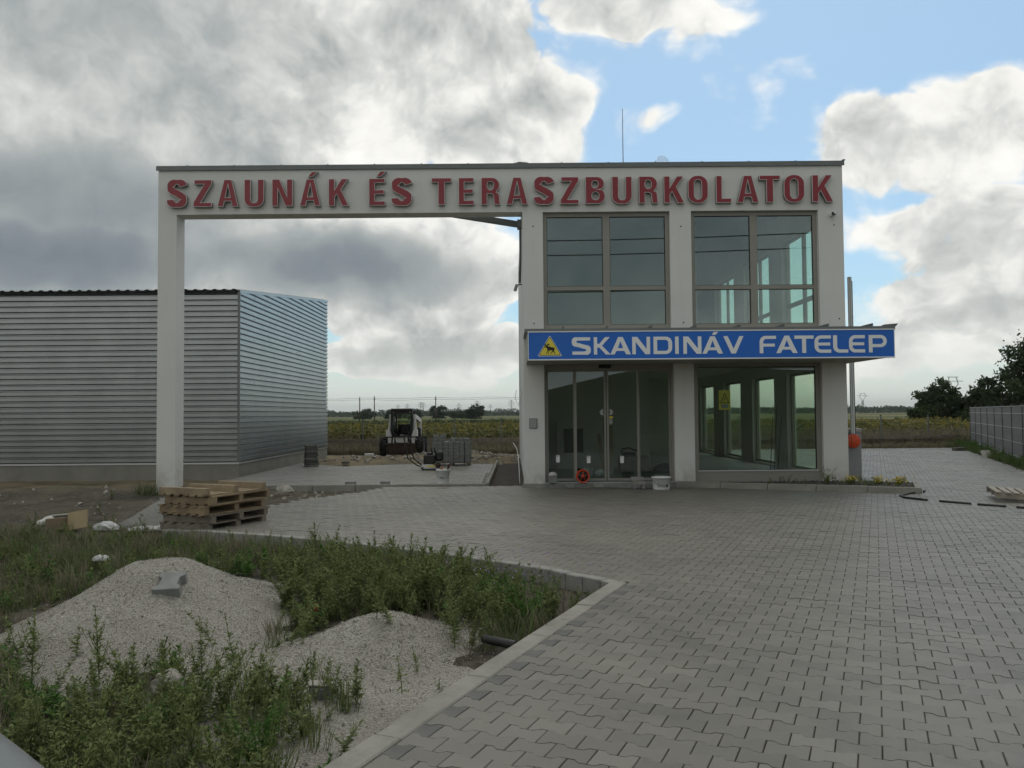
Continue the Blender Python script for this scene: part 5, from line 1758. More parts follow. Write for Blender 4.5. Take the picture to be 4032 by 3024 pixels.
if len(_seg) > 1:
    q = MB(); q.tube([v - Vector(ho.location) for v in _seg], 0.020, 6); q.build('strip', M['black'], ho)

# white debris by the right fence
de = thing('white_slab', 'white painted slab leaning in the grass by the fence, the left of two', 'slab', (15.65, 27.4, -0.06), 0.3)
q = MB(); q.obox((0, 0, 0.14), (0.36, 0.09, 0.30), (R(-32), 0, 0.1), ch=0.01); q.build('slab', M['stonewhite'], de)
de = thing('white_slab', 'white painted slab leaning in the grass by the fence, the right of two', 'slab', (16.0, 27.2, -0.06), 0.5)
q = MB(); q.obox((0, 0, 0.12), (0.20, 0.09, 0.28), (R(-30), 0, 0.1), ch=0.01); q.build('slab', M['stonewhite'], de)
block_thing('dark_block', 'small dark block at the far corner of the paving by the fence', 17.2, 32.0, -0.02, (0.42, 0.25, 0.14), 'blockdark', 0.2)

# ---------------------------------------------------------------- litter in and behind the weeds
cbx = thing('cardboard_box', 'open brown cardboard box lying in the weeds', 'box', (-6.45, 12.15, -0.10), R(-14))
q = MB(); q.obox((0.13, -0.02, 0.16), (0.33, 0.03, 0.26), (R(-14), R(-10), 0.0)); q.build('flap', M['card'], cbx)
q = MB(); q.obox((-0.22, 0.10, 0.09), (0.40, 0.30, 0.18), (0, R(-6), R(-12)), ch=0.006); q.build('carton', M['carddark'], cbx)
q = MB(); q.obox((-0.22, 0.10, 0.19), (0.42, 0.02, 0.10), (R(50), R(-6), R(-12))); q.build('top_flap', M['soffit'], cbx)


def crumple(name, label, x, y, z, sx, sy, sz, seed, m='film', cat='plastic bag'):
    root = thing(name, label, cat, (x, y, z))
    bm = bmesh.new(); bmesh.ops.create_icosphere(bm, subdivisions=3, radius=1.0)
    for v in bm.verts:
        p = v.co.copy(); k = 0.55 + 0.9 * float(fbm(p.x * 2.2 + p.z * 1.7 + seed, p.y * 2.2 - p.z * 1.3, seed, 3))
        v.co = Vector((p.x * sx * k, p.y * sy * k, max(p.z, -0.25) * sz * k))
    me = bpy.data.meshes.new('film'); bm.to_mesh(me); bm.free()
    link('film', me, root, [M[m]]); return root


crumple('plastic_bag', 'white plastic bag with dark lines lying left of the gravel pile', -5.95, 12.15, -0.06, 0.19, 0.12, 0.09, 3)
crumple('plastic_bag', 'flat white plastic sheeting on the ground left of the pallet stack', -5.25, 12.0, -0.07, 0.34, 0.12, 0.05, 5)
crumple('plastic_bag', 'small white plastic scrap against the foot of the pallet stack', -4.85, 11.75, -0.02, 0.18, 0.10, 0.06, 8)
crumple('paper_scrap', 'crumpled white paper in the weeds left of the large gravel heap', -4.45, 9.0, 0.02, 0.09, 0.06, 0.05, 12, cat='paper')
crumple('paper_scrap', 'white plastic lid in the weeds at the far left', -7.35, 11.7, -0.07, 0.15, 0.10, 0.05, 15, cat='paper')
crumple('field_stone', 'pale grey stone at the foot of the large gravel heap', -2.06, 5.00, -0.05, 0.10, 0.08, 0.09, 21, 'stone', 'stone')
crumple('field_stone', 'white rubble lump on the earth left of the cardboard box', -7.2, 13.0, -0.08, 0.22, 0.16, 0.10, 24, 'stonewhite', 'stone')
crumple('field_stone', 'big rubble stone at the edge of the yard kerb', -4.75, 17.3, -0.02, 0.20, 0.14, 0.13, 27, 'stone', 'stone')
st = thing('broken_block', 'broken block with pale top among the front weeds', 'block', (-1.12, 4.92, -0.14), 0.2)
q = MB(); q.obox((0, 0, 0.06), (0.17, 0.11, 0.10), (0, R(6), 0), ch=0.012); q.build('block', M['block'], st)
q = MB(); q.obox((-0.01, 0, 0.118), (0.155, 0.10, 0.012), (0, R(6), 0), ch=0.004); q.build('lime_crust', M['stone'], st)
dp_ = thing('drain_pipe', 'short black plastic pipe end lying on the gravel by the kerb', 'pipe', (-0.10, 5.86, -0.045), R(-38))
q = MB(); q.lathe([(0.029, -0.15), (0.032, -0.14), (0.029, -0.10), (0.032, -0.05), (0.029, 0.0), (0.032, 0.05), (0.031, 0.14), (0.027, 0.145), (0.025, -0.145)], 14, 'X', cap=False); q.build('pipe', M['black'], dp_)
br_ = thing('brick_piece', 'orange brick fragment in the weeds right of the large gravel heap', 'brick', (-1.62, 6.75, -0.02), 0.4)
q = MB(); q.obox((0, 0, 0.02), (0.09, 0.06, 0.05), (0.2, 0.1, 0), ch=0.01); q.build('brick', M['redbrick'], br_)
# the loose paving stone on the heap
pv = thing('loose_paver', 'bone-shaped grey paving stone lying on the large gravel heap', 'paving stone', (-2.66, 6.45, surf(-2.66, 6.45) + 0.055))
V_, L_, T_ = PT
faces = []; s_ = 0
for tt in T_: faces.append(list(L_[s_:s_ + tt])); s_ += tt
faces.append([35 - k for k in range(12)])
me = bpy.data.meshes.new('paving_stone'); Vp = V_.copy(); Vp[24:, 2] = -0.075
me.from_pydata([tuple(p_) for p_ in Vp * np.array([1.2, 1.2, 1.1])], [], faces); me.update()
o = link('paving_stone', me, pv, [M['block']]); o.rotation_euler = (0, 0, 0)
_xa = Vector((-0.12, 0.92, 0.37)).normalized(); _za = Vector((0.03, -0.40, 0.92)); _ya = _za.cross(_xa).normalized(); _za = _xa.cross(_ya)
pv.rotation_euler = Matrix((_xa, _ya, _za)).transposed().to_euler()

# rubble between the paving and the yard kerb, and on the spoil
r = np.random.default_rng(55)
N = 900
x = r.uniform(-12.5, -2.9, N); y = r.uniform(12.2, 18.0, N)
den = np.exp(-((y - 17.2) / 0.9) ** 2) * (x > -6.5) + 0.16
k = (r.random(N) < den) & ~in_poly(x, y, YARD)
x, y = x[k], y[k]
o = pebbles('rubble', x, y, ground_z(x, y) + 0.012, r.uniform(0.015, 0.07, len(x)) * (0.5 + r.random(len(x)) ** 3), M['stone'], None, r)
setp(o, 'scattered rubble stones on the bare earth left of the paving', 'rubble', kind='stuff')
N = 1400
x = r.uniform(-6.6, 0.2, N); y = r.uniform(25.8, 34, N)
k = ~in_poly(x, y, BACK) & (r.random(N) < np.exp(-(((x + 1.6) / 1.6) ** 2 + ((y - 29.8) / 1.5) ** 2)) + 0.06)
x, y = x[k], y[k]
o = pebbles('sand_rubble', x, y, ground_z(x, y) + 0.02, r.uniform(0.03, 0.12, len(x)), M['stone'], None, r)
setp(o, 'pale rubble on the sand behind the block pallet', 'rubble', kind='stuff')

# ---------------------------------------------------------------- the car the picture is taken from: tip of its bonnet
car = thing('parked_car', 'corner of a grey car bonnet at the lower left', 'car', (-0.667, 1.29, 0.0), math.atan2(0.68, -0.733))
# local x runs forward along the wing, local y to the car's left
nx_, ny_ = 26, 18
vs = []; fs = []
for i in range(nx_):
    u = -0.28 + 1.55 * i / (nx_ - 1)
    for j in range(ny_):
        w = j / (ny_ - 1)
        if j < 6:
            a = R(90) * j / 5; yy = 0.045 * (1 - math.sin(a)) * 0 + 0.05 * (1 - math.cos(a)) ; zz = 0.955 + 0.045 * math.sin(a)
            yy = 0.05 * (1 - math.cos(a)); zz = 0.955 + 0.045 * math.sin(a)
        else:
            t_ = (j - 5) / (ny_ - 6); yy = 0.05 + 1.45 * t_; zz = 1.0 + 0.09 * (1 - (2 * (yy - 0.05) / 1.45 - 1) ** 2)
        dn = 0.10 * max(0, u - 0.2) ** 2
        inx = 0.16 * max(0, (u - 0.7)) ** 2
        vs.append((u, yy * (1 - inx) + inx * 0.75, zz - dn))
for i in range(nx_ - 1):
    for j in range(ny_ - 1): fs.append((i * ny_ + j, i * ny_ + j + 1, (i + 1) * ny_ + j + 1, (i + 1) * ny_ + j))
q = MB(); q.add(vs, fs, 0, True); q.build('bonnet', M['carpaint'], car)
q = MB()
q.prism([(-0.28, 0.30), (0.10, 0.30), (0.16, 0.50), (0.36, 0.66), (0.62, 0.66), (0.82, 0.50), (0.88, 0.30), (1.20, 0.32), (1.25, 0.62), (1.15, 0.80), (0.6, 0.92), (-0.28, 0.95)], 0.004, 0.03, 'XZ')
q.prism([(-0.28, 0.30), (0.10, 0.30), (0.16, 0.50), (0.36, 0.66), (0.62, 0.66), (0.82, 0.50), (0.88, 0.30), (1.20, 0.32), (1.25, 0.62), (1.15, 0.80), (0.6, 0.92), (-0.28, 0.95)], 1.50, 1.53, 'XZ')
q.build('wing', M['carpaint'], car)
q = MB(); q.bbox(1.16, 1.27, 0.05, 1.49, 0.28, 0.80, 0.03); q.build('front_bumper', M['carpaint'], car)
for y_ in (0.14, 1.40):
    q = MB(); q.lathe([(0.20, -0.09), (0.29, -0.09), (0.31, -0.06), (0.31, 0.06), (0.29, 0.09), (0.20, 0.09)], 26, 'Y'); w_ = q.build('wheel', M['rubber'], car); w_.location = (0.49, y_, 0.305)
    q = MB(); q.lathe([(0.198, -0.06), (0.06, -0.03), (0.06, 0.03), (0.198, 0.06)], 20, 'Y'); q.build('rim', M['alu'], w_)


# ================================================================ vegetation
def leaf_quads(P, D, N, l, w):
    """leaves at P pointing along D with normals N: four points each"""
    S = np.cross(D, N); S /= np.linalg.norm(S, axis=1)[:, None] + 1e-9
    l = l[:, None]; w = w[:, None]
    a = P; b = P + D * l * 0.45 + S * w * 0.5 + N * l * 0.06
    c = P + D * l - N * l * 0.10; d = P + D * l * 0.45 - S * w * 0.5 + N * l * 0.06
    return np.stack([a, b, c, d], 1).reshape(-1, 3)


def unit(v): return v / (np.linalg.norm(v, axis=-1, keepdims=True) + 1e-9)


def stem_mesh(pts, r0, r1, n=3):
    pts = np.asarray(pts); m = len(pts)
    V = []
    for i, p in enumerate(pts):
        r = r0 + (r1 - r0) * i / (m - 1)
        for k in range(n):
            a = 2 * math.pi * k / n; V.append(p + np.array([math.cos(a) * r, math.sin(a) * r, 0]))
    L = []
    for i in range(m - 1):
        for k in range(n):
            k2 = (k + 1) % n; L += [i * n + k, i * n + k2, (i + 1) * n + k2, (i + 1) * n + k]
    return np.array(V), np.array(L), np.full((m - 1) * n, 4)


def weed(seed, h=0.4, leaves=90, lw=0.45, ll=0.045, branches=6, spread=0.5, up=0.6):
    """leafy upright weed: stem, side shoots, leaves shrinking upwards"""
    r = np.random.default_rng(seed)
    lean = r.normal(0, 0.22, 2)
    ts = np.linspace(0, 1, 6)
    main = np.stack([lean[0] * ts ** 1.5 * h, lean[1] * ts ** 1.5 * h, ts * h], -1)
    parts = [stem_mesh(main, 0.0042, 0.0015)]
    axes = [(main, 1.0, int(leaves * 0.45))]
    for b in range(branches):
        t0 = r.uniform(0.06, 0.6); a = r.uniform(0, 2 * math.pi); bl = h * r.uniform(0.3, 0.6) * (1 - 0.5 * t0)
        base = np.array([lean[0] * t0 ** 1.5 * h, lean[1] * t0 ** 1.5 * h, t0 * h])
        tt = np.linspace(0, 1, 4)
        pts = base + np.stack([math.cos(a) * spread * bl * tt, math.sin(a) * spread * bl * tt, bl * (0.35 * tt + 0.6 * tt ** 1.6) * up / 0.6], -1)
        parts.append(stem_mesh(pts, 0.0028, 0.001)); axes.append((pts, 0.75, int(leaves * 0.55 / max(1, branches))))
    Ps, Ds, Ns, ls = [], [], [], []
    for pts, k, n in axes:
        t = np.sort(r.uniform(0.08, 1.0, n)); ii = t * (len(pts) - 1); i0 = np.minimum(ii.astype(int), len(pts) - 2); f = (ii - i0)[:, None]
        P = pts[i0] * (1 - f) + pts[i0 + 1] * f
        a = np.arange(n) * 2.4 + r.uniform(0, 6); e = 0.15 + 0.7 * t + r.normal(0, 0.25, n)
        D = np.stack([np.cos(a) * np.cos(e), np.sin(a) * np.cos(e), np.sin(e)], -1)
        N = unit(np.stack([-np.cos(a) * np.sin(e), -np.sin(a) * np.sin(e), np.cos(e)], -1) + r.normal(0, 0.3, (n, 3)))
        Ps.append(P); Ds.append(D); Ns.append(N); ls.append(ll * k * (1.25 - 0.75 * t) * r.uniform(0.7, 1.3, n))
    P, D, N, l = map(np.concatenate, (Ps, Ds, Ns, ls))
    LV = leaf_quads(P, D, N, l, l * lw)
    n = len(P)
    parts.append((LV, np.arange(4 * n), np.full(n, 4)))
    V, L, T = merge(parts)
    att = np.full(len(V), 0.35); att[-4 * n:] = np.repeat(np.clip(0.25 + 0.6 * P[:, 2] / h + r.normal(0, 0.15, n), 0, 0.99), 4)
    return (V, L, T), att


def feathery(seed, h=0.4, shoots=26, ll=0.03):
    """bushy plant with finely cut bright leaves"""
    r = np.random.default_rng(seed)
    parts = []; Ps, Ds, Ns, ls = [], [], [], []
    for b in range(shoots):
        a = r.uniform(0, 6.28); t0 = r.uniform(0.3, 1.0); tt = np.linspace(0, 1, 4); rad = h * r.uniform(0.2, 0.75)
        pts = np.stack([math.cos(a) * rad * tt, math.sin(a) * rad * tt, h * t0 * (1 - (1 - tt) ** 1.6)], -1)
        parts.append(stem_mesh(pts, 0.003, 0.001))
        n = 26; t = r.uniform(0.2, 1, n); ii = t * 3; i0 = np.minimum(ii.astype(int), 2); f = (ii - i0)[:, None]
        P = pts[i0] * (1 - f) + pts[i0 + 1] * f
        D = unit(r.normal(size=(n, 3)) + np.array([math.cos(a), math.sin(a), 0.3]))
        N = unit(r.normal(size=(n, 3)) * 0.5 + np.array([0, 0, 1.0]))
        Ps.append(P); Ds.append(D); Ns.append(N); ls.append(ll * r.uniform(0.6, 1.4, n))
    P, D, N, l = map(np.concatenate, (Ps, Ds, Ns, ls)); n = len(P)
    parts.append((leaf_quads(P, D, N, l, l * 0.28), np.arange(4 * n), np.full(n, 4)))
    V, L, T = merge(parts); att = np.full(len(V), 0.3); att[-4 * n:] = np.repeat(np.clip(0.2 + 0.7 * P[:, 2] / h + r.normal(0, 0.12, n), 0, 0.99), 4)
    return (V, L, T), att


def tuft(seed, h=0.3, blades=40, rad=0.05, w=0.004, droop=0.5):
    r = np.random.default_rng(seed)
    V = []; L = []; T = []
    for b in range(blades):
        a = r.uniform(0, 6.28); d = np.array([math.cos(a), math.sin(a), 0]); s = np.array([-d[1], d[0], 0]) * w
        p0 = r.normal(0, rad, 3); p0[2] = 0; hh = h * r.uniform(0.5, 1.1); k = r.uniform(0.1, droop)
        p1 = p0 + d * hh * k * 0.35 + np.array([0, 0, hh * 0.6]); p2 = p0 + d * hh * k + np.array([0, 0, hh * (1 - 0.25 * k)])
        i = len(V); V += [p0 - s, p0 + s, p1 + s * .8, p1 - s * .8, p2]; L += [i, i + 1, i + 2, i + 3, i + 3, i + 2, i + 4]; T += [4, 3]
    V = np.array(V)
    return (V, np.array(L), np.array(T)), np.repeat(r.random(blades) * 0.9, 5)


def scatter(name, tmpls, x, y, z, s, mat_, r, label=None, cat=None, parent=None, kind='stuff'):
    """many small plants nobody could count, joined into one object"""
    pick = r.integers(0, len(tmpls), len(x)); rot = r.uniform(0, 6.28, len(x))
    parts = []; atts = []
    for k, (tp, at) in enumerate(tmpls):
        i = np.where(pick == k)[0]
        if not len(i): continue
        Ms = rotz_np(rot[i]) * s[i][:, None, None]
        Ms[:, 0, 2] += r.normal(0, 0.20, len(i)) * s[i]; Ms[:, 1, 2] += r.normal(0, 0.20, len(i)) * s[i]
        Ms[:, :, 2] *= r.uniform(0.75, 1.15, len(i))[:, None]
        parts.append(replicate(tp, Ms, np.stack([x[i], y[i], z[i]], -1)))
        jit = r.normal(0, 0.13, len(i))
        atts.append(np.clip(np.tile(at, len(i)) + np.repeat(jit, len(at)), 0, 0.99))
    V, L, T = merge(parts)
    o = np_mesh(name, V, L, T, mat_, parent, attr=np.concatenate(atts))
    return setp(o, label, cat, kind=kind)


rv = np.random.default_rng(2024)
W_TALL = [weed(s, 0.46, 110, 0.46, 0.064, 8, 0.55) for s in range(1, 7)]
W_MID = [weed(s, 0.30, 80, 0.50, 0.056, 7, 0.7) for s in range(11, 17)]
W_BUSH = [weed(s, 0.55, 210, 0.46, 0.066, 15, 0.75) for s in range(21, 25)]
W_BROAD = [weed(s, 0.24, 44, 0.62, 0.085, 5, 0.9) for s in range(65, 69)]
W_DRY = [weed(s, 0.44, 46, 0.30, 0.030, 9, 0.55) for s in range(61, 65)]
G_TUFT = [tuft(s, 0.28, 34, 0.06, 0.0035) for s in range(31, 35)]
D_TUFT = [tuft(s, 0.34, 30, 0.06, 0.003, 0.6) for s in range(41, 45)]
F_LUSH = [feathery(s, 0.34, 26) for s in range(51, 54)]


def zsurf(x, y):
    return np.maximum(ground_z(x, y), heap_z(x, y))


def heap_q(x, y):
    q = np.full(x.shape, 9.0)
    for k, H in enumerate(HEAPS): q = np.minimum(q, heap_shape(x, y, H, k)[1])
    return q


def hq(x, y, k): return heap_shape(x, y, HEAPS[k], k)[1]


# density of the weeds over the bed
N = 30000
x = rv.uniform(-9.5, 1.0, N); y = rv.uniform(2.6, 12.2, N)
bedm = in_poly(x, y, [(-3.98, -3.05), (0.72, 7.50), (0.02, 8.22), (-0.98, 9.08), (-2.5, 10.15), (-4.15, 10.95), (-5.0, 11.4), (-12, 12.2), (-14, 4), (-9, -3.1)]) & (np.abs(x) < 0.66 * y + 0.8)
q0, q1 = hq(x, y, 0), hq(x, y, 1)
den = np.full(N, 0.55)
den = np.where(y > 8.4, 0.95, den)
den = np.where((x > -2.2) & (y > 6.6) & (y < 8.8), 1.0, den)
den = np.where(y < 5.15, 0.80, den)
den = np.where(x < -4.0, 1.15, den)
den = np.where(q0 < 0.93, 0.0, den); den = np.where((q0 < 0.93) & (q0 > 0.70) & (y < 6.0), 0.22, den)
den = np.where(q1 < 0.95, 0.035, den); den = np.where((q1 >= 0.95) & (x > -1.9) & (y > 5.0) & (y < 6.4), 0.15, den)
soilcorner = (x > -0.35) & (y > 7.35) & (y < 8.6)
den = np.where(soilcorner, 0.05, den)
kd = (x - (-0.889)) * GU[0] + (y - 3.70) * GU[1]                 # distance from the kerb (negative inside)
den = np.where((x > -2.0) & (x < -0.75) & (y < 4.9), 1.3, den)
den = np.where((kd > -0.22) & (y < 6.6), den * 0.3, den)
den *= 0.35 + 1.0 * np.clip((fbm(x * 1.1, y * 1.1, 77, 3) - 0.25) * 2.2, 0, 1)
den = np.where(y < 5.3, den * (0.75 + 1.15 * (fbm(x * 1.9, y * 1.9, 33, 3) > 0.44)), den)
keep = bedm & (rv.random(N) < den * 0.33)
x, y = x[keep], y[keep]; z = zsurf(x, y) - 0.01
cl = fbm(x * 0.8, y * 0.8, 91, 3) + 0.12 * rv.normal(size=len(x))
tall = ((x > -2.4) & (y > 6.3)) | (y < 5.2)
sc = (0.34 + 0.66 * rv.random(len(x)) ** 1.4) * np.where(y > 9.0, 0.85, 1.0) * np.where(x < -4, 0.85, 1.0) * np.where(y < 5.3, 0.84, 1.0)
far_ = y > 8.6
a = cl > 0.47
s1 = a & tall; s2 = ~s1
s1 = s1 | (rv.random(len(x)) < 0.10); s2 = ~s1
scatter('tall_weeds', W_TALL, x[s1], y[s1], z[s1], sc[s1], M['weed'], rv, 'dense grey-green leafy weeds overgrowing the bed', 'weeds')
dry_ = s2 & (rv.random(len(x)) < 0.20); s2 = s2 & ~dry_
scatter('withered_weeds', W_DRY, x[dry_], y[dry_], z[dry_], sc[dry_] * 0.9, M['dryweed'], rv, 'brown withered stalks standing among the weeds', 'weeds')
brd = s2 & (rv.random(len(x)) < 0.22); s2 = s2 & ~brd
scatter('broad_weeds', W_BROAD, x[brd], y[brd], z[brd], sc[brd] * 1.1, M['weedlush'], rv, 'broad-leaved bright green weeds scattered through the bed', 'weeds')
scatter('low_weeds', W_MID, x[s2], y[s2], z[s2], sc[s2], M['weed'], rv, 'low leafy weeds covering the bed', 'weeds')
# ragged patch at the foot of the small heap
N = 170
xa = rv.uniform(-2.1, -0.6, N); ya = rv.uniform(3.5, 5.1, N)
ka = in_poly(xa, ya, [(-2.1, 4.9), (-1.05, 5.0), (-0.80, 4.72), (-1.15, 3.70), (-1.7, 3.6)])
xa, ya = xa[ka], ya[ka]
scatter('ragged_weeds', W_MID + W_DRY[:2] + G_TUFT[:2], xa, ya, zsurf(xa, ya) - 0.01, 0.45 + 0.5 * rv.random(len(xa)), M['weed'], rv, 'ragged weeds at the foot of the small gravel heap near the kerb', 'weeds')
# bushes between the heaps
N = 500
x = rv.uniform(-2.1, 0.1, N); y = rv.uniform(6.5, 8.9, N)
kk = in_poly(x, y, [(-2.05, 7.0), (-1.3, 6.75), (-0.75, 6.75), (-0.15, 6.35), (0.28, 7.0), (0.0, 7.7), (-0.9, 8.9), (-2.1, 9.0)]) & (hq(x, y, 0) > 0.85) & (rv.random(N) < 0.22)
x, y = x[kk], y[kk]
x = np.append(x, [-0.42, -0.24, -0.52, -0.12, -0.30, -1.62, -1.50, -1.75, -1.55]); y = np.append(y, [6.15, 6.30, 6.42, 6.12, 6.02, 6.55, 6.80, 6.75, 6.40])
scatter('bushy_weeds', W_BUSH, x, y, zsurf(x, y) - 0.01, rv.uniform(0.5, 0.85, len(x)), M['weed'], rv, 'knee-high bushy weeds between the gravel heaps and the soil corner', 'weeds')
# grass, green and dry
N = 9000
x = rv.uniform(-10, 1.0, N); y = rv.uniform(2.6, 13.0, N)
kk = in_poly(x, y, [(-3.98, -3.05), (0.72, 7.50), (0.02, 8.22), (-0.98, 9.08), (-2.5, 10.15), (-4.15, 10.95), (-5.0, 11.4), (-12, 13.0), (-14, 4), (-9, -3.1)]) & (heap_q(x, y) > 0.98) & (np.abs(x) < 0.66 * y + 0.8)
kk &= ~((x > -0.3) & (y > 7.4)) & (rv.random(N) < np.where(x < -3.5, 0.55, 0.42) * (0.3 + fbm(x, y, 12, 3)))
x, y = x[kk], y[kk]; g = rv.random(len(x)) < 0.62
scatter('grass', G_TUFT, x[g], y[g], ground_z(x[g], y[g]) - 0.01, rv.uniform(0.5, 1.1, g.sum()), M['grass'], rv, 'green grass tufts among the weeds', 'grass')
scatter('dry_grass', D_TUFT, x[~g], y[~g], ground_z(x[~g], y[~g]) - 0.01, rv.uniform(0.5, 1.1, (~g).sum()), M['dry'], rv, 'dry straw-coloured grass among the weeds', 'grass')
# sparse weeds on the spoil by the portal pillar
N = 260
x = rv.uniform(-11, -4.6, N); y = rv.uniform(11.6, 17.5, N)
kk = (rv.random(N) < np.clip(0.9 - (y - 11.6) * 0.28, 0.04, 1))
x, y = x[kk], y[kk]
scatter('spoil_weeds', W_MID, x, y, ground_z(x, y) - 0.01, rv.uniform(0.4, 0.9, len(x)), M['weed'], rv, 'scattered low weeds on the bare earth before the hall', 'weeds')
x = np.array([-7.75, -7.66, -7.58, -7.85, -7.45]); y = np.array([17.30, 17.35, 17.28, 17.36, 17.3])
scatter('pillar_weeds', G_TUFT, x, y, ground_z(x, y), np.full(5, 1.1), M['grass'], rv, 'tuft of dark grass at the foot of the portal pillar', 'grass')
# a few weeds in the paving joints
x = np.array([0.95, 1.22, 1.9, 2.55, 0.62, 1.05]); y = np.array([5.9, 5.85, 5.75, 5.35, 4.95, 5.15])
scatter('joint_weeds', W_MID, x, y, np.full(6, -0.012), np.array([.16, .12, .14, .1, .1, .12]), M['weedlush'], rv, 'tiny weeds growing in the paving joints', 'weeds')


def plant(name, label, tp, px, py, s, mat_, rz=0.0, zz=None, group=None, cat='weed'):
    (V, L, T), at = tp
    o = thing(name, label, cat, (px, py, surf(px, py) - 0.01 if zz is None else zz), rz, group)
    np_mesh('foliage', V * s, L, T, mat_, o, attr=at); return o


# weeds that stand out singly: (label, x, y, scale)
singles = [
    ('tall thin weed before the large gravel heap, farthest left of four', 301, -3.05, 5.30, 1.05), ('tall weed with a bushy foot before the large gravel heap, second from left', 302, -2.60, 5.25, 1.15),
    ('slim upright weed before the gravel heap right of the grey stone', 303, -1.90, 5.10, 1.0), ('slim upright weed standing nearest the small gravel heap', 304, -1.70, 5.12, 1.0),
    ('upright weed growing on top of the small gravel heap', 305, -0.98, 5.95, 0.95), ('bushy weed on the right slope of the small gravel heap', 306, -0.42, 5.95, 0.95),
    ('low spreading weed at the kerb side of the small gravel heap', 307, -0.62, 5.35, 0.45), ('short weed in the hollow between the two gravel heaps', 308, -1.45, 5.75, 0.5)]
for lab, sd, px, py, s in singles:
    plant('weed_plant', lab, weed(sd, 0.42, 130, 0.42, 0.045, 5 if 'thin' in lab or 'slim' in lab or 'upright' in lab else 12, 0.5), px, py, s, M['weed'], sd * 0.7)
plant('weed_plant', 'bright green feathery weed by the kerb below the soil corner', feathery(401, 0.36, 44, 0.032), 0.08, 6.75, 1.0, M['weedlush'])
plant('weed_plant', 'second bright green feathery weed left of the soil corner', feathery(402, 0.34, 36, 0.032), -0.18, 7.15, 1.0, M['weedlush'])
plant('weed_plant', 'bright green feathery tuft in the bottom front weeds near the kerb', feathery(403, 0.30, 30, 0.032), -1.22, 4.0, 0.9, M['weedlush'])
# lilac flowers beside the feathery weeds
tp = []
rl = np.random.default_rng(9)
n = 110
P = np.stack([rl.normal(0.02, 0.30, n), rl.normal(7.45, 0.28, n), rl.uniform(0.10, 0.30, n)], -1)
D = unit(rl.normal(size=(n, 3))); Nn = unit(rl.normal(size=(n, 3)) + np.array([0, -1, 1.0]))
o = np_mesh('lilac_flowers', leaf_quads(P, D, Nn, np.full(n, 0.018), np.full(n, 0.016)), np.arange(4 * n), np.full(n, 4), M['lilac'], attr=np.repeat(rl.random(n), 4))
setp(o, 'small lilac flowers over the weeds left of the soil corner', 'flowers', kind='stuff')
# creeping weed over the flush kerb
plant('creeping_weed', 'dark creeping weed hanging over the flush kerb near the camera', weed(411, 0.26, 50, 0.5, 0.035, 6, 1.4, 0.2), -0.62, 4.62, 0.9, M['weed'], 0.3, zz=0.012)

# flower bed in front of the shop window
for lab, px, py in (('yellow flower clump in the bed, leftmost of three', 6.72, 16.55), ('yellow flower clump in the bed, middle of three', 7.20, 16.40), ('yellow flower clump at the tip of the flower bed', 7.55, 16.25)):
    (V, L, T), at = feathery(int(px * 100), 0.16, 22, 0.03)
    o = thing('pansy_clump', lab, 'flowers', (px, py, 0.082), 0, 'yellow flowers in the bed')
    np_mesh('foliage', V, L, T, M['weed'], o, attr=at)
    n = 46
    P = np.stack([rl.normal(0, 0.07, n), rl.normal(-0.03, 0.06, n), rl.uniform(0.08, 0.19, n)], -1)
    np_mesh('blossom', leaf_quads(P, unit(rl.normal(size=(n, 3))), unit(rl.normal(size=(n, 3)) + np.array([0, -1.5, 0.6])), np.full(n, 0.038), np.full(n, 0.036)), np.arange(4 * n), np.full(n, 4), M['petal'], o, attr=np.repeat(rl.random(n), 4))
N = 220
x = rl.uniform(5.2, 8.1, N); y = rl.uniform(15.9, 17.45, N)
kk = in_poly(x, y, [(3.7, 17.44), (7.6, 15.72), (8.1, 16.9), (7.1, 17.44)]) & (rl.random(N) < 0.35)
scatter('bed_plants', W_MID, x[kk], y[kk], np.full(kk.sum(), 0.075), rl.uniform(0.3, 0.65, kk.sum()), M['weed'], rl, 'low green plants in the flower bed', 'plants')
plant('dill_plant', 'feathery arching plant in the bed before the right wall column', feathery(421, 0.34, 16, 0.03), 6.35, 16.75, 1.0, M['weed'], zz=0.08, cat='plant')
N = 700
x = rl.uniform(3.5, 8.3, N); y = rl.uniform(15.6, 17.48, N)
kk = in_poly(x, y, [(3.6, 17.42), (7.62, 15.66), (8.2, 16.95), (7.12, 17.46)])
o = pebbles('mulch_stones', x[kk], y[kk], np.full(kk.sum(), 0.09), rl.uniform(0.015, 0.04, kk.sum()), M['blockdark'], None, rl)
setp(o, 'dark stones covering the flower bed', 'stones', kind='stuff')

# ---------------------------------------------------------------- rear fence, its weeds and the sunflowers
rf_ = thing('rear_fence', 'low wire fence with thin posts and dark base plank in front of the sunflower field', 'fence', (0, 36.0, -0.11))
for px in list(np.arange(-12.5, 1.2, 2.0)) + list(np.arange(7.8, 20.2, 2.05)):
    q = MB(); q.bar((px, 0, 0), (px, 0, 1.46), 0.045); q.build('post', M['flash'], rf_)
    q = MB(); q.obox((px, 0, 1.475), (0.06, 0.06, 0.03), (0, 0, 0)); q.build('post_cap', M['black'], rf_)
for a, b in ((-13, 1.0), (7.5, 20.3)):
    for kq in range(int((b - a) / 2.0)):
        q = MB(); q.box(a + kq * 2.0, a + kq * 2.0 + 1.99, -0.03, 0.03, 0.46, 0.615); q.build('base_plank', M['oldwood'], rf_)
    for z_ in (0.80, 1.05, 1.30):
        q = MB(); q.tube([(a, 0, z_), ((a + b) / 2, 0, z_ - 0.01), (b, 0, z_)], 0.004, 4); q.build('wire', M['wire'], rf_)
r6 = np.random.default_rng(61)


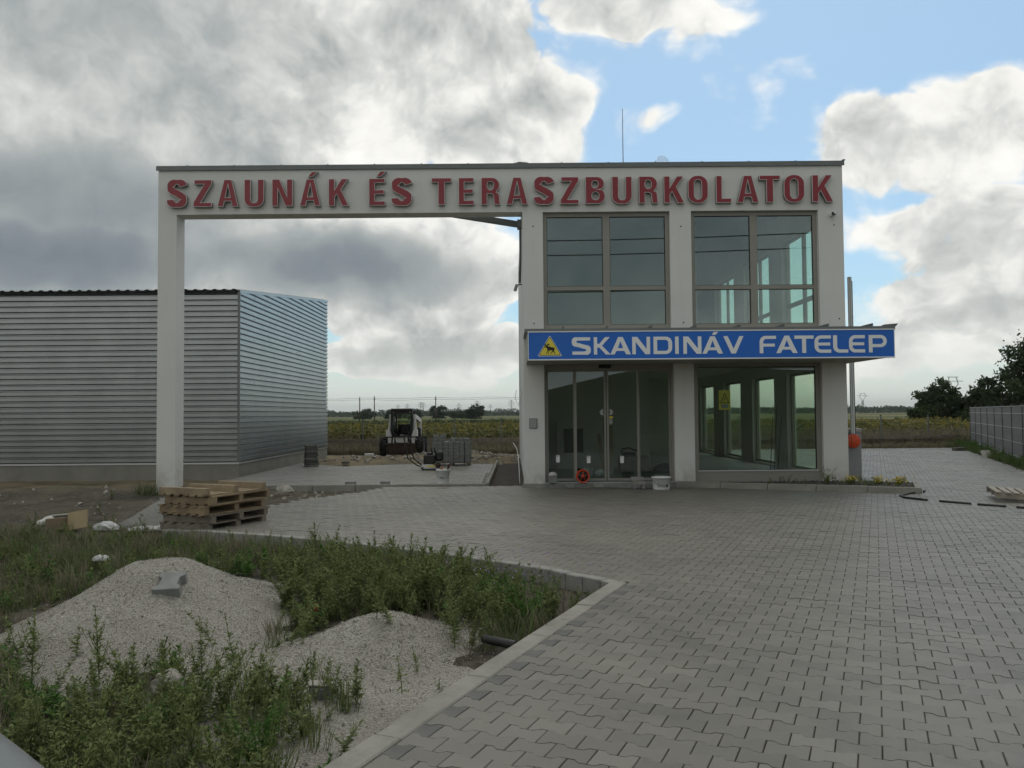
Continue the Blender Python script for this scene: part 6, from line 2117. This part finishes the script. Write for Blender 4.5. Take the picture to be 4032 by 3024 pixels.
def strip_scatter(name, tm, n, x0, x1, y0, y1, s0, s1, m_, label, cat='grass'):
    x = r6.uniform(x0, x1, n); y = r6.uniform(y0, y1, n)
    k = (r6.random(n) < 0.35 + fbm(x * 0.6, y * 0.6, 15, 3))
    x, y = x[k], y[k]
    return scatter(name, tm, x, y, ground_z(x, y) - 0.02, r6.uniform(s0, s1, len(x)), m_, r6, label, cat)


B_TUFT = [tuft(s, 0.6, 22, 0.10, 0.009, 0.5) for s in range(71, 75)]
strip_scatter('fence_weeds', B_TUFT, 1500, -9, 0.4, 34.6, 35.9, 0.35, 0.78, M['dry'], 'brown dry weeds along the rear fence behind the loader')
strip_scatter('fence_weeds_right', B_TUFT, 1900, 7.6, 20, 34.7, 35.9, 0.35, 0.72, M['dry'], 'brown dry weeds along the rear fence right of the building')
strip_scatter('tall_dry_grass', B_TUFT, 2200, 8, 26, 36.3, 39.5, 1.0, 1.7, M['dry'], 'pale tall dry grass beyond the rear fence on the right')
strip_scatter('tall_dry_grass_left', B_TUFT, 700, -11, 1, 36.3, 38.5, 0.8, 1.35, M['dry'], 'pale tall dry grass beyond the rear fence on the left')


def sunflower(seed):
    r = np.random.default_rng(seed)
    h = 1.0
    V0, L0, T0 = stem_mesh(np.array([(0, 0, 0), (0.02, 0, 0.5), (0.03, 0, h)]), 0.014, 0.009)
    n = 16
    t = r.uniform(0.25, 0.98, n); a = r.uniform(0, 6.28, n)
    P = np.stack([0.03 * t, 0 * t, t * h], -1); D = unit(np.stack([np.cos(a), np.sin(a), r.uniform(-0.5, 0.3, n)], -1)); Nn = unit(np.stack([0 * a, 0 * a, np.ones(n)], -1) + r.normal(0, 0.3, (n, 3)))
    V1 = leaf_quads(P, D, Nn, r.uniform(0.14, 0.26, n), r.uniform(0.12, 0.20, n))
    leaf = merge([(V0, L0, T0), (V1, np.arange(4 * n), np.full(n, 4))])
    # ring of petals nodding to one side
    m = 9; ang = np.linspace(0, 2 * math.pi, m, endpoint=False); c = np.array([0.07, -0.03, h * 1.01])
    ax = unit(np.array([[0.55, -0.65, -0.25]]))[0]; u_ = unit(np.cross(ax, [0, 0, 1.0])[None])[0]; w_ = np.cross(ax, u_)
    D2 = np.cos(ang)[:, None] * u_ + np.sin(ang)[:, None] * w_
    V2 = leaf_quads(c + D2 * 0.045, D2, np.tile(ax, (m, 1)), np.full(m, 0.055), np.full(m, 0.045))
    return (leaf, np.concatenate([np.full(len(V0), .3), np.repeat(r.random(n) * 0.9, 4)])), ((V2, np.arange(4 * m), np.full(m, 4)), np.repeat(r.random(m) * .9, 4))


SF = [sunflower(s) for s in range(81, 86)]
N = 15000
az_ = np.where(r6.random(N) < 0.33, r6.uniform(-0.30, 0.05, N), r6.uniform(0.19, 0.63, N))
yy = 39.0 + 41 * r6.random(N) ** 1.25
xx = np.tan(az_) * yy
xx = np.round(xx / 0.55) * 0.55 + r6.normal(0, 0.06, N)
xx = np.where(xx > 4, xx, xx)
kk = (xx < 0.437 * (yy - 36) + 22.5)
xx, yy = xx[kk], yy[kk]
zz = np.full(len(xx), -0.13); ss = r6.uniform(0.62, 1.06, len(xx))
st_ = r6.bit_generator.state
scatter('sunflower_field', [s[0] for s in SF], xx, yy, zz, ss, M['sunleaf'], r6, 'field of sunflowers beyond the rear fence', 'sunflowers')
r6.bit_generator.state = st_
hd = np.random.default_rng(5).random(len(xx)) < 0.24
scatter('sunflower_heads', [s[1] for s in SF], xx[hd], yy[hd], zz[hd], ss[hd], M['sunhead'], r6, 'yellow flower heads over the sunflower field', 'sunflowers')
# darker crop strip behind the sunflowers
N = 2600
az_ = r6.uniform(-0.30, 0.08, N); yy = r6.uniform(100, 112, N)
scatter('crop_strip', B_TUFT, np.tan(az_) * yy, yy, np.full(N, -0.13), r6.uniform(1.4, 2.0, N), M['leaf_far'], r6, 'dark strip of tall crop behind the sunflowers', 'crop')


# ---------------------------------------------------------------- screen fence on the right
fr_ = thing('screen_fence', 'grey slatted screen fence running along the right boundary', 'fence', (19.9, 36.0, -0.08), -YAW)
for k in range(9):
    y0_ = -2.0 * k
    q = MB(); q.box(-0.03, 0.03, y0_ - 0.04, y0_ + 0.04, 0, 1.78); q.build('post', M['screen'], fr_)
    q = MB(); q.bbox(-0.038, 0.038, y0_ - 0.048, y0_ + 0.048, 1.782, 1.81, 0.006); q.build('post_cap', M['black'], fr_)
    if k == 8: break
    for j in range(8):
        q = MB(); q.box(-0.010, 0.010, y0_ - 1.955, y0_ - 0.045, 0.06 + j * 0.208, 0.06 + j * 0.208 + 0.203); q.build('slat', M['screen2' if (j + k) % 3 else 'screen'], fr_)
    q = MB()
    for z_ in (0.27, 0.68, 1.10, 1.52, 1.735): q.box(-0.024, -0.0105, y0_ - 1.955, y0_ - 0.045, z_, z_ + 0.014)
    q.build('rod', M['alu'], fr_)
N = 1700
s_ = r6.uniform(0, 17.5, N); d_ = r6.normal(0.55, 0.30, N)
x = 19.9 - s_ * math.sin(YAW) - d_ * math.cos(YAW); y = 36 - s_ * math.cos(YAW) + d_ * math.sin(YAW)
kk = ~in_poly(x, y, YARD); x, y, g = x[kk], y[kk], r6.random(kk.sum()) < 0.6
scatter('fence_grass', B_TUFT, x[g], y[g], np.full(g.sum(), -0.11), r6.uniform(0.3, 0.8, g.sum()), M['grass'], r6, 'green grass at the foot of the screen fence', 'grass')
scatter('fence_herbs', W_BUSH, x[~g][:220], y[~g][:220], np.full(len(x[~g][:220]), -0.11), r6.uniform(0.4, 0.9, len(x[~g][:220])), M['weedlush'], r6, 'leafy weeds at the foot of the screen fence', 'weeds')


# ---------------------------------------------------------------- trees
def tree(name, label, x, y, h, rx, seed, nleaf=7000, clumps=70, base=0.12, m='leaf_tree', lsz=0.16, z0=-0.12, low=0.0, group=None):
    """tapered trunk, limbs out to leaf clumps, leaves as small faces"""
    r = np.random.default_rng(seed)
    root = thing(name, label, 'tree', (x, y, z0), r.uniform(0, 6.28), group)
    # clump centres in an uneven crown
    u = r.normal(size=(clumps, 3)); u = unit(u); rad = r.uniform(0.35, 1.0, clumps) ** 0.6
    cz = h * (0.56 - low * 0.1); rz_ = h * (0.44 + low * 0.1)
    lob = 1 + 0.28 * np.sin(3 * np.arctan2(u[:, 1], u[:, 0]) + seed) * (1 - np.abs(u[:, 2])) + 0.15 * r.normal(size=clumps)
    C = np.stack([u[:, 0] * rad * rx * lob, u[:, 1] * rad * rx * lob, cz + u[:, 2] * rad * rz_ * np.clip(lob, 0.7, 1.15)], -1)
    t = MB()
    t.tube([(0, 0, 0), (0.03 * h * r.normal(), 0.03 * h * r.normal(), h * 0.25), (0.04 * h * r.normal(), 0.04 * h * r.normal(), h * 0.55), (0, 0, h * 0.82)], [h * 0.022, h * 0.017, h * 0.011, h * 0.003], 7)
    t.build('trunk', M['bark'], root)
    t = MB()
    for c in C[:: max(1, clumps // 26)]:
        b = np.array([0, 0, max(h * 0.15, c[2] * r.uniform(0.35, 0.65))]); mid = (b + c) / 2 + np.array([0, 0, 0.06 * h])
        t.tube([tuple(b), tuple(mid), tuple(c)], [h * 0.008, h * 0.005, h * 0.002], 5)
    t.build('limbs', M['bark'], root)
    k = r.integers(0, clumps, nleaf); cs = r.uniform(0.10, 0.21, clumps) * (rx + h * 0.3) * 0.8
    P = C[k] + r.normal(size=(nleaf, 3)) * cs[k][:, None] * np.array([0.62, 0.62, 0.45])
    P[:, 2] = np.maximum(P[:, 2], h * 0.03)
    D = unit(r.normal(size=(nleaf, 3)) + np.array([0, 0, -0.3])); Nn = unit(r.normal(size=(nleaf, 3)) + np.array([0, 0, 0.8]))
    l = lsz * r.uniform(0.6, 1.4, nleaf)
    att = np.clip(0.2 + 0.45 * r.random(clumps)[k] + 0.25 * r.random(nleaf), 0, 0.99)
    np_mesh('crown', leaf_quads(P, D, Nn, l, l * 0.75), np.arange(4 * nleaf), np.full(nleaf, 4), M[m], root, attr=np.repeat(att, 4))
    return root


tree('acacia_tree', 'low rounded dark tree left of the three behind the screen fence', 41.4, 80.0, 4.3, 1.9, 5, 15000, 90, lsz=0.26, low=1.2)
tree('acacia_tree', 'middle dark tree of the three behind the screen fence', 44.6, 78.0, 4.5, 2.0, 8, 15000, 90, lsz=0.26, low=1.2)
tree('acacia_tree', 'tallest tree rising at the right edge behind the screen fence', 48.3, 75.0, 8.8, 3.3, 13, 20000, 110, lsz=0.27, low=0.6)
tree('acacia_tree', 'small dark shrub at the left foot of the three trees', 40.2, 82.0, 2.2, 1.1, 21, 4000, 40, lsz=0.24, low=1.5)
tree('field_tree', 'rounded tree standing alone in the fields beside the utility pole', -31.3, 350.0, 5.6, 3.6, 31, 3500, 45, m='leaf_far', lsz=0.55, low=1.2)
tree('field_tree', 'taller loose tree in the fields left of the shop building', -12.6, 300.0, 5.5, 2.4, 33, 2600, 40, m='leaf_far', lsz=0.45, low=0.8)
tree('field_tree', 'lower bushy tree leaning against the taller one in the fields', -15.0, 302.0, 3.9, 2.4, 35, 2600, 40, m='leaf_far', lsz=0.45, low=1.4)
for k, (px, hh, lab) in enumerate(((-60.5, 4.8, 'bushy field shrub left of the first utility pole'), (-49.5, 3.6, 'low field shrub between hall and loader'), (-42.5, 4.2, 'wide field shrub just left of the loader cab'), (-23.5, 3.2, 'low field shrub right of the lone rounded tree'), (186, 5.2, 'grey-green field shrub beside the barrier boom'), (203, 4.4, 'pale field shrub right of the barrier boom'))):
    tree('field_shrub', lab, px, 340.0 + 6 * k if px < 100 else 330.0, hh, 4.6, 50 + k, 2200, 36, m='leaf_far', lsz=0.55, low=1.6)


# far woods that read as one mass
def wood(name, label, az0, az1, dist, h, n, seed, m='leaf_far'):
    r = np.random.default_rng(seed)
    az = r.uniform(az0, az1, n); d = dist * r.uniform(0.96, 1.10, n)
    prof = h * (0.35 + 0.9 * fbm(az * 60, np.zeros(n), seed, 3) + 0.35 * fbm(az * 260, np.zeros(n), seed + 4, 2))
    z = prof * r.random(n) ** 0.8 - 0.3
    P = np.stack([np.sin(az) * d, np.cos(az) * d, z], -1)
    l = r.uniform(0.8, 2.0, n) * dist / 700
    o = np_mesh(name, leaf_quads(P, unit(r.normal(size=(n, 3))), unit(r.normal(size=(n, 3)) + np.array([0, -0.6, 0.6])), l, l * 0.8), np.arange(4 * n), np.full(n, 4), M[m], attr=np.repeat(r.random(n) * .9, 4))
    return setp(o, label, 'trees', kind='stuff')


wood('far_wood', 'dark far line of trees along the horizon on the left', -0.62, 0.06, 760, 4.6, 13000, 3)
wood('far_wood_right', 'dark far line of trees along the horizon on the right', 0.18, 0.62, 800, 5.4, 12000, 6)
wood('farthest_wood', 'hazy farthest line of trees on the horizon', -0.62, 0.62, 1700, 11.0, 18000, 9)

# hills
def hills(name, label, az0, az1, dist, h, seed):
    n = 90; az = np.linspace(az0, az1, n); e = np.sin(np.linspace(0, math.pi, n)) ** 0.6
    hh = h * e * (0.55 + 0.9 * fbm(az * 16, np.zeros(n), seed, 4))
    V = []
    for k_, (dd, f) in enumerate(((0.93, 0.0), (0.97, 0.7), (1.0, 1.0), (1.06, 0.6), (1.12, 0.0))):
        V.append(np.stack([np.sin(az) * dist * dd, np.cos(az) * dist * dd, hh * f - 2], -1))
    V = np.concatenate(V); i = np.arange(n - 1)[None, :] + n * np.arange(4)[:, None]
    q4 = np.stack([i, i + 1, i + n + 1, i + n], -1).reshape(-1, 4)
    o = np_mesh(name, V, q4.ravel(), np.full(len(q4), 4), M['hill'], smooth=True)
    return setp(o, label, 'hills', kind='structure')


M['hill'] = mat('wooded_hill', (0.045, 0.065, 0.035), 1.0, col2=(0.08, 0.095, 0.05), vscale=0.004)
hills('hills', 'low blue hills on the horizon behind the right trees', 0.42, 0.66, 5200, 48, 3)
hills('hills_left', 'low blue hills on the horizon behind the loader', -0.16, 0.02, 4800, 26, 8)


# ---------------------------------------------------------------- poles, wires, pylons
for k, (px, hgt, lab) in enumerate(((-40.5, 6.35, 'timber utility pole in the field, leftmost of three'), (-36.6, 6.6, 'timber utility pole in the field, middle of three'), (-20.3, 6.5, 'timber utility pole in the field, rightmost of three'))):
    o = thing('utility_pole', lab, 'utility pole', (px, 220.0, -0.12), 0, 'utility poles in the field')
    q = MB(); q.tube([(0, 0, 0), (0, 0, hgt)], [0.16, 0.12], 7); q.build('pole', M['pole'], o)
    q = MB(); q.box(-0.32, 0.32, -0.05, 0.05, hgt - 0.75, hgt - 0.63); q.box(-0.03, 0.03, -0.05, 0.05, hgt, hgt + 0.3); q.build('crossarm', M['pole'], o)
for k, z_ in enumerate((5.75, 6.2)):
    o = thing('overhead_cable', 'overhead cable strung along the utility poles, %s of two' % ('lower', 'upper')[k], 'cable', (-30, 220, z_))
    q = MB(); q.tube([(-60 + i * 4.4, 0.05, -0.35 * math.sin(math.pi * ((i * 4.4 / 17) % 1))) for i in range(22)], 0.03, 4); q.build('cable', M['wire'], o)


def pylon(label, x, y, h, kind):
    o = thing('pylon', label, 'pylon', (x, y, 0), 0, 'power pylons on the horizon')
    q = MB(); b = h * 0.018; w = h * 0.085
    for s in (-1, 1):
        for t_ in (-1, 1): q.bar((s * w, t_ * w, 0), (s * w * 0.28, t_ * w * 0.28, h * 0.62), b)
        if kind == 0:
            q.bar((s * w * 0.28, 0, h * 0.62), (s * w * 0.12, 0, h), b)
    for k in range(6):
        z0_, z1_ = h * 0.62 * k / 6, h * 0.62 * (k + 1) / 6; w0, w1 = w * (1 - 0.72 * k / 6), w * (1 - 0.72 * (k + 1) / 6)
        q.bar((-w0, 0, z0_), (w1, 0, z1_), b * 0.7); q.bar((w0, 0, z0_), (-w1, 0, z1_), b * 0.7)
    q.build('tower', M['pylon'], o)
    q = MB()
    if kind == 0:
        for z_, a in ((0.66, 0.20), (0.80, 0.26), (0.94, 0.16)):
            q.bar((-h * a, 0, h * z_), (h * a, 0, h * z_), b); q.bar((-h * a, 0, h * z_), (0, 0, h * (z_ + 0.05)), b * 0.7); q.bar((h * a, 0, h * z_), (0, 0, h * (z_ + 0.05)), b * 0.7)
    else:
        for s in (-1, 1):
            q.bar((s * w * 0.28, 0, h * 0.62), (s * h * 0.16, 0, h * 0.80), b); q.bar((s * h * 0.16, 0, h * 0.80), (s * h * 0.10, 0, h), b)
        q.bar((-h * 0.30, 0, h * 0.88), (h * 0.30, 0, h * 0.88), b * 0.9); q.bar((-h * 0.16, 0, h), (h * 0.16, 0, h), b)
    q.build('crossarms', M['pylon'], o)


PYW = [
       (-235.7, 1710.0, 21.7, 0, 'lattice pylon just left of the loader roof'),
       (-265.0, 2090.0, 28.9, 0, 'slim lattice pylon above the loader roof'),
       (-220.6, 1995.0, 31.7, 0, 'left of two close pylons right of the loader'),
       (-204.2, 1900.0, 29.1, 0, 'right of two close pylons right of the loader'),
       (-122.1, 1900.0, 26.7, 0, 'broad pylon midway between loader and shop'),
       (-84.1, 1995.0, 34.3, 0, 'pylon behind the taller field tree'),
       (-1.8, 1710.0, 30.3, 0, 'big pylon close to the shop wall'),
       (-64.9, 2470.0, 30.2, 0, 'thin far pylon left of the shop wall'),
       (723.5, 1710.0, 38.1, 1, 'portal pylon right of the barrier boom'),
       (708.2, 1330.0, 55.1, 1, 'pylon top showing over the left tree'),]
for (px, py, ph, kd_, lab) in PYW:
    pylon(lab, px, py, ph, kd_)

# power lines and trees on the road side, behind the camera, that the panes mirror
for k, (z_, yb) in enumerate(((15.0, -14.0), (15.6, -15.5), (11.6, -14.0), (11.0, -15.5), (8.6, -14.8))):
    o = thing('road_cable', 'overhead power cable mirrored in the upper windows, number %s from the top' % ('two', 'one', 'three', 'four', 'five')[k], 'cable', (0, yb, z_))
    q = MB(); q.tube([(-60 + i * 6, 0.06 * i * 6 * 0.0, 0.0009 * (i * 6 - 60 + 18) ** 2 - 0.028 * (i * 6 - 60)) for i in range(21)], 0.035, 5); q.build('cable', M['wire'], o)
n = 160
xb = np.linspace(-140, 140, n)
hb = 1.6 + 1.5 * fbm(xb * 0.06, np.zeros(n), 17, 3) + 3.6 / (1 + np.exp(-(xb - 6) / 3.0)) * (1 - 0.5 / (1 + np.exp(-(xb - 34) / 6)))
V = np.concatenate([np.stack([xb, np.full(n, -30.0 - 9 * k), hb * f - 0.15 * (f == 0)], -1) for k, f in ((0, 0.0), (0.35, 0.75), (1, 1.0), (2.2, 0.5), (3, 0.0))])
i = np.arange(n - 1)[None, :] + n * np.arange(4)[:, None]
q4 = np.stack([i, i + n, i + n + 1, i + 1], -1).reshape(-1, 4)
o = np_mesh('roadside_bank', V, q4.ravel(), np.full(len(q4), 4), M['hill'], smooth=True)
setp(o, 'dark earth bank across the road mirrored in the door glass', 'bank', kind='structure')

# ================================================================ the air between here and the hills
_h = MB(); _h.box(-7000, 7000, -400, 7000, -6.0, 75.0)
hz_ = _h.build('haze', None)
hz_.data.materials.clear()
_hm = bpy.data.materials.new('haze_air'); _hm.use_nodes = True
_ht = NT(_hm.node_tree); _ht.n.remove(_ht.n['Principled BSDF'])
_pv = _ht.node('ShaderNodeVolumePrincipled')
_pv.inputs['Density'].default_value = 0.00013
_pv.inputs['Density Attribute'].default_value = ''
_pv.inputs['Color'].default_value = (0.86, 0.93, 0.97, 1)
_ht.l.new(_pv.outputs[0], _ht.n['Material Output'].inputs['Volume'])
hz_.data.materials.append(_hm)
setp(hz_, 'pale summer haze over the fields', 'haze', kind='stuff')
